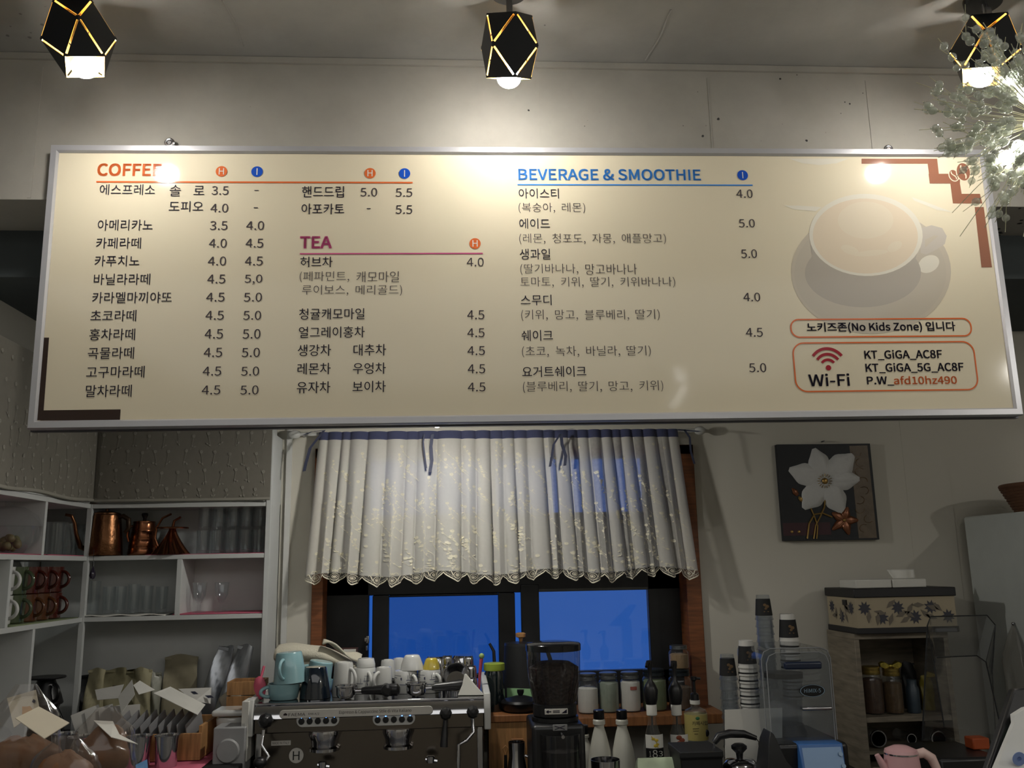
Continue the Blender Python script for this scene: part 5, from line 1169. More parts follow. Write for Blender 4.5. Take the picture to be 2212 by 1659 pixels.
# wooden box front left of the grinder and its hanging brush
Y = 3.12; x0, x1 = xat(1066, Y, 1.0), xat(1150, Y, 1.0)
t = thing('wooden_stand', 'light wooden stand between the coffee machine and the grinder', 'stand', ((x0+x1)/2, Y, ZM)); w = (x1-x0)/2+.02; hz = zat(1100, 1545, Y)-ZM
m = MB(); m.span((-w, 0, hz-.022), (w, .17, hz)); m.build('top_board', WOODS, t, .002)
m = MB(); m.span((-w+.005, .006, 0), (w-.005, .165, hz-.022)); m.build('body', WOODL, t, .001)
m = MB(); m.span((-.005, -.004, hz-.12), (.035, .006, hz-.075)); m.build('hook_plate', wood('pale_hook_wood', (150, 104, 66)), t, .001)
zst = ZM+hz+.0005
t = thing('cleaning_brush', 'brush with a black handle hanging by its wooden loop', 'brush', (xat(1092, Y-.02, 1.0), Y-.02, ZM+hz-.10)); m = MB(); m.tube([(0, 0, -.02), (0, 0, -.11), (0, 0, -.2)], [.005, .007, .008], 10); m.build('handle', BLACKP, t)
m = MB(); m.tube([(0, 0, -.02), (-.008, 0, 0), (0, 0, .008), (.008, 0, 0), (0, 0, -.02)], .003, 8); m.build('loop', WOODL, t)
# black electric-style pot on the sill with wooden knob
Yk = 3.36; kk_ = mp(Yk, 1.3); bx = xat(1126, Yk, 1.25)
t = thing('black_kettle', 'matte black gooseneck kettle with wooden knob in front of the window', 'kettle', (bx, Yk+.0, ZS+.001)); H = zat(1126, 1386, Yk)-ZS; w = 36*kk_
m = MB(); m.lathe([(0, 0), (w*1.25, 0), (w*1.28, .005), (w*1.15, H*.35), (w*1.0, H*.95), (0, H*.95)], 36); m.build('body', BLACKM, t)
m = MB(); m.lathe([(w*1.0, H*.95), (w*.98, H*.985), (w*.3, H), (0, H)], 32); m.build('lid', mat('dark_grey_lid', (46, 46, 48), .3, .4), t)
m = MB(); m.lathe([(.006, H), (.008, H+.012), (.018, H+.016), (.019, H+.028), (.012, H+.031), (0, H+.031)], 20); m.build('knob', WOODL, t)
m = MB(); m.tube([(-w*1.1, -.01, H*.25), (-w*1.5, -.01, H*.3), (-w*1.6, -.01, H*.6), (-w*1.65, -.01, H*.88), (-w*1.9, -.01, H*.985)], [.009, .008, .007, .006, .005], 10); m.build('spout', BLACKM, t)
m = MB(); m.tube([(w*.95, 0, H*.9), (w*1.5, 0, H*.93), (w*1.75, 0, H*.75), (w*1.6, 0, H*.35)], .008, 10); m.build('handle', BLACKM, t)
# green lidded jar, black pan, green card
Yg = 3.22; t = thing('jar', 'dark jar with a yellow-green lid right of the coffee machine', 'jar', (xat(1068, Yg, 1.2), Yg, zst)); H = zat(1068, 1432, Yg)-zst; w = 22*mp(Yg, 1.2)
m = MB(); m.lathe([(0, 0), (w*.95, 0), (w, .005), (w, H*.78), (w*.88, H*.84), (w*.88, H*.86), (0, H*.86)], 30); m.build('body', mat('dark_jar_glass', (16, 26, 28), .08, coat=.8), t)
m = MB(); m.lathe([(w*1.02, H*.85), (w*1.04, H*.87), (w*1.04, H*.99), (w*.98, H), (0, H)], 30); m.build('lid', mat('lime_lid', (150, 168, 60), .4), t)
Yp = 3.10; H0 = zst
t = thing('black_pan_lid', 'round black pan with lid and knob on the wooden stand', 'pan', (xat(1126, Y+.06, 1.1), Y+.075, zst)); w = 44*mp(Y, 1.1)
m = MB(); m.lathe([(0, 0), (w*.8, 0), (w*.95, .012), (w, .03), (0, .03)], 36); m.build('pan', BLACKP, t)
m = MB(); m.lathe([(w*1.02, .0305), (w*.95, .038), (w*.3, .05), (0, .052)], 36); m.build('lid', BLACKP, t)
m = MB(); m.lathe([(.007, .05), (.012, .062), (.012, .070), (0, .071)], 16); m.build('knob', BLACKP, t)
card('pale green card standing behind the black pan', [P(1095, 1486, Y=3.28), P(1150, 1488, Y=3.28), P(1150, 1520, Y=3.27), P(1096, 1518, Y=3.27)], m_=mat('green_card', (128, 168, 120), .7), name='green_card', th=.003)
# jars on the sill
METL = mat('zinc_lid', (132, 136, 138), .35, .9)
def mason(label, px, Y, z, wpx, hpx, fill, fillh, lidm=METL, group=None, sq=0, name='mason_jar'):
    k = mp(Y, 1.2); r = wpx*k/2; h = hpx*k; t = thing(name, label, 'jar', onz(px, Y, z), 0, group)
    m = MB(); m.lathe([(0, 0), (r*.9, 0), (r*.98, .006), (r, .014), (r, h*.68), (r*.93, h*.77), (r*.78, h*.82), (r*.78, h*.86)], 32); m.build('glass_body', GLASS, t)
    m = MB(); m.lathe([(0, .004), (r*.88, .004), (r*.95, .016), (r*.95, h*fillh), (r*.7, h*fillh+.004), (0, h*fillh+.006)], 32); m.build('contents', fill, t)
    m = MB(); m.lathe([(r*.84, h*.83), (r*.87, h*.84), (r*.87, h*.9), (r*.84, h*.905), (r*.84, h*.93), (r*.86, h*.94), (r*.86, h*.985), (r*.8, h), (0, h)], 32); m.build('lid', lidm, t)
    return t
G_ = 'jars along the window sill'; PW1 = mat('white_powder', (206, 202, 196), .9, var=.05, scale=40, bump=.2); PW2 = mat('grey_green_sugar', (138, 146, 132), .85, var=.15, scale=60)
mason('mason jar of white powder, nearest the grinder on the sill', 1270, 3.40, ZS+.001, 46, 82, PW1, .62, group=G_)
mason('mason jar of greyish granules between two white powder jars', 1315, 3.41, ZS+.001, 45, 82, PW2, .74, group=G_)
t = mason('mason jar of white powder with a small red sticker', 1362, 3.41, ZS+.001, 45, 82, PW1, .74, group=G_)
m = MB(); r = 22.5*mp(3.41, 1.2)+.0006; m.add([(r*cos(a), r*sin(a), zz) for zz in (.078, .09) for a in [radians(-100+38*i/8) for i in range(9)]], [(i, i+1, 10+i, 9+i) for i in range(8)]); m.build('sticker', mat('red_sticker', (150, 84, 74), .6), t)
DKL = mat('dark_clip_lid', (52, 58, 62), .3, .6)
mason('dark-lidded canister of green tea powder on the sill', 1414, 3.42, ZS+.001, 54, 86, mat('matcha_powder', (106, 118, 84), .9), .72, DKL, G_, name='storage_jar')
t6 = mason('dark-lidded canister of cocoa powder at the right end of the sill', 1470, 3.42, ZS+.001, 52, 84, mat('cocoa_powder', (92, 74, 60), .9), .55, DKL, G_, name='storage_jar')
mason('small clip-top jar of oats standing on the cocoa canister', 1466, 3.42, ZS+.001+84*mp(3.42, 1.2)+.0005, 44, 50, mat('oat_flakes', (150, 122, 88), .9, var=.3, scale=90, bump=.4), .60, METL, G_, name='clip_top_jar')
# ================================================================== COFFEE GRINDER
Yg = 2.80; kg = mp(Yg, 1.2); gx = xat(1199, Yg, 1.15); gz = lambda py: zat(1199, py, Yg)-ZM
t = thing('coffee_grinder', 'tall black coffee grinder with a clear hopper of beans', 'coffee grinder', (gx, Yg, ZM))
A, B, C_, D_ = gz(1388), gz(1402), gz(1478), gz(1536); R1 = 59*kg; R2 = 44*kg
m = MB(); m.lathe([(R2, D_), (R2*1.08, D_+(C_-D_)*.4), (R1*.93, C_), (R1*.97, C_+.02), (R1, B)], 40); m.build('hopper', clear('smoky_hopper_plastic', (.74, .74, .74), .05, (90, 90, 95), .05), t)
m = MB(); r_ = random.Random(2)
top = gz(1432); m.lathe([(0, D_+.002), (R2*.94, D_+.002), (R2*1.02, D_+(C_-D_)*.4), (R1*.89, C_), (R1*.92, top-.012), (R1*.6, top+.004), (R1*.2, top+.007), (0, top+.006)], 40); m.build('beans', beans('coffee_beans', (52, 36, 28), (14, 10, 8), 95), t)
m = MB(); m.lathe([(R1*1.0, B-.003), (R1*1.03, B-.003), (R1*1.03, A-.004), (R1*.98, A), (R1*.6, A+.004), (0, A+.004)], 40); m.build('hopper_lid', mat('smoky_black_lid', (26, 26, 28), .15), t)
zc2, zb3 = gz(1518), gz(1545)
m = MB(); m.lathe([(R2*1.02, zb3), (R2*1.08, zb3+.004), (R2*1.08, zc2), (R2*1.0, zc2+.003)], 36); m.lathe([(R2*1.15, zb3-.012), (R2*1.15, zb3-.001), (0, zb3-.001)], 36); m.build('collar', BLACKP, t)
W2 = 56*kg
m = MB(); m.box((0, .02, zb3/2-.006), (2*W2, .22, zb3-.014)); m.build('body', BLACKP, t, .012, seg=3)
m = MB(); m.box((-.003, -R2*1.08-.001, (zb3+zc2)/2+.003), (.068, .004, .016)); m.build('label_plate', mat('pale_plate', (206, 202, 194), .4), t, .001)
m = MB(); yy = -R2*1.08-.0036; zz = (zb3+zc2)/2-.003
m.prism([(-.034, yy, zz+.006), (-.026, yy, zz+.011), (-.026, yy, zz+.0075), (-.018, yy, zz+.0075), (-.018, yy, zz+.0045), (-.026, yy, zz+.0045), (-.026, yy, zz+.001)], (0, -.0004, 0)); m.prism([(.012, yy, zz+.001), (.028, yy, zz+.001), (.028, yy, zz+.012)], (0, -.0004, 0)); m.text('GRIND', (-.014, yy, zz+.0065), (1, 0, 0), (0, 0, 1), .022, .005) if False else None
m.box((-.003, yy, zz+.008), (.02, .0004, .002)); m.box((-.003, yy, zz+.004), (.02, .0004, .002)); m.build('label_print', INK, t, smooth=False)
zs2 = gz(1560); m = MB(); m.box((.004, -.092, zs2), (.042, .004, .017)); m.build('dial_plate', mat('grey_plate', (130, 130, 130), .4), t, .001)
m = MB(); m.tube([(-.012, -.0945, zs2-.005), (.018, -.0945, zs2+.005)], .001, 5); m.tube([(-.012, -.0945, zs2+.005), (.018, -.0945, zs2-.005)], .001, 5); m.build('dial_print', INK, t)
zw0, zw1 = gz(1652), gz(1572); m = MB(); m.lathe([(.058, zw0), (.060, zw1), (.056, zw1), (.054, zw0)], 32, (.004, -.085, 0)); m.build('dosing_chamber', clear('smoky_hopper_plastic'), t)
m = MB(); m.lathe([(.060, zw0-.012), (.061, zw0+.003), (0, zw0+.003)], 32, (.004, -.085, 0)); m.build('chamber_rim', CHROME, t)
m = MB(); m.lathe([(.053, zw0+.004), (.053, zw0+(zw1-zw0)*.55), (0, zw0+(zw1-zw0)*.6)], 28, (.004, -.085, 0)); m.build('ground_coffee', mat('ground_coffee', (24, 18, 15), .9), t)
m = MB(); m.box((.01, -.15, zw1+.004), (.03, .01, .006)); m.build('status_light', emitter('warm_status_light', (1, .85, .6, 1), 2.0), t) if False else None
m = MB(); m.tube([(.006, -.1, zw1+.0), (.006, -.146, zw1-.001)], .005, 10); m.build('lever_pin', CHROME, t)
st_ = thing('milk_jug', 'round polished steel milk jug beside the grinder', 'milk jug', onz(1118, 2.92, ZM)); h = zat(1118, 1602, 2.92)-ZM
m = MB(); m.lathe([(0, 0), (.03, 0), (.036, .006), (.036, h*.45), (.030, h*.62), (.024, h*.8), (.026, h), (.0245, h), (.022, h*.8), (.028, h*.6), (0, h*.5)], 30); m.build('body', CHROME, st_)
m = MB(); m.tube(arc_handle(.033, h*.6, h*.4, .03, d=(.8, -.2)), .004); m.build('handle', CHROME, st_)
# ================================================================== BOTTLES RIGHT OF THE GRINDER
def bottle_profile(r, h, neck, sh): return [(0, 0), (r*.94, 0), (r, .006), (r, h*sh), (r*.88, h*(sh+.08)), (neck*1.2, h*.86), (neck, h*.9), (neck, h)]
MILKW = mat('milky_white_bottle', (196, 194, 182), .35)
for px, lb, Y in ((1299, 'white milk bottle with black cap, nearer the grinder', 2.99), (1349, 'white milk bottle with black cap, right of its twin', 2.98), (1262, 'white milk bottle half hidden behind the grinder', 3.14)):
    k = mp(Y, 1.1); h = zat(px, 1553 if px > 1270 else 1585, Y)-ZM; t = thing('milk_bottle', lb, 'bottle', onz(px, Y, ZM), 0, 'white milk bottles'); r = 27*k
    m = MB(); m.lathe([(0, 0), (r*.95, 0), (r, .006), (r, h*.42), (r*.86, h*.62), (r*.55, h*.82), (r*.40, h*.9), (r*.40, h*.93), (r*.5, h*.94), (r*.5, h*.985), (r*.42, h), (0, h)], 36); m.build('body', MILKW, t)
    m = MB(); m.lathe([(r*.42, h+.0005), (r*.44, h+.002), (r*.44, h+.026), (r*.40, h+.028), (0, h+.028)], 24); m.build('cap', BLACKP, t)
SYR = clear('amber_syrup', (.62, .36, .14), .15, (90, 50, 20)); 
def syrup(label, px, Y, syc, pic):
    k = mp(Y, 1.1); t = thing('syrup_bottle', label, 'bottle', onz(px, Y, ZM), 0, 'syrup bottles with black pumps'); r = 23*k; h = zat(px, 1544, Y)-ZM
    m = MB(); m.lathe([(0, 0), (r*.95, 0), (r, .005), (r, h*.62), (r*.8, h*.76), (r*.4, h*.92), (r*.38, h)], 32); m.build('glass_body', GLASS, t)
    m = MB(); m.lathe([(0, .004), (r*.93, .004), (r*.95, h*.38), (0, h*.38)], 30); m.build('syrup', syc, t)
    def lab(z0, z1, rr, mm, nm, half=55):
        m = MB(); n = 12; m.add([(rr*cos(a), rr*sin(a), zz) for zz in (z0, z1) for a in [radians(-90-half+2*half*i/n) for i in range(n+1)]], [(i, i+1, n+2+i, n+1+i) for i in range(n)]); return m.build(nm, mm, t)
    z_l = zat(px, 1583, Y)-ZM; z_m = zat(px, 1612, Y)-ZM; z_b = zat(px, 1642, Y)-ZM
    lab(z_m, z_l, r+.0006, PAPER, 'picture_label'); lab(z_b, z_m, r+.0006, BLACKP, 'number_label')
    m = MB(); zc = (z_l+z_m)/2
    if pic == 'vanilla':
        for dx, dz, a in ((-.006, .008, .6), (.004, .004, -.7), (.006, -.008, .3), (0, -.012, 1.2)):
            m.ball((dx, -r-.0012, zc+dz), .006, 10, 6, (1, .12, .45+.4*abs(sin(a))))
        m.tube([(-.012, -r-.001, zc+.016), (.004, -r-.0016, zc-.002), (.008, -r-.001, zc-.018)], .0012, 6); m.build('label_picture', mat('vanilla_yellow', (206, 178, 60), .6), t)
    else:
        for dx, dz in ((-.004, .012), (.005, .004), (-.003, -.004), (.004, -.012)): m.ball((dx, -r-.0012, zc+dz), .009, 10, 6, (1, .15, .75))
        m.build('label_picture', mat('hazelnut_brown', (132, 62, 36), .6), t)
    m = MB(); yy = -r-.0016; w = r*1.15; zt = (z_m+z_b)/2-.003
    m.text('1', (-w*.55, yy, zt), (1, 0, 0), (0, 0, 1), w*.14, .016); m.text('8', (-w*.28, yy, zt-.003), (1, 0, 0), (0, 0, 1), w*.42, .022); m.text('3', (w*.22, yy, zt), (1, 0, 0), (0, 0, 1), w*.34, .016); m.build('label_number', PAPER, t, smooth=False)
    m = MB(); m.lathe([(r*.42, h-.002), (r*.5, h), (r*.5, h+.03), (r*.46, h+.032)], 20); m.lathe([(r*.5, h+.0), (r*.5, h+.001)], 20); m.build('neck_band', PAPER, t)
    m = MB(); m.lathe([(r*.5, h+.032), (r*.62, h+.045), (r*.7, h+.075), (r*.5, h+.09), (r*.2, h+.105), (r*.16, h+.13), (r*.3, h+.15), (r*.3, h+.163), (0, h+.165)], 20); m.tube([(0, 0, h+.155), (-.012, -.02, h+.157), (-.018, -.034, h+.148)], [.005, .005, .004], 8); m.build('pump', BLACKP, t)
    m = MB(); m.tube([(0, 0, h), (0, 0, .02)], .003, 8); m.build('dip_tube', BLACKP, t)
syrup('syrup bottle with a yellow vanilla flower picture and black pump', 1416, 2.90, SYR, 'vanilla')
syrup('syrup bottle with a brown nut picture and black pump', 1470, 2.92, clear('brown_syrup', (.5, .26, .12), .2, (80, 36, 20)), 'nut')
Y = 3.0; k = mp(Y, 1.1); t = thing('plastic_syrup_bottle', 'plastic bottle with a big yellow wrap and white capped black pump', 'bottle', onz(1511, Y, ZM), 0); r = 25*k; h = zat(1511, 1520, Y)-ZM; zl0, zl1 = zat(1511, 1596, Y)-ZM, zat(1511, 1541, Y)-ZM
m = MB(); m.lathe([(0, 0), (r*.94, 0), (r, .006), (r, zl1), (r*.9, zl1+.012), (r*.4, h-.01), (r*.38, h)], 32); m.build('body', PLASTC, t)
m = MB(); m.lathe([(r*1.005, zl0), (r*1.01, zl0+.001), (r*1.01, zl1)], 32); m.build('wrap_label', mat('yellow_wrap', (178, 164, 98), .5), t)
m = MB(); m.text('카페시럽', (-r*.62, -r*1.02-.0012, zl1-.03), (1, 0, 0), (0, 0, 1), r*1.35, .013); m.box((-.012, -r*1.02-.001, zl1-.040), (.02, .0004, .0015)); m.box((-.012, -r*1.02-.001, zl1-.047), (.018, .0004, .0012)); m.box((-.012, -r*1.02-.001, zl1-.056), (.012, .0004, .0012)); m.build('label_lettering', INK, t, smooth=False)
m = MB(); m.ball((-.004, -r*1.0-.0006, zl1-.009), .007, 12, 6, (1, .15, .75)); m.build('label_emblem', mat('leaf_green', (50, 110, 70), .5), t)
m = MB(); m.ball((r*.7, -r*.76, zl0+.022), .011, 12, 8, (.7, .25, 1)); m.build('label_picture', BLACKP, t)
m = MB(); m.lathe([(r*.38, h-.002), (r*.44, h), (r*.44, h+.012), (0, h+.012)], 20); m.build('cap', PAPER, t)
m = MB(); m.lathe([(r*.40, h+.012), (r*.36, h+.03), (r*.14, h+.036), (r*.12, h+.07), (r*.26, h+.075), (r*.26, h+.085), (0, h+.086)], 16); m.tube([(0, 0, h+.08), (.02, -.01, h+.079)], .004, 8); m.build('pump', BLACKP, t)
Y = 2.78; o = steel_cup('steel tumbler with an upturned rim at the bottom edge, before the milk bottles', 1310, Y, .0435, zat(1310, 1640, Y)-ZM, ZM, None, 'steel_tumbler', 1.0)
t = thing('wet_wipe_pack', 'white and green wet wipe pack at the bottom edge below the syrups', 'package', onz(1422, 2.76, ZM)); h = zat(1422, 1636, 2.76)-ZM; w = 46*mp(2.76, 1)
m = MB(); m.loft([[(-w*(1-q*q*.12)*1.0, -.035*(1-q), z_), (w*(1-q*q*.1), -.035*(1-q), z_), (w*(1-q*q*.1), .035*(1-q), z_), (-w*(1-q*q*.12), .035*(1-q), z_)] for q, z_ in ((.0, 0), (.05, h*.5), (.3, h*.8), (.7, h*.95), (.96, h))]); m.build('pack', mat('white_green_film', (186, 200, 170), .35, var=.2, scale=26), t, .003)
m = MB(); m.box((-w*.4, -.0362, h*.72), (w*.5, .001, .016)); m.box((w*.3, -.0362, h*.6), (w*.6, .001, .014)); m.build('green_print', mat('leaf_print_green', (96, 150, 84), .5), t)
# ================================================================== RIGHT SIDE: takeaway cups
def cup_stack(px, py_top, py_bot, Y, kind, n, label, step_px, sleeve=True, wpx=40, group=''):
    k = mp(Y, 1.3); z_top = zat(px, py_top, Y); x = xat(px, Y, z_top); r = wpx*k/2; h = r*2*1.42; step = step_px*k
    LOGO = mat('tan_cup_logo', (112, 88, 58), .7); SLV = mat('black_card_sleeve', (24, 24, 24), .75); LIP = mat('white_cup_card', (206, 204, 198), .6)
    for i in range(n):
        nm = 'paper_cup' if kind == 'paper' else 'plastic_cup'
        where = 'topmost' if i == 0 else ('%s from the top' % ['', 'second', 'third', 'fourth', 'fifth', 'sixth', 'seventh', 'eighth', 'ninth', 'tenth'][i])
        t = thing(nm, '%s, %s of the %s' % ('upturned white paper cup' if kind == 'paper' else 'upturned clear plastic cup', where, label), 'cup', (x, Y, z_top-h-step*i), 0, group)
        rt = r*.74; m = MB(); th = .0006
        rr = lambda v: r+(rt-r)*v
        m.lathe([(r*1.05, 0), (r*1.07, .003), (r*1.03, .006), (r, .006), (rt, h), (0, h-.004 if kind == 'paper' else h)], 30); m.build('body', LIP if kind == 'paper' else PLASTC, t)
        if i == 0 and sleeve:
            a, b = (.16, .80) if kind == 'paper' else (.18, .84)
            m = MB(); m.lathe([(rr(a)*1.02+.0006, h*a), (rr(b)*1.02+.0006, h*b)], 30); m.build('sleeve', SLV, t)
            m = MB(); q = (a+b)/2; R_ = rr(q)*1.02+.0012
            for dx, dz, s_ in ((-.004, .008, .006), (.004, .003, .007), (-.001, -.004, .005)): m.ball((dx, -R_, h*q+dz), s_, 8, 6, (1, .1, .8))
            m.box((0, -R_, h*q-.014), (.018, .0006, .003)); m.build('sleeve_logo', LOGO, t)
        elif kind == 'paper':
            m = MB(); m.lathe([(r*1.035, .0065), (r*1.0, .0115)], 30); m.build('band', SLV, t)
cup_stack(1570, 1413, 1659, 2.98, 'plastic', 9, 'shortest clear cup stack', 20, True, 38, 'clear cups in the stack nearest the window')
cup_stack(1611, 1383, 1659, 2.96, 'paper', 8, 'paper stack nearest the window', 16, True, 41, 'paper cups in the stack nearest the window')
cup_stack(1647, 1285, 1659, 3.08, 'plastic', 10, 'tallest clear cup stack', 16, True, 38, 'clear cups in the tallest stack')
cup_stack(1700, 1326, 1659, 3.06, 'paper', 9, 'paper stack behind the blender', 15, True, 42, 'paper cups in the stack behind the blender cover')
# cup stands carrying the four stacks (hidden by what stands in front)
for px, Y, nm, n_, stp, w_, pt in ((1570, 2.98, 'shortest clear cup stack', 9, 20, 38, 1413), (1611, 2.96, 'nearest white paper cup stack', 8, 16, 41, 1383), (1647, 3.08, 'tallest clear cup stack', 10, 16, 38, 1285), (1700, 3.06, 'white paper cup stack behind the blender cover', 9, 15, 42, 1326)):
    k = mp(Y, 1.3); zt2 = zat(px, pt, Y)-w_*k*1.42-stp*k*(n_-1); m = MB(); m.lathe([(0, ZM+.0005), (w_*k*.42, ZM+.0005), (w_*k*.42, zt2-.001), (0, zt2-.001)], 20, (xat(px, Y, 1.2), Y, 0))
    tag(m.build('cup_stand', PLASTC), 'clear stand under the ' + nm, 'stand', 'stands under the cup stacks')
# white board propped in front of the cups
card('blank white board propped before the cup stacks', [P(1566, 1533, Y=2.86), P(1690, 1529, Y=2.86), P(1690, 1680, Y=2.84), P(1568, 1690, Y=2.84)], th=.004, name='white_board', cat='board')
# glass pot with black handle, black bin, dark dome
Y = 2.70; k = mp(Y, 1.0); gx2 = xat(1600, Y, 1.0); zl_ = zat(1600, 1650, Y)-ZM
t = thing('glass_pot', 'steel lidded pot with an arched black carrying handle at the bottom edge', 'pot', (gx2, Y, ZM))
m = MB(); m.lathe([(0, 0), (40*k, 0), (44*k, .02), (42*k, zl_*.75), (36*k, zl_-.012), (0, zl_-.012)], 36); m.build('body', GLASST, t)
m = MB(); m.lathe([(38*k, zl_-.012), (38*k, zl_), (30*k, zl_+.012), (8*k, zl_+.018), (0, zl_+.018)], 36); m.build('lid', CHROME, t)
m = MB(); m.lathe([(7*k, zl_+.018), (8*k, zl_+.03), (17*k, zl_+.042), (17*k, zl_+.05), (10*k, zl_+.056), (0, zl_+.057)], 24); m.build('knob', BLACKP, t)
pts = [(xat(px, Y, 1.1)-gx2, -.004, zat(px, py, Y)-ZM) for px, py in ((1640, 1640), (1646, 1612), (1632, 1594), (1606, 1585), (1575, 1584), (1552, 1590), (1541, 1604))]
m = MB(); m.tube(pts[2:], [.007, .011, .012, .011, .008], 12); m.build('handle', BLACKP, t)
m = MB(); m.tube(pts[:3], .003, 8); m.tube([pts[-1], (pts[-1][0]+.005, -.004, zl_-.02)], .003, 8); m.build('handle_bracket', CHROME, t)
Y = 2.72; m = MB(); k = mp(Y, 1); w = 46*k; h = zat(1510, 1612, Y)-ZM
m.loft([[(-w*.85, -.06, 0), (w*.85, -.06, 0), (w*.85, .06, 0), (-w*.85, .06, 0)], [(-w, -.07, h*.9), (w, -.07, h*.9), (w, .07, h*.9), (-w, .07, h*.9)], [(-w*1.04, -.074, h*.92), (w*1.04, -.074, h*.92), (w*1.04, .074, h*.92), (-w*1.04, .074, h*.92)], [(-w*1.04, -.074, h), (w*1.04, -.074, h), (w*1.04, .074, h), (-w*1.04, .074, h)]])
o = tag(m.build('black_bin', BLACKM, None, .003), 'black open bin in front of the syrup bottles', 'bin'); o.location = onz(1508, Y, ZM)
Y = 2.62; k = mp(Y, 1); h = zat(1680, 1572, Y)-ZM; m = MB(); w = 44*k
m.loft([[(-w*.9, -.05, 0), (w*.95, -.05, 0), (w*.95, .05, 0), (-w*.9, .05, 0)], [(-w*.95, -.05, h*.6), (w*1.2, -.05, h*.45), (w*1.2, .05, h*.45), (-w*.95, .05, h*.6)], [(-w*.7, -.04, h*.9), (w*.1, -.045, h*.72), (w*.1, .045, h*.72), (-w*.7, .04, h*.9)], [(-w*.52, -.03, h), (-w*.35, -.03, h*.97), (-w*.35, .03, h*.97), (-w*.52, .03, h)]])
o = tag(m.build('black_jug', BLACKM, None, .006, seg=3), 'matte black jug with a pointed spout before the blender', 'jug'); o.location = onz(1692, 2.60, ZM)
# ---- enclosed blender with a clear sound cover
Y = 2.80; k = mp(Y, 1.15); bx0, bx1 = xat(1650, Y, 1.2), xat(1800, Y, 1.2); bz0, bz1 = zat(1720, 1600, Y), zat(1720, 1400, Y); bc = Vector(((bx0+bx1)/2, Y, ZM))
t = thing('blender', 'countertop blender under a clear sound cover with an oval badge', 'blender', bc); w = (bx1-bx0)/2; z0, z1 = bz0-ZM, bz1-ZM
def shell(mb, w, d0, d1, z0, z1, r):
    pr_ = []
    for (x, z) in ((-w, z0), (-w, z1-r)): pr_.append((x, z))
    for q in range(1, 7): a = pi-pi/2*q/6; pr_.append((-w+r+r*cos(a), z1-r+r*sin(a)))
    for q in range(0, 7): a = pi/2-pi/2*q/6; pr_.append((w-r+r*cos(a), z1-r+r*sin(a)))
    pr_.append((w, z0)); n = len(pr_)
    vs = [(x, d0, z) for x, z in pr_]+[(x, d1, z) for x, z in pr_]; mb.add(vs, [(i, i+1, n+i+1, n+i) for i in range(n-1)]); mb.add(vs[:n], [tuple(range(n))]); mb.add(vs[n:], [tuple(range(n))])
m = MB(); shell(m, w, .0, .24, z0, z1, .03); m.build('sound_cover', ACRYL, t)
m = MB(); shell(m, w*.9, -.012, -.006, z0-.0, z1-.012, .03); m.build('cover_door', ACRYL, t)
EDGE = mat('polished_acrylic_edge', (150, 152, 154), .2)
def edge_tube(w, y, z0, z1, r): 
    p = [(-w, y, z0), (-w, y, z1-r), (-w+r*.3, y, z1-r*.3), (-w+r, y, z1), (w-r, y, z1), (w-r*.3, y, z1-r*.3), (w, y, z1-r), (w, y, z0)]
    m = MB(); m.tube(p, .0016, 6); return m
edge_tube(w*.9, -.012, z0, z1-.012, .03).build('door_edge', EDGE, t); edge_tube(w, .0, z0, z1, .03).build('cover_edge', EDGE, t)
def fr(px, py, y=Y-.016): q = P(px, py, Y=y); return q-bc
a, b = fr(1692, 1438), fr(1772, 1436); m = MB(); m.box(((a.x+b.x)/2, -.022, a.z), (b.x-a.x, .02, .022)); m.build('door_grip', mat('dark_blue_plastic', (34, 44, 66), .3), t, .006, seg=3)
a, b = fr(1731, 1531), fr(1796, 1529); m = MB(); m.box(((a.x+b.x)/2, -.020, a.z), (b.x-a.x, .012, .010)); m.build('chrome_latch', STEEL, t, .004, seg=3)
q = fr(1755, 1492); m = MB(); m.M = Matrix.Translation((q.x, -.014, q.z)) @ Matrix.Rotation(pi/2, 4, 'X'); m.lathe([(0, 0), (.040, 0), (.040, .002), (0, .0022)], 40, sy=.46); m.build('badge', mat('badge_black', (12, 14, 18), .3), t)
m = MB(); n = 48; m.add([(q.x+rr_*cos(a), -.0168, q.z+rr_*.46*sin(a)) for rr_ in (.0385, .0365) for a in [2*pi*i/n for i in range(n)]], [(i, (i+1) % n, n+(i+1) % n, n+i) for i in range(n)]); m.text('HiMIX-5', (q.x-.026, -.0170, q.z-.0055), (1, 0, 0), (0, 0, 1), .052, .012); m.build('badge_lettering', mat('badge_blue_white', (150, 176, 196), .4), t, smooth=False)
m = MB(); m.lathe([(.045, z0+.002), (.05, z0+.03), (.062, z0+.17), (.06, z0+.17), (.047, z0+.03), (.042, z0+.004)], 8, (0, .12, 0)); m.build('jar', ACRYL, t)
m = MB(); m.lathe([(.064, z0+.17), (.064, z0+.185), (0, z0+.19)], 8, (0, .12, 0)); m.build('jar_lid', BLACKP, t)
m = MB(); m.lathe([(.06, z0), (.05, z0+.03), (0, z0+.03)], 24, (0, .12, 0)); m.build('coupling', BLACKP, t)
m = MB(); m.span((-w-.012, -.05, 0), (w+.012, .26, z0)); m.build('base', BLACKP, t, .012, seg=3)
tl = fr(1725, 1608, Y-.06); tr = fr(1820, 1605, Y-.06); bl = fr(1738, 1690, Y-.10); brr = fr(1832, 1690, Y-.10)
m = MB(); m.prism([bl, brr, tr, tl], (0, .06, 0)); cp_ = m.build('control_panel', mat('blue_control_panel', (50, 98, 160), .4), t, .003)
e1 = tr-tl; e2 = bl-tl; nn = e1.cross(e2).normalized(); nn = nn if nn.y < 0 else -nn
pp = lambda u, v, l=.0: tl+e1*u+e2*v+nn*(.0006+l)
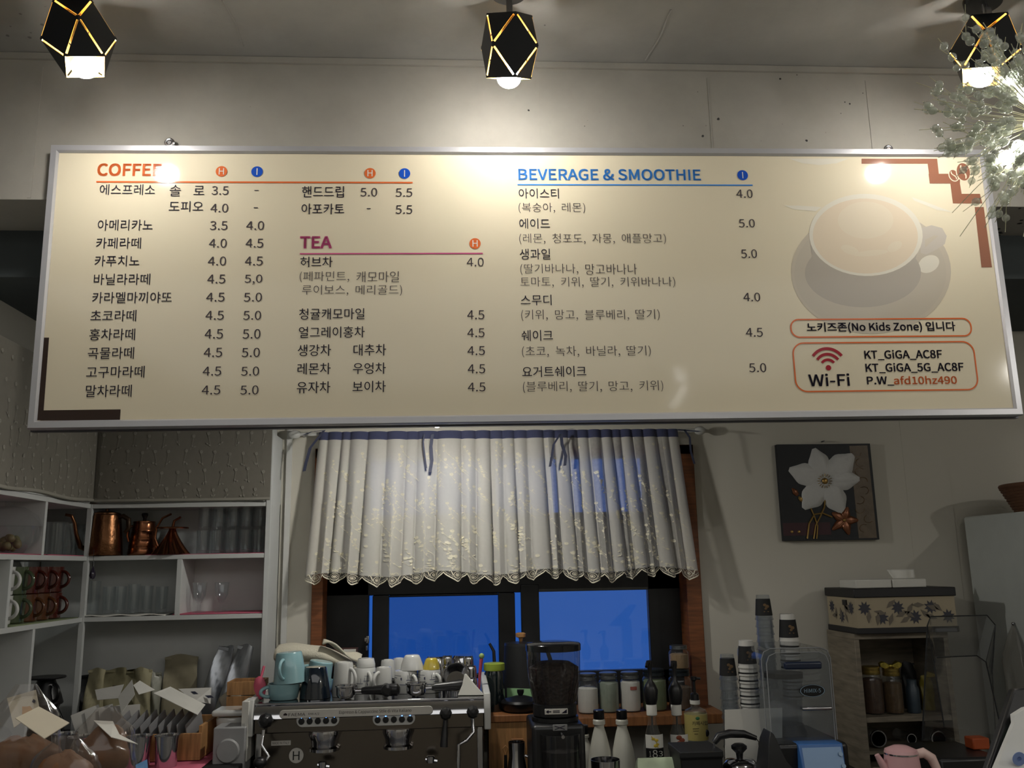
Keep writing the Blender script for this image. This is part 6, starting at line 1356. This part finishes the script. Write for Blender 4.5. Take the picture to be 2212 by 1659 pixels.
m = MB(); m.poly([pp(.06, .1), pp(.06, .98), pp(.97, .98), pp(.94, .1)][::-1]); m.build('panel_sheet', mat('pale_blue_panel', (122, 152, 188), .4), cp_, smooth=False)
for i, (u, v) in enumerate(((.16, .78), (.36, .78), (.58, .76), (.78, .76), (.90, .30), (.92, .62))):
    m = MB(); c0 = pp(u, v, .0008); m.tube([c0, c0+nn*.004], .0065, 14); m.build('button', mat('steel_button', (110, 130, 150), .3, .6), cp_)
# ---- small wooden cabinet with jars
Y = 3.24; cx0, cx1 = xat(1852, Y, 1.2), xat(2056, Y, 1.2); cz1 = zat(1950, 1367, Y); t = thing('wooden_cabinet', 'small grey wooden open cabinet on the rear counter, right', 'cabinet', ((cx0+cx1)/2, Y, ZM)); w = (cx1-cx0)/2; H = cz1-ZM; D = 3.48-Y
zs1 = zat(1950, 1548, Y)-ZM
for nm, a, b in (('side_panel', (-w, 0, 0), (-w+.018, D, H-.02)), ('side_panel', (w-.018, 0, 0), (w, D, H-.02)), ('top_panel', (-w, 0, H-.02), (w, D, H)), ('shelf_board', (-w+.018, .002, zs1-.018), (w-.018, D-.006, zs1)), ('back_panel', (-w+.018, D-.006, 0), (w-.018, D, H-.02)), ('bottom_panel', (-w+.018, .002, .0), (w-.018, D-.006, .02))):
    m = MB(); m.span(a, b); m.build(nm, WOODC, t, .0015)
zsh = ZM+zs1+.0008; zbt = ZM+.0208; Yj = 3.32
GOLDL = mat('gold_lid', (176, 152, 84), .3, .8)
mason('round glass jar of dark dried fruit on the cabinet shelf, leftmost', 1886, Yj, zsh, 46, 100, mat('dried_fruit', (74, 48, 30), .8, var=.5, scale=60, bump=.6), .72, GOLDL, 'jars in the wooden cabinet', name='preserve_jar')
t2 = mason('glass jar with a gold foil bow on its lid in the cabinet', 1930, Yj-.01, zsh, 42, 96, mat('dried_nuts', (92, 66, 34), .8, var=.5, scale=60, bump=.6), .66, GOLDL, 'jars in the wooden cabinet', name='preserve_jar')
m = MB(); hb = 96*mp(Yj, 1.2); FO = mat('gold_foil', (190, 172, 80), .25, .8)
for sg in (-1, 1): m.loft([[(sg*.004, -.006, hb+.002), (sg*.004, .006, hb+.002), (sg*.004, .006, hb+.010), (sg*.004, -.006, hb+.010)], [(sg*.024, -.012, hb-.004), (sg*.024, .012, hb-.002), (sg*.026, .012, hb+.024), (sg*.026, -.012, hb+.022)], [(sg*.040, -.008, hb+.004), (sg*.040, .008, hb+.004), (sg*.042, .008, hb+.018), (sg*.042, -.008, hb+.016)]])
m.ball((0, 0, hb+.006), .008, 10, 6); m.build('foil_bow', FO, t2, .002)
pouch('black pouch behind the jars on the cabinet shelf', 1966, .052, .165, .03, 3.40, BLACKM, z=zsh, name='black_pouch')
m = MB(); m.lathe([(0, 0), (.022, 0), (.024, .004), (.024, .085), (.018, .095), (.018, .115), (0, .116)], 24); o = tag(m.build('spice_tin', mat('blue_grey_tin', (54, 66, 76), .4)), 'blue-grey tin right of the foil bow jar', 'tin'); o.location = onz(1972, 3.31, zsh)
pouch('yellow snack packet standing behind the clear cover, left one', 2004, .05, .12, .03, 3.36, mat('dull_yellow_film', (150, 136, 52), .4), z=zsh, name='yellow_packet', group='yellow packets in the wooden cabinet')
pouch('yellow snack packet standing behind the clear cover, at the cabinet side', 2034, .046, .13, .03, 3.38, mat('dull_yellow_film', (150, 136, 52), .4), z=zsh, name='yellow_packet', group='yellow packets in the wooden cabinet')
for i, (px, r, lb) in enumerate(((1893, .030, 'largest glass jar lying in the lower cabinet bay'), (1964, .018, 'small glass jar lying in the lower cabinet bay'), (2022, .028, 'glass jar lying at the right of the lower cabinet bay'))):
    m = MB(); m.lathe([(r*.8, 0), (r, .004), (r, .10), (r*.98, .104), (0, .104)], 28); tt = thing('lying_jar', lb, 'jar', (xat(px, 3.30, 1.0), 3.295, 0), 0, 'jars lying in the lower cabinet bay')
    zz = zat(px, 1595, 3.30); tt.location.z = zz; m2 = MB(); m2.M = Matrix.Rotation(-pi/2, 4, 'X'); m2.lathe([(r*.8, 0), (r, .004), (r, .10), (r*.98, .104), (0, .104)], 28); m2.build('glass_body', GLASST, tt)
    m2 = MB(); m2.M = Matrix.Rotation(-pi/2, 4, 'X'); m2.lathe([(r*.84, -.001), (r*.98, .003), (r*.98, -.006), (r*.84, -.006), (r*.84, -.001)], 28); m2.build('rim', STEEL, tt)
m = MB(); zz = zat(1950, 1595, 3.30)-.031; m.span((cx0+.02, 3.26, zz-.012), (cx1-.02, 3.46, zz)); tag(m.build('inner_shelf', WOODC), 'low wooden step inside the lower cabinet bay', 'shelf')
# ---- flowered box with napkins on top of the cabinet
Y = 3.215; fx0, fx1 = xat(1845, Y, 1.5), xat(2058, Y, 1.5); fz0 = cz1+.001; fh = zat(1950, 1270, Y)-fz0; t = thing('flowered_box', 'cream storage box with dark flowers and black rims on the cabinet', 'storage box', ((fx0+fx1)/2, Y, fz0)); w = (fx1-fx0)/2; d = .25
BXC = mat('cream_box_card', (166, 154, 130), .8); BXK = mat('black_box_trim', (26, 25, 28), .5); FLW = mat('slate_flower_print', (64, 64, 72), .8); LFW = mat('taupe_leaf_print', (112, 104, 92), .8)
m = MB(); m.span((-w, 0, .0), (w, d, fh*.86)); m.build('body', BXC, t)
m = MB(); m.span((-w-.004, -.004, 0), (w+.004, d+.004, fh*.13)); m.build('base_rim', BXK, t, .002)
m = MB(); m.span((-w-.006, -.006, fh*.80), (w+.006, d+.006, fh)); m.build('lid', BXK, t, .003)
m = MB(); ml = MB(); rr = random.Random(8)
def star(mb, f, cx, cz, r, n=9):
    pts = []
    for q in range(2*n): a = 2*pi*q/(2*n)+cx*40; q_ = r if q % 2 == 0 else r*.55; pts.append(f(cx+q_*cos(a), cz+q_*sin(a)))
    mb.poly(pts)
FZ0, FZ1 = fh*.15, fh*.78
for side, L_, f in ((0, 2*w, lambda a, z: (-w+a, -.0012, z)), (1, d, lambda a, z: (-w-.0012, d-a, z))):
    n = 6 if side == 0 else 3
    for i in range(n):
        cx = L_*(i+.5)/n; cz = FZ0+(FZ1-FZ0)*(.32 if i % 2 else .66); star(m, f, cx, cz, .026)
        for q in range(3):
            a = rr.uniform(0, 6.28); u, v = cx+rr.uniform(-.05, .05), (FZ0+FZ1)/2+rr.uniform(-.03, .03)
            if .026 < u < L_-.026 and FZ0+.02 < v < FZ1-.02:
                l_ = .024; ml.M = Matrix.Translation((-.0004, -.0004, 0)); ml.poly([f(u+l_*cos(a), v+l_*sin(a)), f(u-.009*sin(a), v+.009*cos(a)), f(u-l_*cos(a), v-l_*sin(a)), f(u+.009*sin(a), v-.009*cos(a))])
m.build('flower_print', FLW, t, smooth=False); ml.build('leaf_print', LFW, t, smooth=False)
m = MB(); m.span((-w-.0065, .07, fh*.62), (-w-.0008, .10, fh*.74)); m.build('hand_hole', BXK, t)
zt3 = fz0+fh+.0008; Yn = 3.27
for i, (a, b, lb) in enumerate(((1835, 1913, 'left of two white napkin stacks on the flowered box'), (1914, 1987, 'right of two white napkin stacks on the flowered box'))):
    xa_, xb_ = xat(a, Yn, 1.55), xat(b, Yn, 1.55); t = thing('napkin_stack', lb, 'napkins', ((xa_+xb_)/2, Yn, zt3), 0, 'napkin stacks on the flowered box'); hh_ = .030; w_ = (xb_-xa_)/2-.001
    m = MB(); m.box((0, .03, hh_/2), (2*w_, .14, hh_)); m.build('stack', NAP, t, .003)
t = thing('tissue', 'white tissue standing up from the right napkin stack', 'tissue', (xat(1950, 3.33, 1.6), 3.33, zt3+.0305)); hh_ = zat(1950, 1230, 3.33)-zt3-.03
m = MB(); m.grid(lambda u, v: Vector((-.045+.085*u+.010*v*(1 if u > .5 else -1.2), .004*sin(u*9)+.02*v, hh_*v)), 12, 6); m.build('sheet', PAPER, t, 0, .0015, angle=180)
# ---- second clear cover, blender behind it, kettle and till
Y = 2.78; c2 = Vector((xat(2078, Y, 1.2), Y, ZM)); t = thing('sound_cover', 'tall clear blender cover with dark edges before the wooden cabinet', 'cover', c2)
def pl(pts): return [P(px, py, Y=yy)-c2 for px, py, yy in pts]
BKE = mat('dark_acrylic_edge', (34, 36, 38), .3)
back = pl([(1992, 1600, 2.98), (2003, 1352, 2.98), (2010, 1332, 2.98), (2132, 1329, 2.98), (2150, 1350, 2.98), (2143, 1450, 2.98), (2152, 1600, 2.98)]); front = pl([(2040, 1570, Y), (2018, 1436, Y), (2022, 1420, Y), (2110, 1416, Y), (2130, 1430, Y), (2146, 1500, Y), (2166, 1590, Y)])
m = MB(); m.poly(front); m.poly(back); n = len(front); m.add(front+back, [(i, i+1, n+i+1, n+i) for i in range(n-1)]); m.build('clear_shell', clear('grey_acrylic', (.84, .85, .86), .05, (120, 122, 124), .05), t)
for pts in (front, back): m = MB(); m.tube(pts, .0022, 8); m.build('edge', BKE, t)
m = MB(); m.tube([back[1], (back[1]+front[1])/2, front[1]], .0016, 6); m.tube([back[4], front[4]], .0016, 6); m.build('side_edge', BKE, t)
a, b = P(2022, 1363, Y=2.93)-c2, P(2066, 1359, Y=2.93)-c2; m = MB(); m.box(((a+b)/2), (b.x-a.x, .012, .012)); m.build('hinge_bar', mat('grey_hinge', (110, 112, 116), .4, .5), t, .002)
bs = P(2090, 1634, Y=Y)-c2; m = MB(); m.span((bs.x-.10, -.02, 0), (bs.x+.10, .24, bs.z)); m.build('base', BLACKP, t, .01)
Y = 2.62; k = mp(Y, 1.0); t = thing('pink_kettle', 'pink enamel kettle with a pale handle at the bottom edge, right', 'kettle', onz(1958, Y, ZM)); h = zat(1958, 1628, Y)-ZM; PK = mat('pale_pink_enamel', (204, 160, 162), .35)
m = MB(); m.lathe([(0, 0), (46*k, 0), (48*k, .01), (42*k, h*.6), (36*k, h), (0, h)], 36); m.build('body', PK, t)
m = MB(); m.lathe([(36.5*k, h), (36.5*k, h+.004)], 36); m.build('chrome_rim', CHROME, t)
m = MB(); m.lathe([(36*k, h+.004), (34*k, h+.012), (16*k, h+.022), (0, h+.023)], 36); m.build('lid', PK, t)
m = MB(); m.tube([(28*k, 0, h-.004), (50*k, -.005, h+.002), (66*k, -.008, h-.012), (76*k, -.01, h-.045), (84*k, -.01, h-.12)], [.012, .014, .014, .012, .011], 12); m.build('handle', mat('pale_pink_plastic', (216, 186, 178), .5), t)
m = MB(); m.tube([(-34*k, 0, h*.75), (-48*k, 0, h*.9), (-56*k, 0, h*1.0)], [.014, .010, .007], 10); m.build('spout', PK, t)
Y = 2.88; m = MB(); q = onz(2108, Y, zat(2090, 1634, 2.78)+.0008); h = zat(2108, 1592, Y)-q[2]; m.span((-.025, -.02, 0), (.03, .03, h)); o = tag(m.build('orange_packet', mat('orange_film', (176, 78, 34), .5), None, .004), 'orange packet under the clear cover near the till', 'packet'); o.location = q
# payment terminal, seen from behind at the right edge
q0 = [P(2186, 1486, Y=1.75), P(2206, 1487, Y=1.68), P(2240, 1700, Y=1.45), P(2128, 1700, Y=1.60)]
Y = 1.60; tc = P(2195, 1590, Y=Y); t = thing('till_screen', 'tilted black till screen with a white back at the right edge', 'till', (tc.x, tc.y, tc.z))
def tp(px, py, yy): return P(px, py, Y=yy)-tc
A_ = [tp(2132, 1664, 1.62), tp(2190, 1487, 1.70), tp(2240, 1484, 1.70), tp(2240, 1668, 1.62)]
m = MB(); m.prism(A_, (0, .02, -.004)); m.build('screen_housing', BLACKP, t, .004)
B_ = [tp(2150, 1664, 1.595), tp(2192, 1563, 1.64), tp(2190, 1545, 1.645), tp(2214, 1530, 1.65), tp(2240, 1524, 1.65), tp(2240, 1668, 1.59)]
m = MB(); m.prism(B_, (0, .012, 0)); m.build('white_back', mat('white_till_plastic', (204, 204, 200), .4), t, .001)
q = tp(2195, 1637, 1.60); m = MB(); m.M = Matrix.Translation(q+Vector((0, -.008, 0))) @ Matrix.Rotation(pi/2+.2, 4, 'X'); m.lathe([(.004, .0), (.012, .0), (.012, .001), (.004, .001), (.004, 0)], 24); m.build('round_logo', mat('pale_blue_logo', (120, 140, 186), .5), t)
q = tp(2187, 1582, 1.655); m = MB(); m.ball(q+Vector((0, -.002, 0)), .0022, 10, 6); m.build('status_light', emitter('green_led', (.15, 1, .2, 1), 3.0), t)
m = MB(); b0 = tp(2215, 1600, 1.66); m.span((b0.x-.03, b0.y+.0, -tc.z+1.0), (b0.x+.03, b0.y+.03, b0.z)); m.build('stand', BLACKP, t, .004)
m = MB(); m.span((b0.x-.1, b0.y-.09, -tc.z+1.0-.015), (b0.x+.1, b0.y+.09, -tc.z+1.0)); m.build('foot', BLACKP, t, .004)
m = MB(); m.span((tc.x+b0.x-.2, 1.5, 0), (tc.x+b0.x+.4, 1.9, .985)); tag(m.build('till_cabinet', WHITE), 'white cabinet under the till screen', 'cabinet')
# ---- tall white cabinet with basket and hanging bag
FXX = 2.022; fzt = 1.7538; t = thing('tall_cabinet', 'tall white cabinet against the right wall with a basket on top', 'cabinet', (FXX, 3.45, 0))
m = MB(); m.span((0, -.60, 0), (.70, .0, fzt)); m.build('body', mat('cool_white_laminate', (190, 194, 190), .45), t, .004)
m = MB(); m.span((-.004, -.45, .02), (0, -.004, fzt-.004)); m.build('side_panel', mat('cool_white_laminate', (190, 194, 190), .45), t, .001)
bq = P(2200, 1108, X=FXX+.15); t = thing('wicker_basket', 'brown woven basket on top of the tall white cabinet', 'basket', (FXX+.19, 3.18, fzt+.0005))
WIC = mat('brown_wicker', (98, 66, 44), .7, var=.25, scale=50); m = MB()
for i in range(9):
    z = .008+i*.0105; r = .125+.040*i/8; m.tube([((r+.0025*(1 if (q+i) % 2 else -1))*cos(2*pi*q/48), (r+.0025*(1 if (q+i) % 2 else -1))*sin(2*pi*q/48), z) for q in range(49)], .0058, 6)
m.lathe([(0, .002), (.125, .002), (.12, .008), (0, .008)], 36); m.build('woven_body', WIC, t)
m = MB(); m.tube([(.167*cos(2*pi*q/40), .167*sin(2*pi*q/40), .100) for q in range(41)], .008, 8); m.build('rim', WIC, t)
hb = P(2178, 1350, X=FXX-.03); t = thing('hanging_bag', 'translucent plastic bag hanging on the side of the tall cabinet', 'bag', (FXX-.008, hb.y, hb.z)); m = MB(); rings = []
for i in range(11):
    v = i/10; w_ = .006+.055*min(1, v*2.2)**.8; rings.append([(-.004-.018*min(1, v*2)*(1+cos(a))*.9*(1+.15*sin(5*a+v*6)), w_*sin(a)*(1+.1*cos(4*a+v*8)), -.26*v) for a in [2*pi*j/20 for j in range(20)]])
m.loft(rings); m.build('film', clear('milky_film', (.8, .8, .78), .35, (176, 174, 166), .2), t, angle=180)
m = MB(); m.ball((-.004, 0, .004), .006, 10, 6); m.build('hook', STEEL, t)
# ================================================================== PAINTING
Yp = 3.475; pc = P(1788, 1062, Y=Yp)
def Q(x, y, l=.0): return P(1650+x/3.936, 920+y/3.936, Y=Yp-l)-pc
t = thing('flower_painting', 'square dark canvas with a raised white flower hanging on the rear wall', 'painting', pc)
cn = [Q(172, 978), Q(984, 966), Q(903, 150), Q(108, 158)]
m = MB(); m.prism(cn, (0, .024, 0)); m.build('canvas', mat('black_canvas', (22, 25, 30), .6, bump=.2, scale=120), t, .001)
m = MB(); m.poly([Q(808, 955, .0008), Q(962, 952, .0008), Q(880, 166, .0008), Q(727, 170, .0008)]); m.build('patterned_strip', mat('brown_crackle_paint', (98, 84, 66), .5, var=.45, scale=30, bump=.5), t, smooth=False)
m = MB(); rr = random.Random(3)
for i in range(9):
    x, y = 790+rr.uniform(-20, 60)+i*8, 230+i*80; m.tube([Q(x+40*cos(q*.7+i), y+34*sin(q*.7+i), .0018) for q in range(6)], .0012, 5)
m.build('raised_scrolls', mat('bronze_relief', (110, 88, 62), .35, .4), t)
m = MB(); m.poly([Q(168, 935, .0009), Q(575, 925, .0009), Q(560, 818, .0009), Q(160, 826, .0009)]); m.build('maroon_band', mat('maroon_paint', (58, 26, 34), .6), t, smooth=False)
WPT = mat('pearl_white_relief', (190, 190, 188), .45, var=.06, scale=70, bump=.3); BRZ = mat('bronze_petal', (120, 74, 48), .3, .5); GLD = mat('gold_relief', (168, 136, 78), .3, .7)
def petal(cx, cy, tx, ty, wd, h_, mm, lift=.002, nm='petal'):
    dx, dy = tx-cx, ty-cy; L = sqrt(dx*dx+dy*dy); nx, ny = -dy/L, dx/L
    def f(u, v):
        s = (u-.5)*2; half = wd*(sin(pi*min(1, .10+.86*v)**.85)**.8)*(1-.0*v)*(1+.08*sin(v*14+cx))
        return Q(cx+dx*v+nx*s*half, cy+dy*v+ny*s*half, lift+h_*(1-s*s)**.5*sin(pi*min(1, .08+.9*v))*(1+.10*cos(s*12)))
    m = MB(); m.grid(f, 12, 14); return m.build(nm, mm, t, angle=180)
for tx, ty, wd in ((425, 192, 78), (762, 246, 95), (815, 452, 78), (676, 742, 84), (338, 704, 88), (214, 368, 82)): petal(520, 465, tx, ty, wd*1.22, .010, WPT)
m = MB(); m.ball(Q(520, 468, .012), .0125, 16, 8, (1, .6, 1))
for i in range(16): a = 2*pi*i/16; m.tube([Q(520+40*cos(a), 468+40*sin(a), .012), Q(520+62*cos(a), 468+62*sin(a), .013)], .0012, 5)
m.build('flower_centre', GLD, t)
for tx, ty in ((712, 690), (804, 802), (726, 926), (582, 884), (580, 738)): petal(686, 802, tx, ty, 34, .006, BRZ, .003, 'small_petal')
m = MB(); m.ball(Q(686, 802, .008), .006, 12, 6, (1, .6, 1)); m.build('small_centre', GLD, t)
for pts, r in (([(522, 620), (515, 690), (480, 770), (440, 850), (425, 960)], .0032), ([(400, 700), (430, 770), (458, 850), (450, 960)], .0028), ([(580, 775), (500, 742), (430, 752), (385, 830), (370, 958)], .0034)):
    m = MB(); m.tube([Q(x, y, .004) for x, y in pts], r, 8); m.build('stem', GLD, t)
petal(290, 590, 240, 530, 22, .005, BRZ, .002, 'bud'); petal(330, 640, 296, 600, 18, .004, GLD, .002, 'bud')
for x in (240, 300): m = MB(); m.ball(Q(x, 900, .002), .006, 14, 6, (1, .35, 1)); m.build('coin_relief', GLD, t)
m = MB(); q = Q(512, 128); m.tube([q+Vector((0, .0, 0)), q+Vector((0, .024, .0))], .003, 8); m.build('hanging_nail', BLACKP, t)
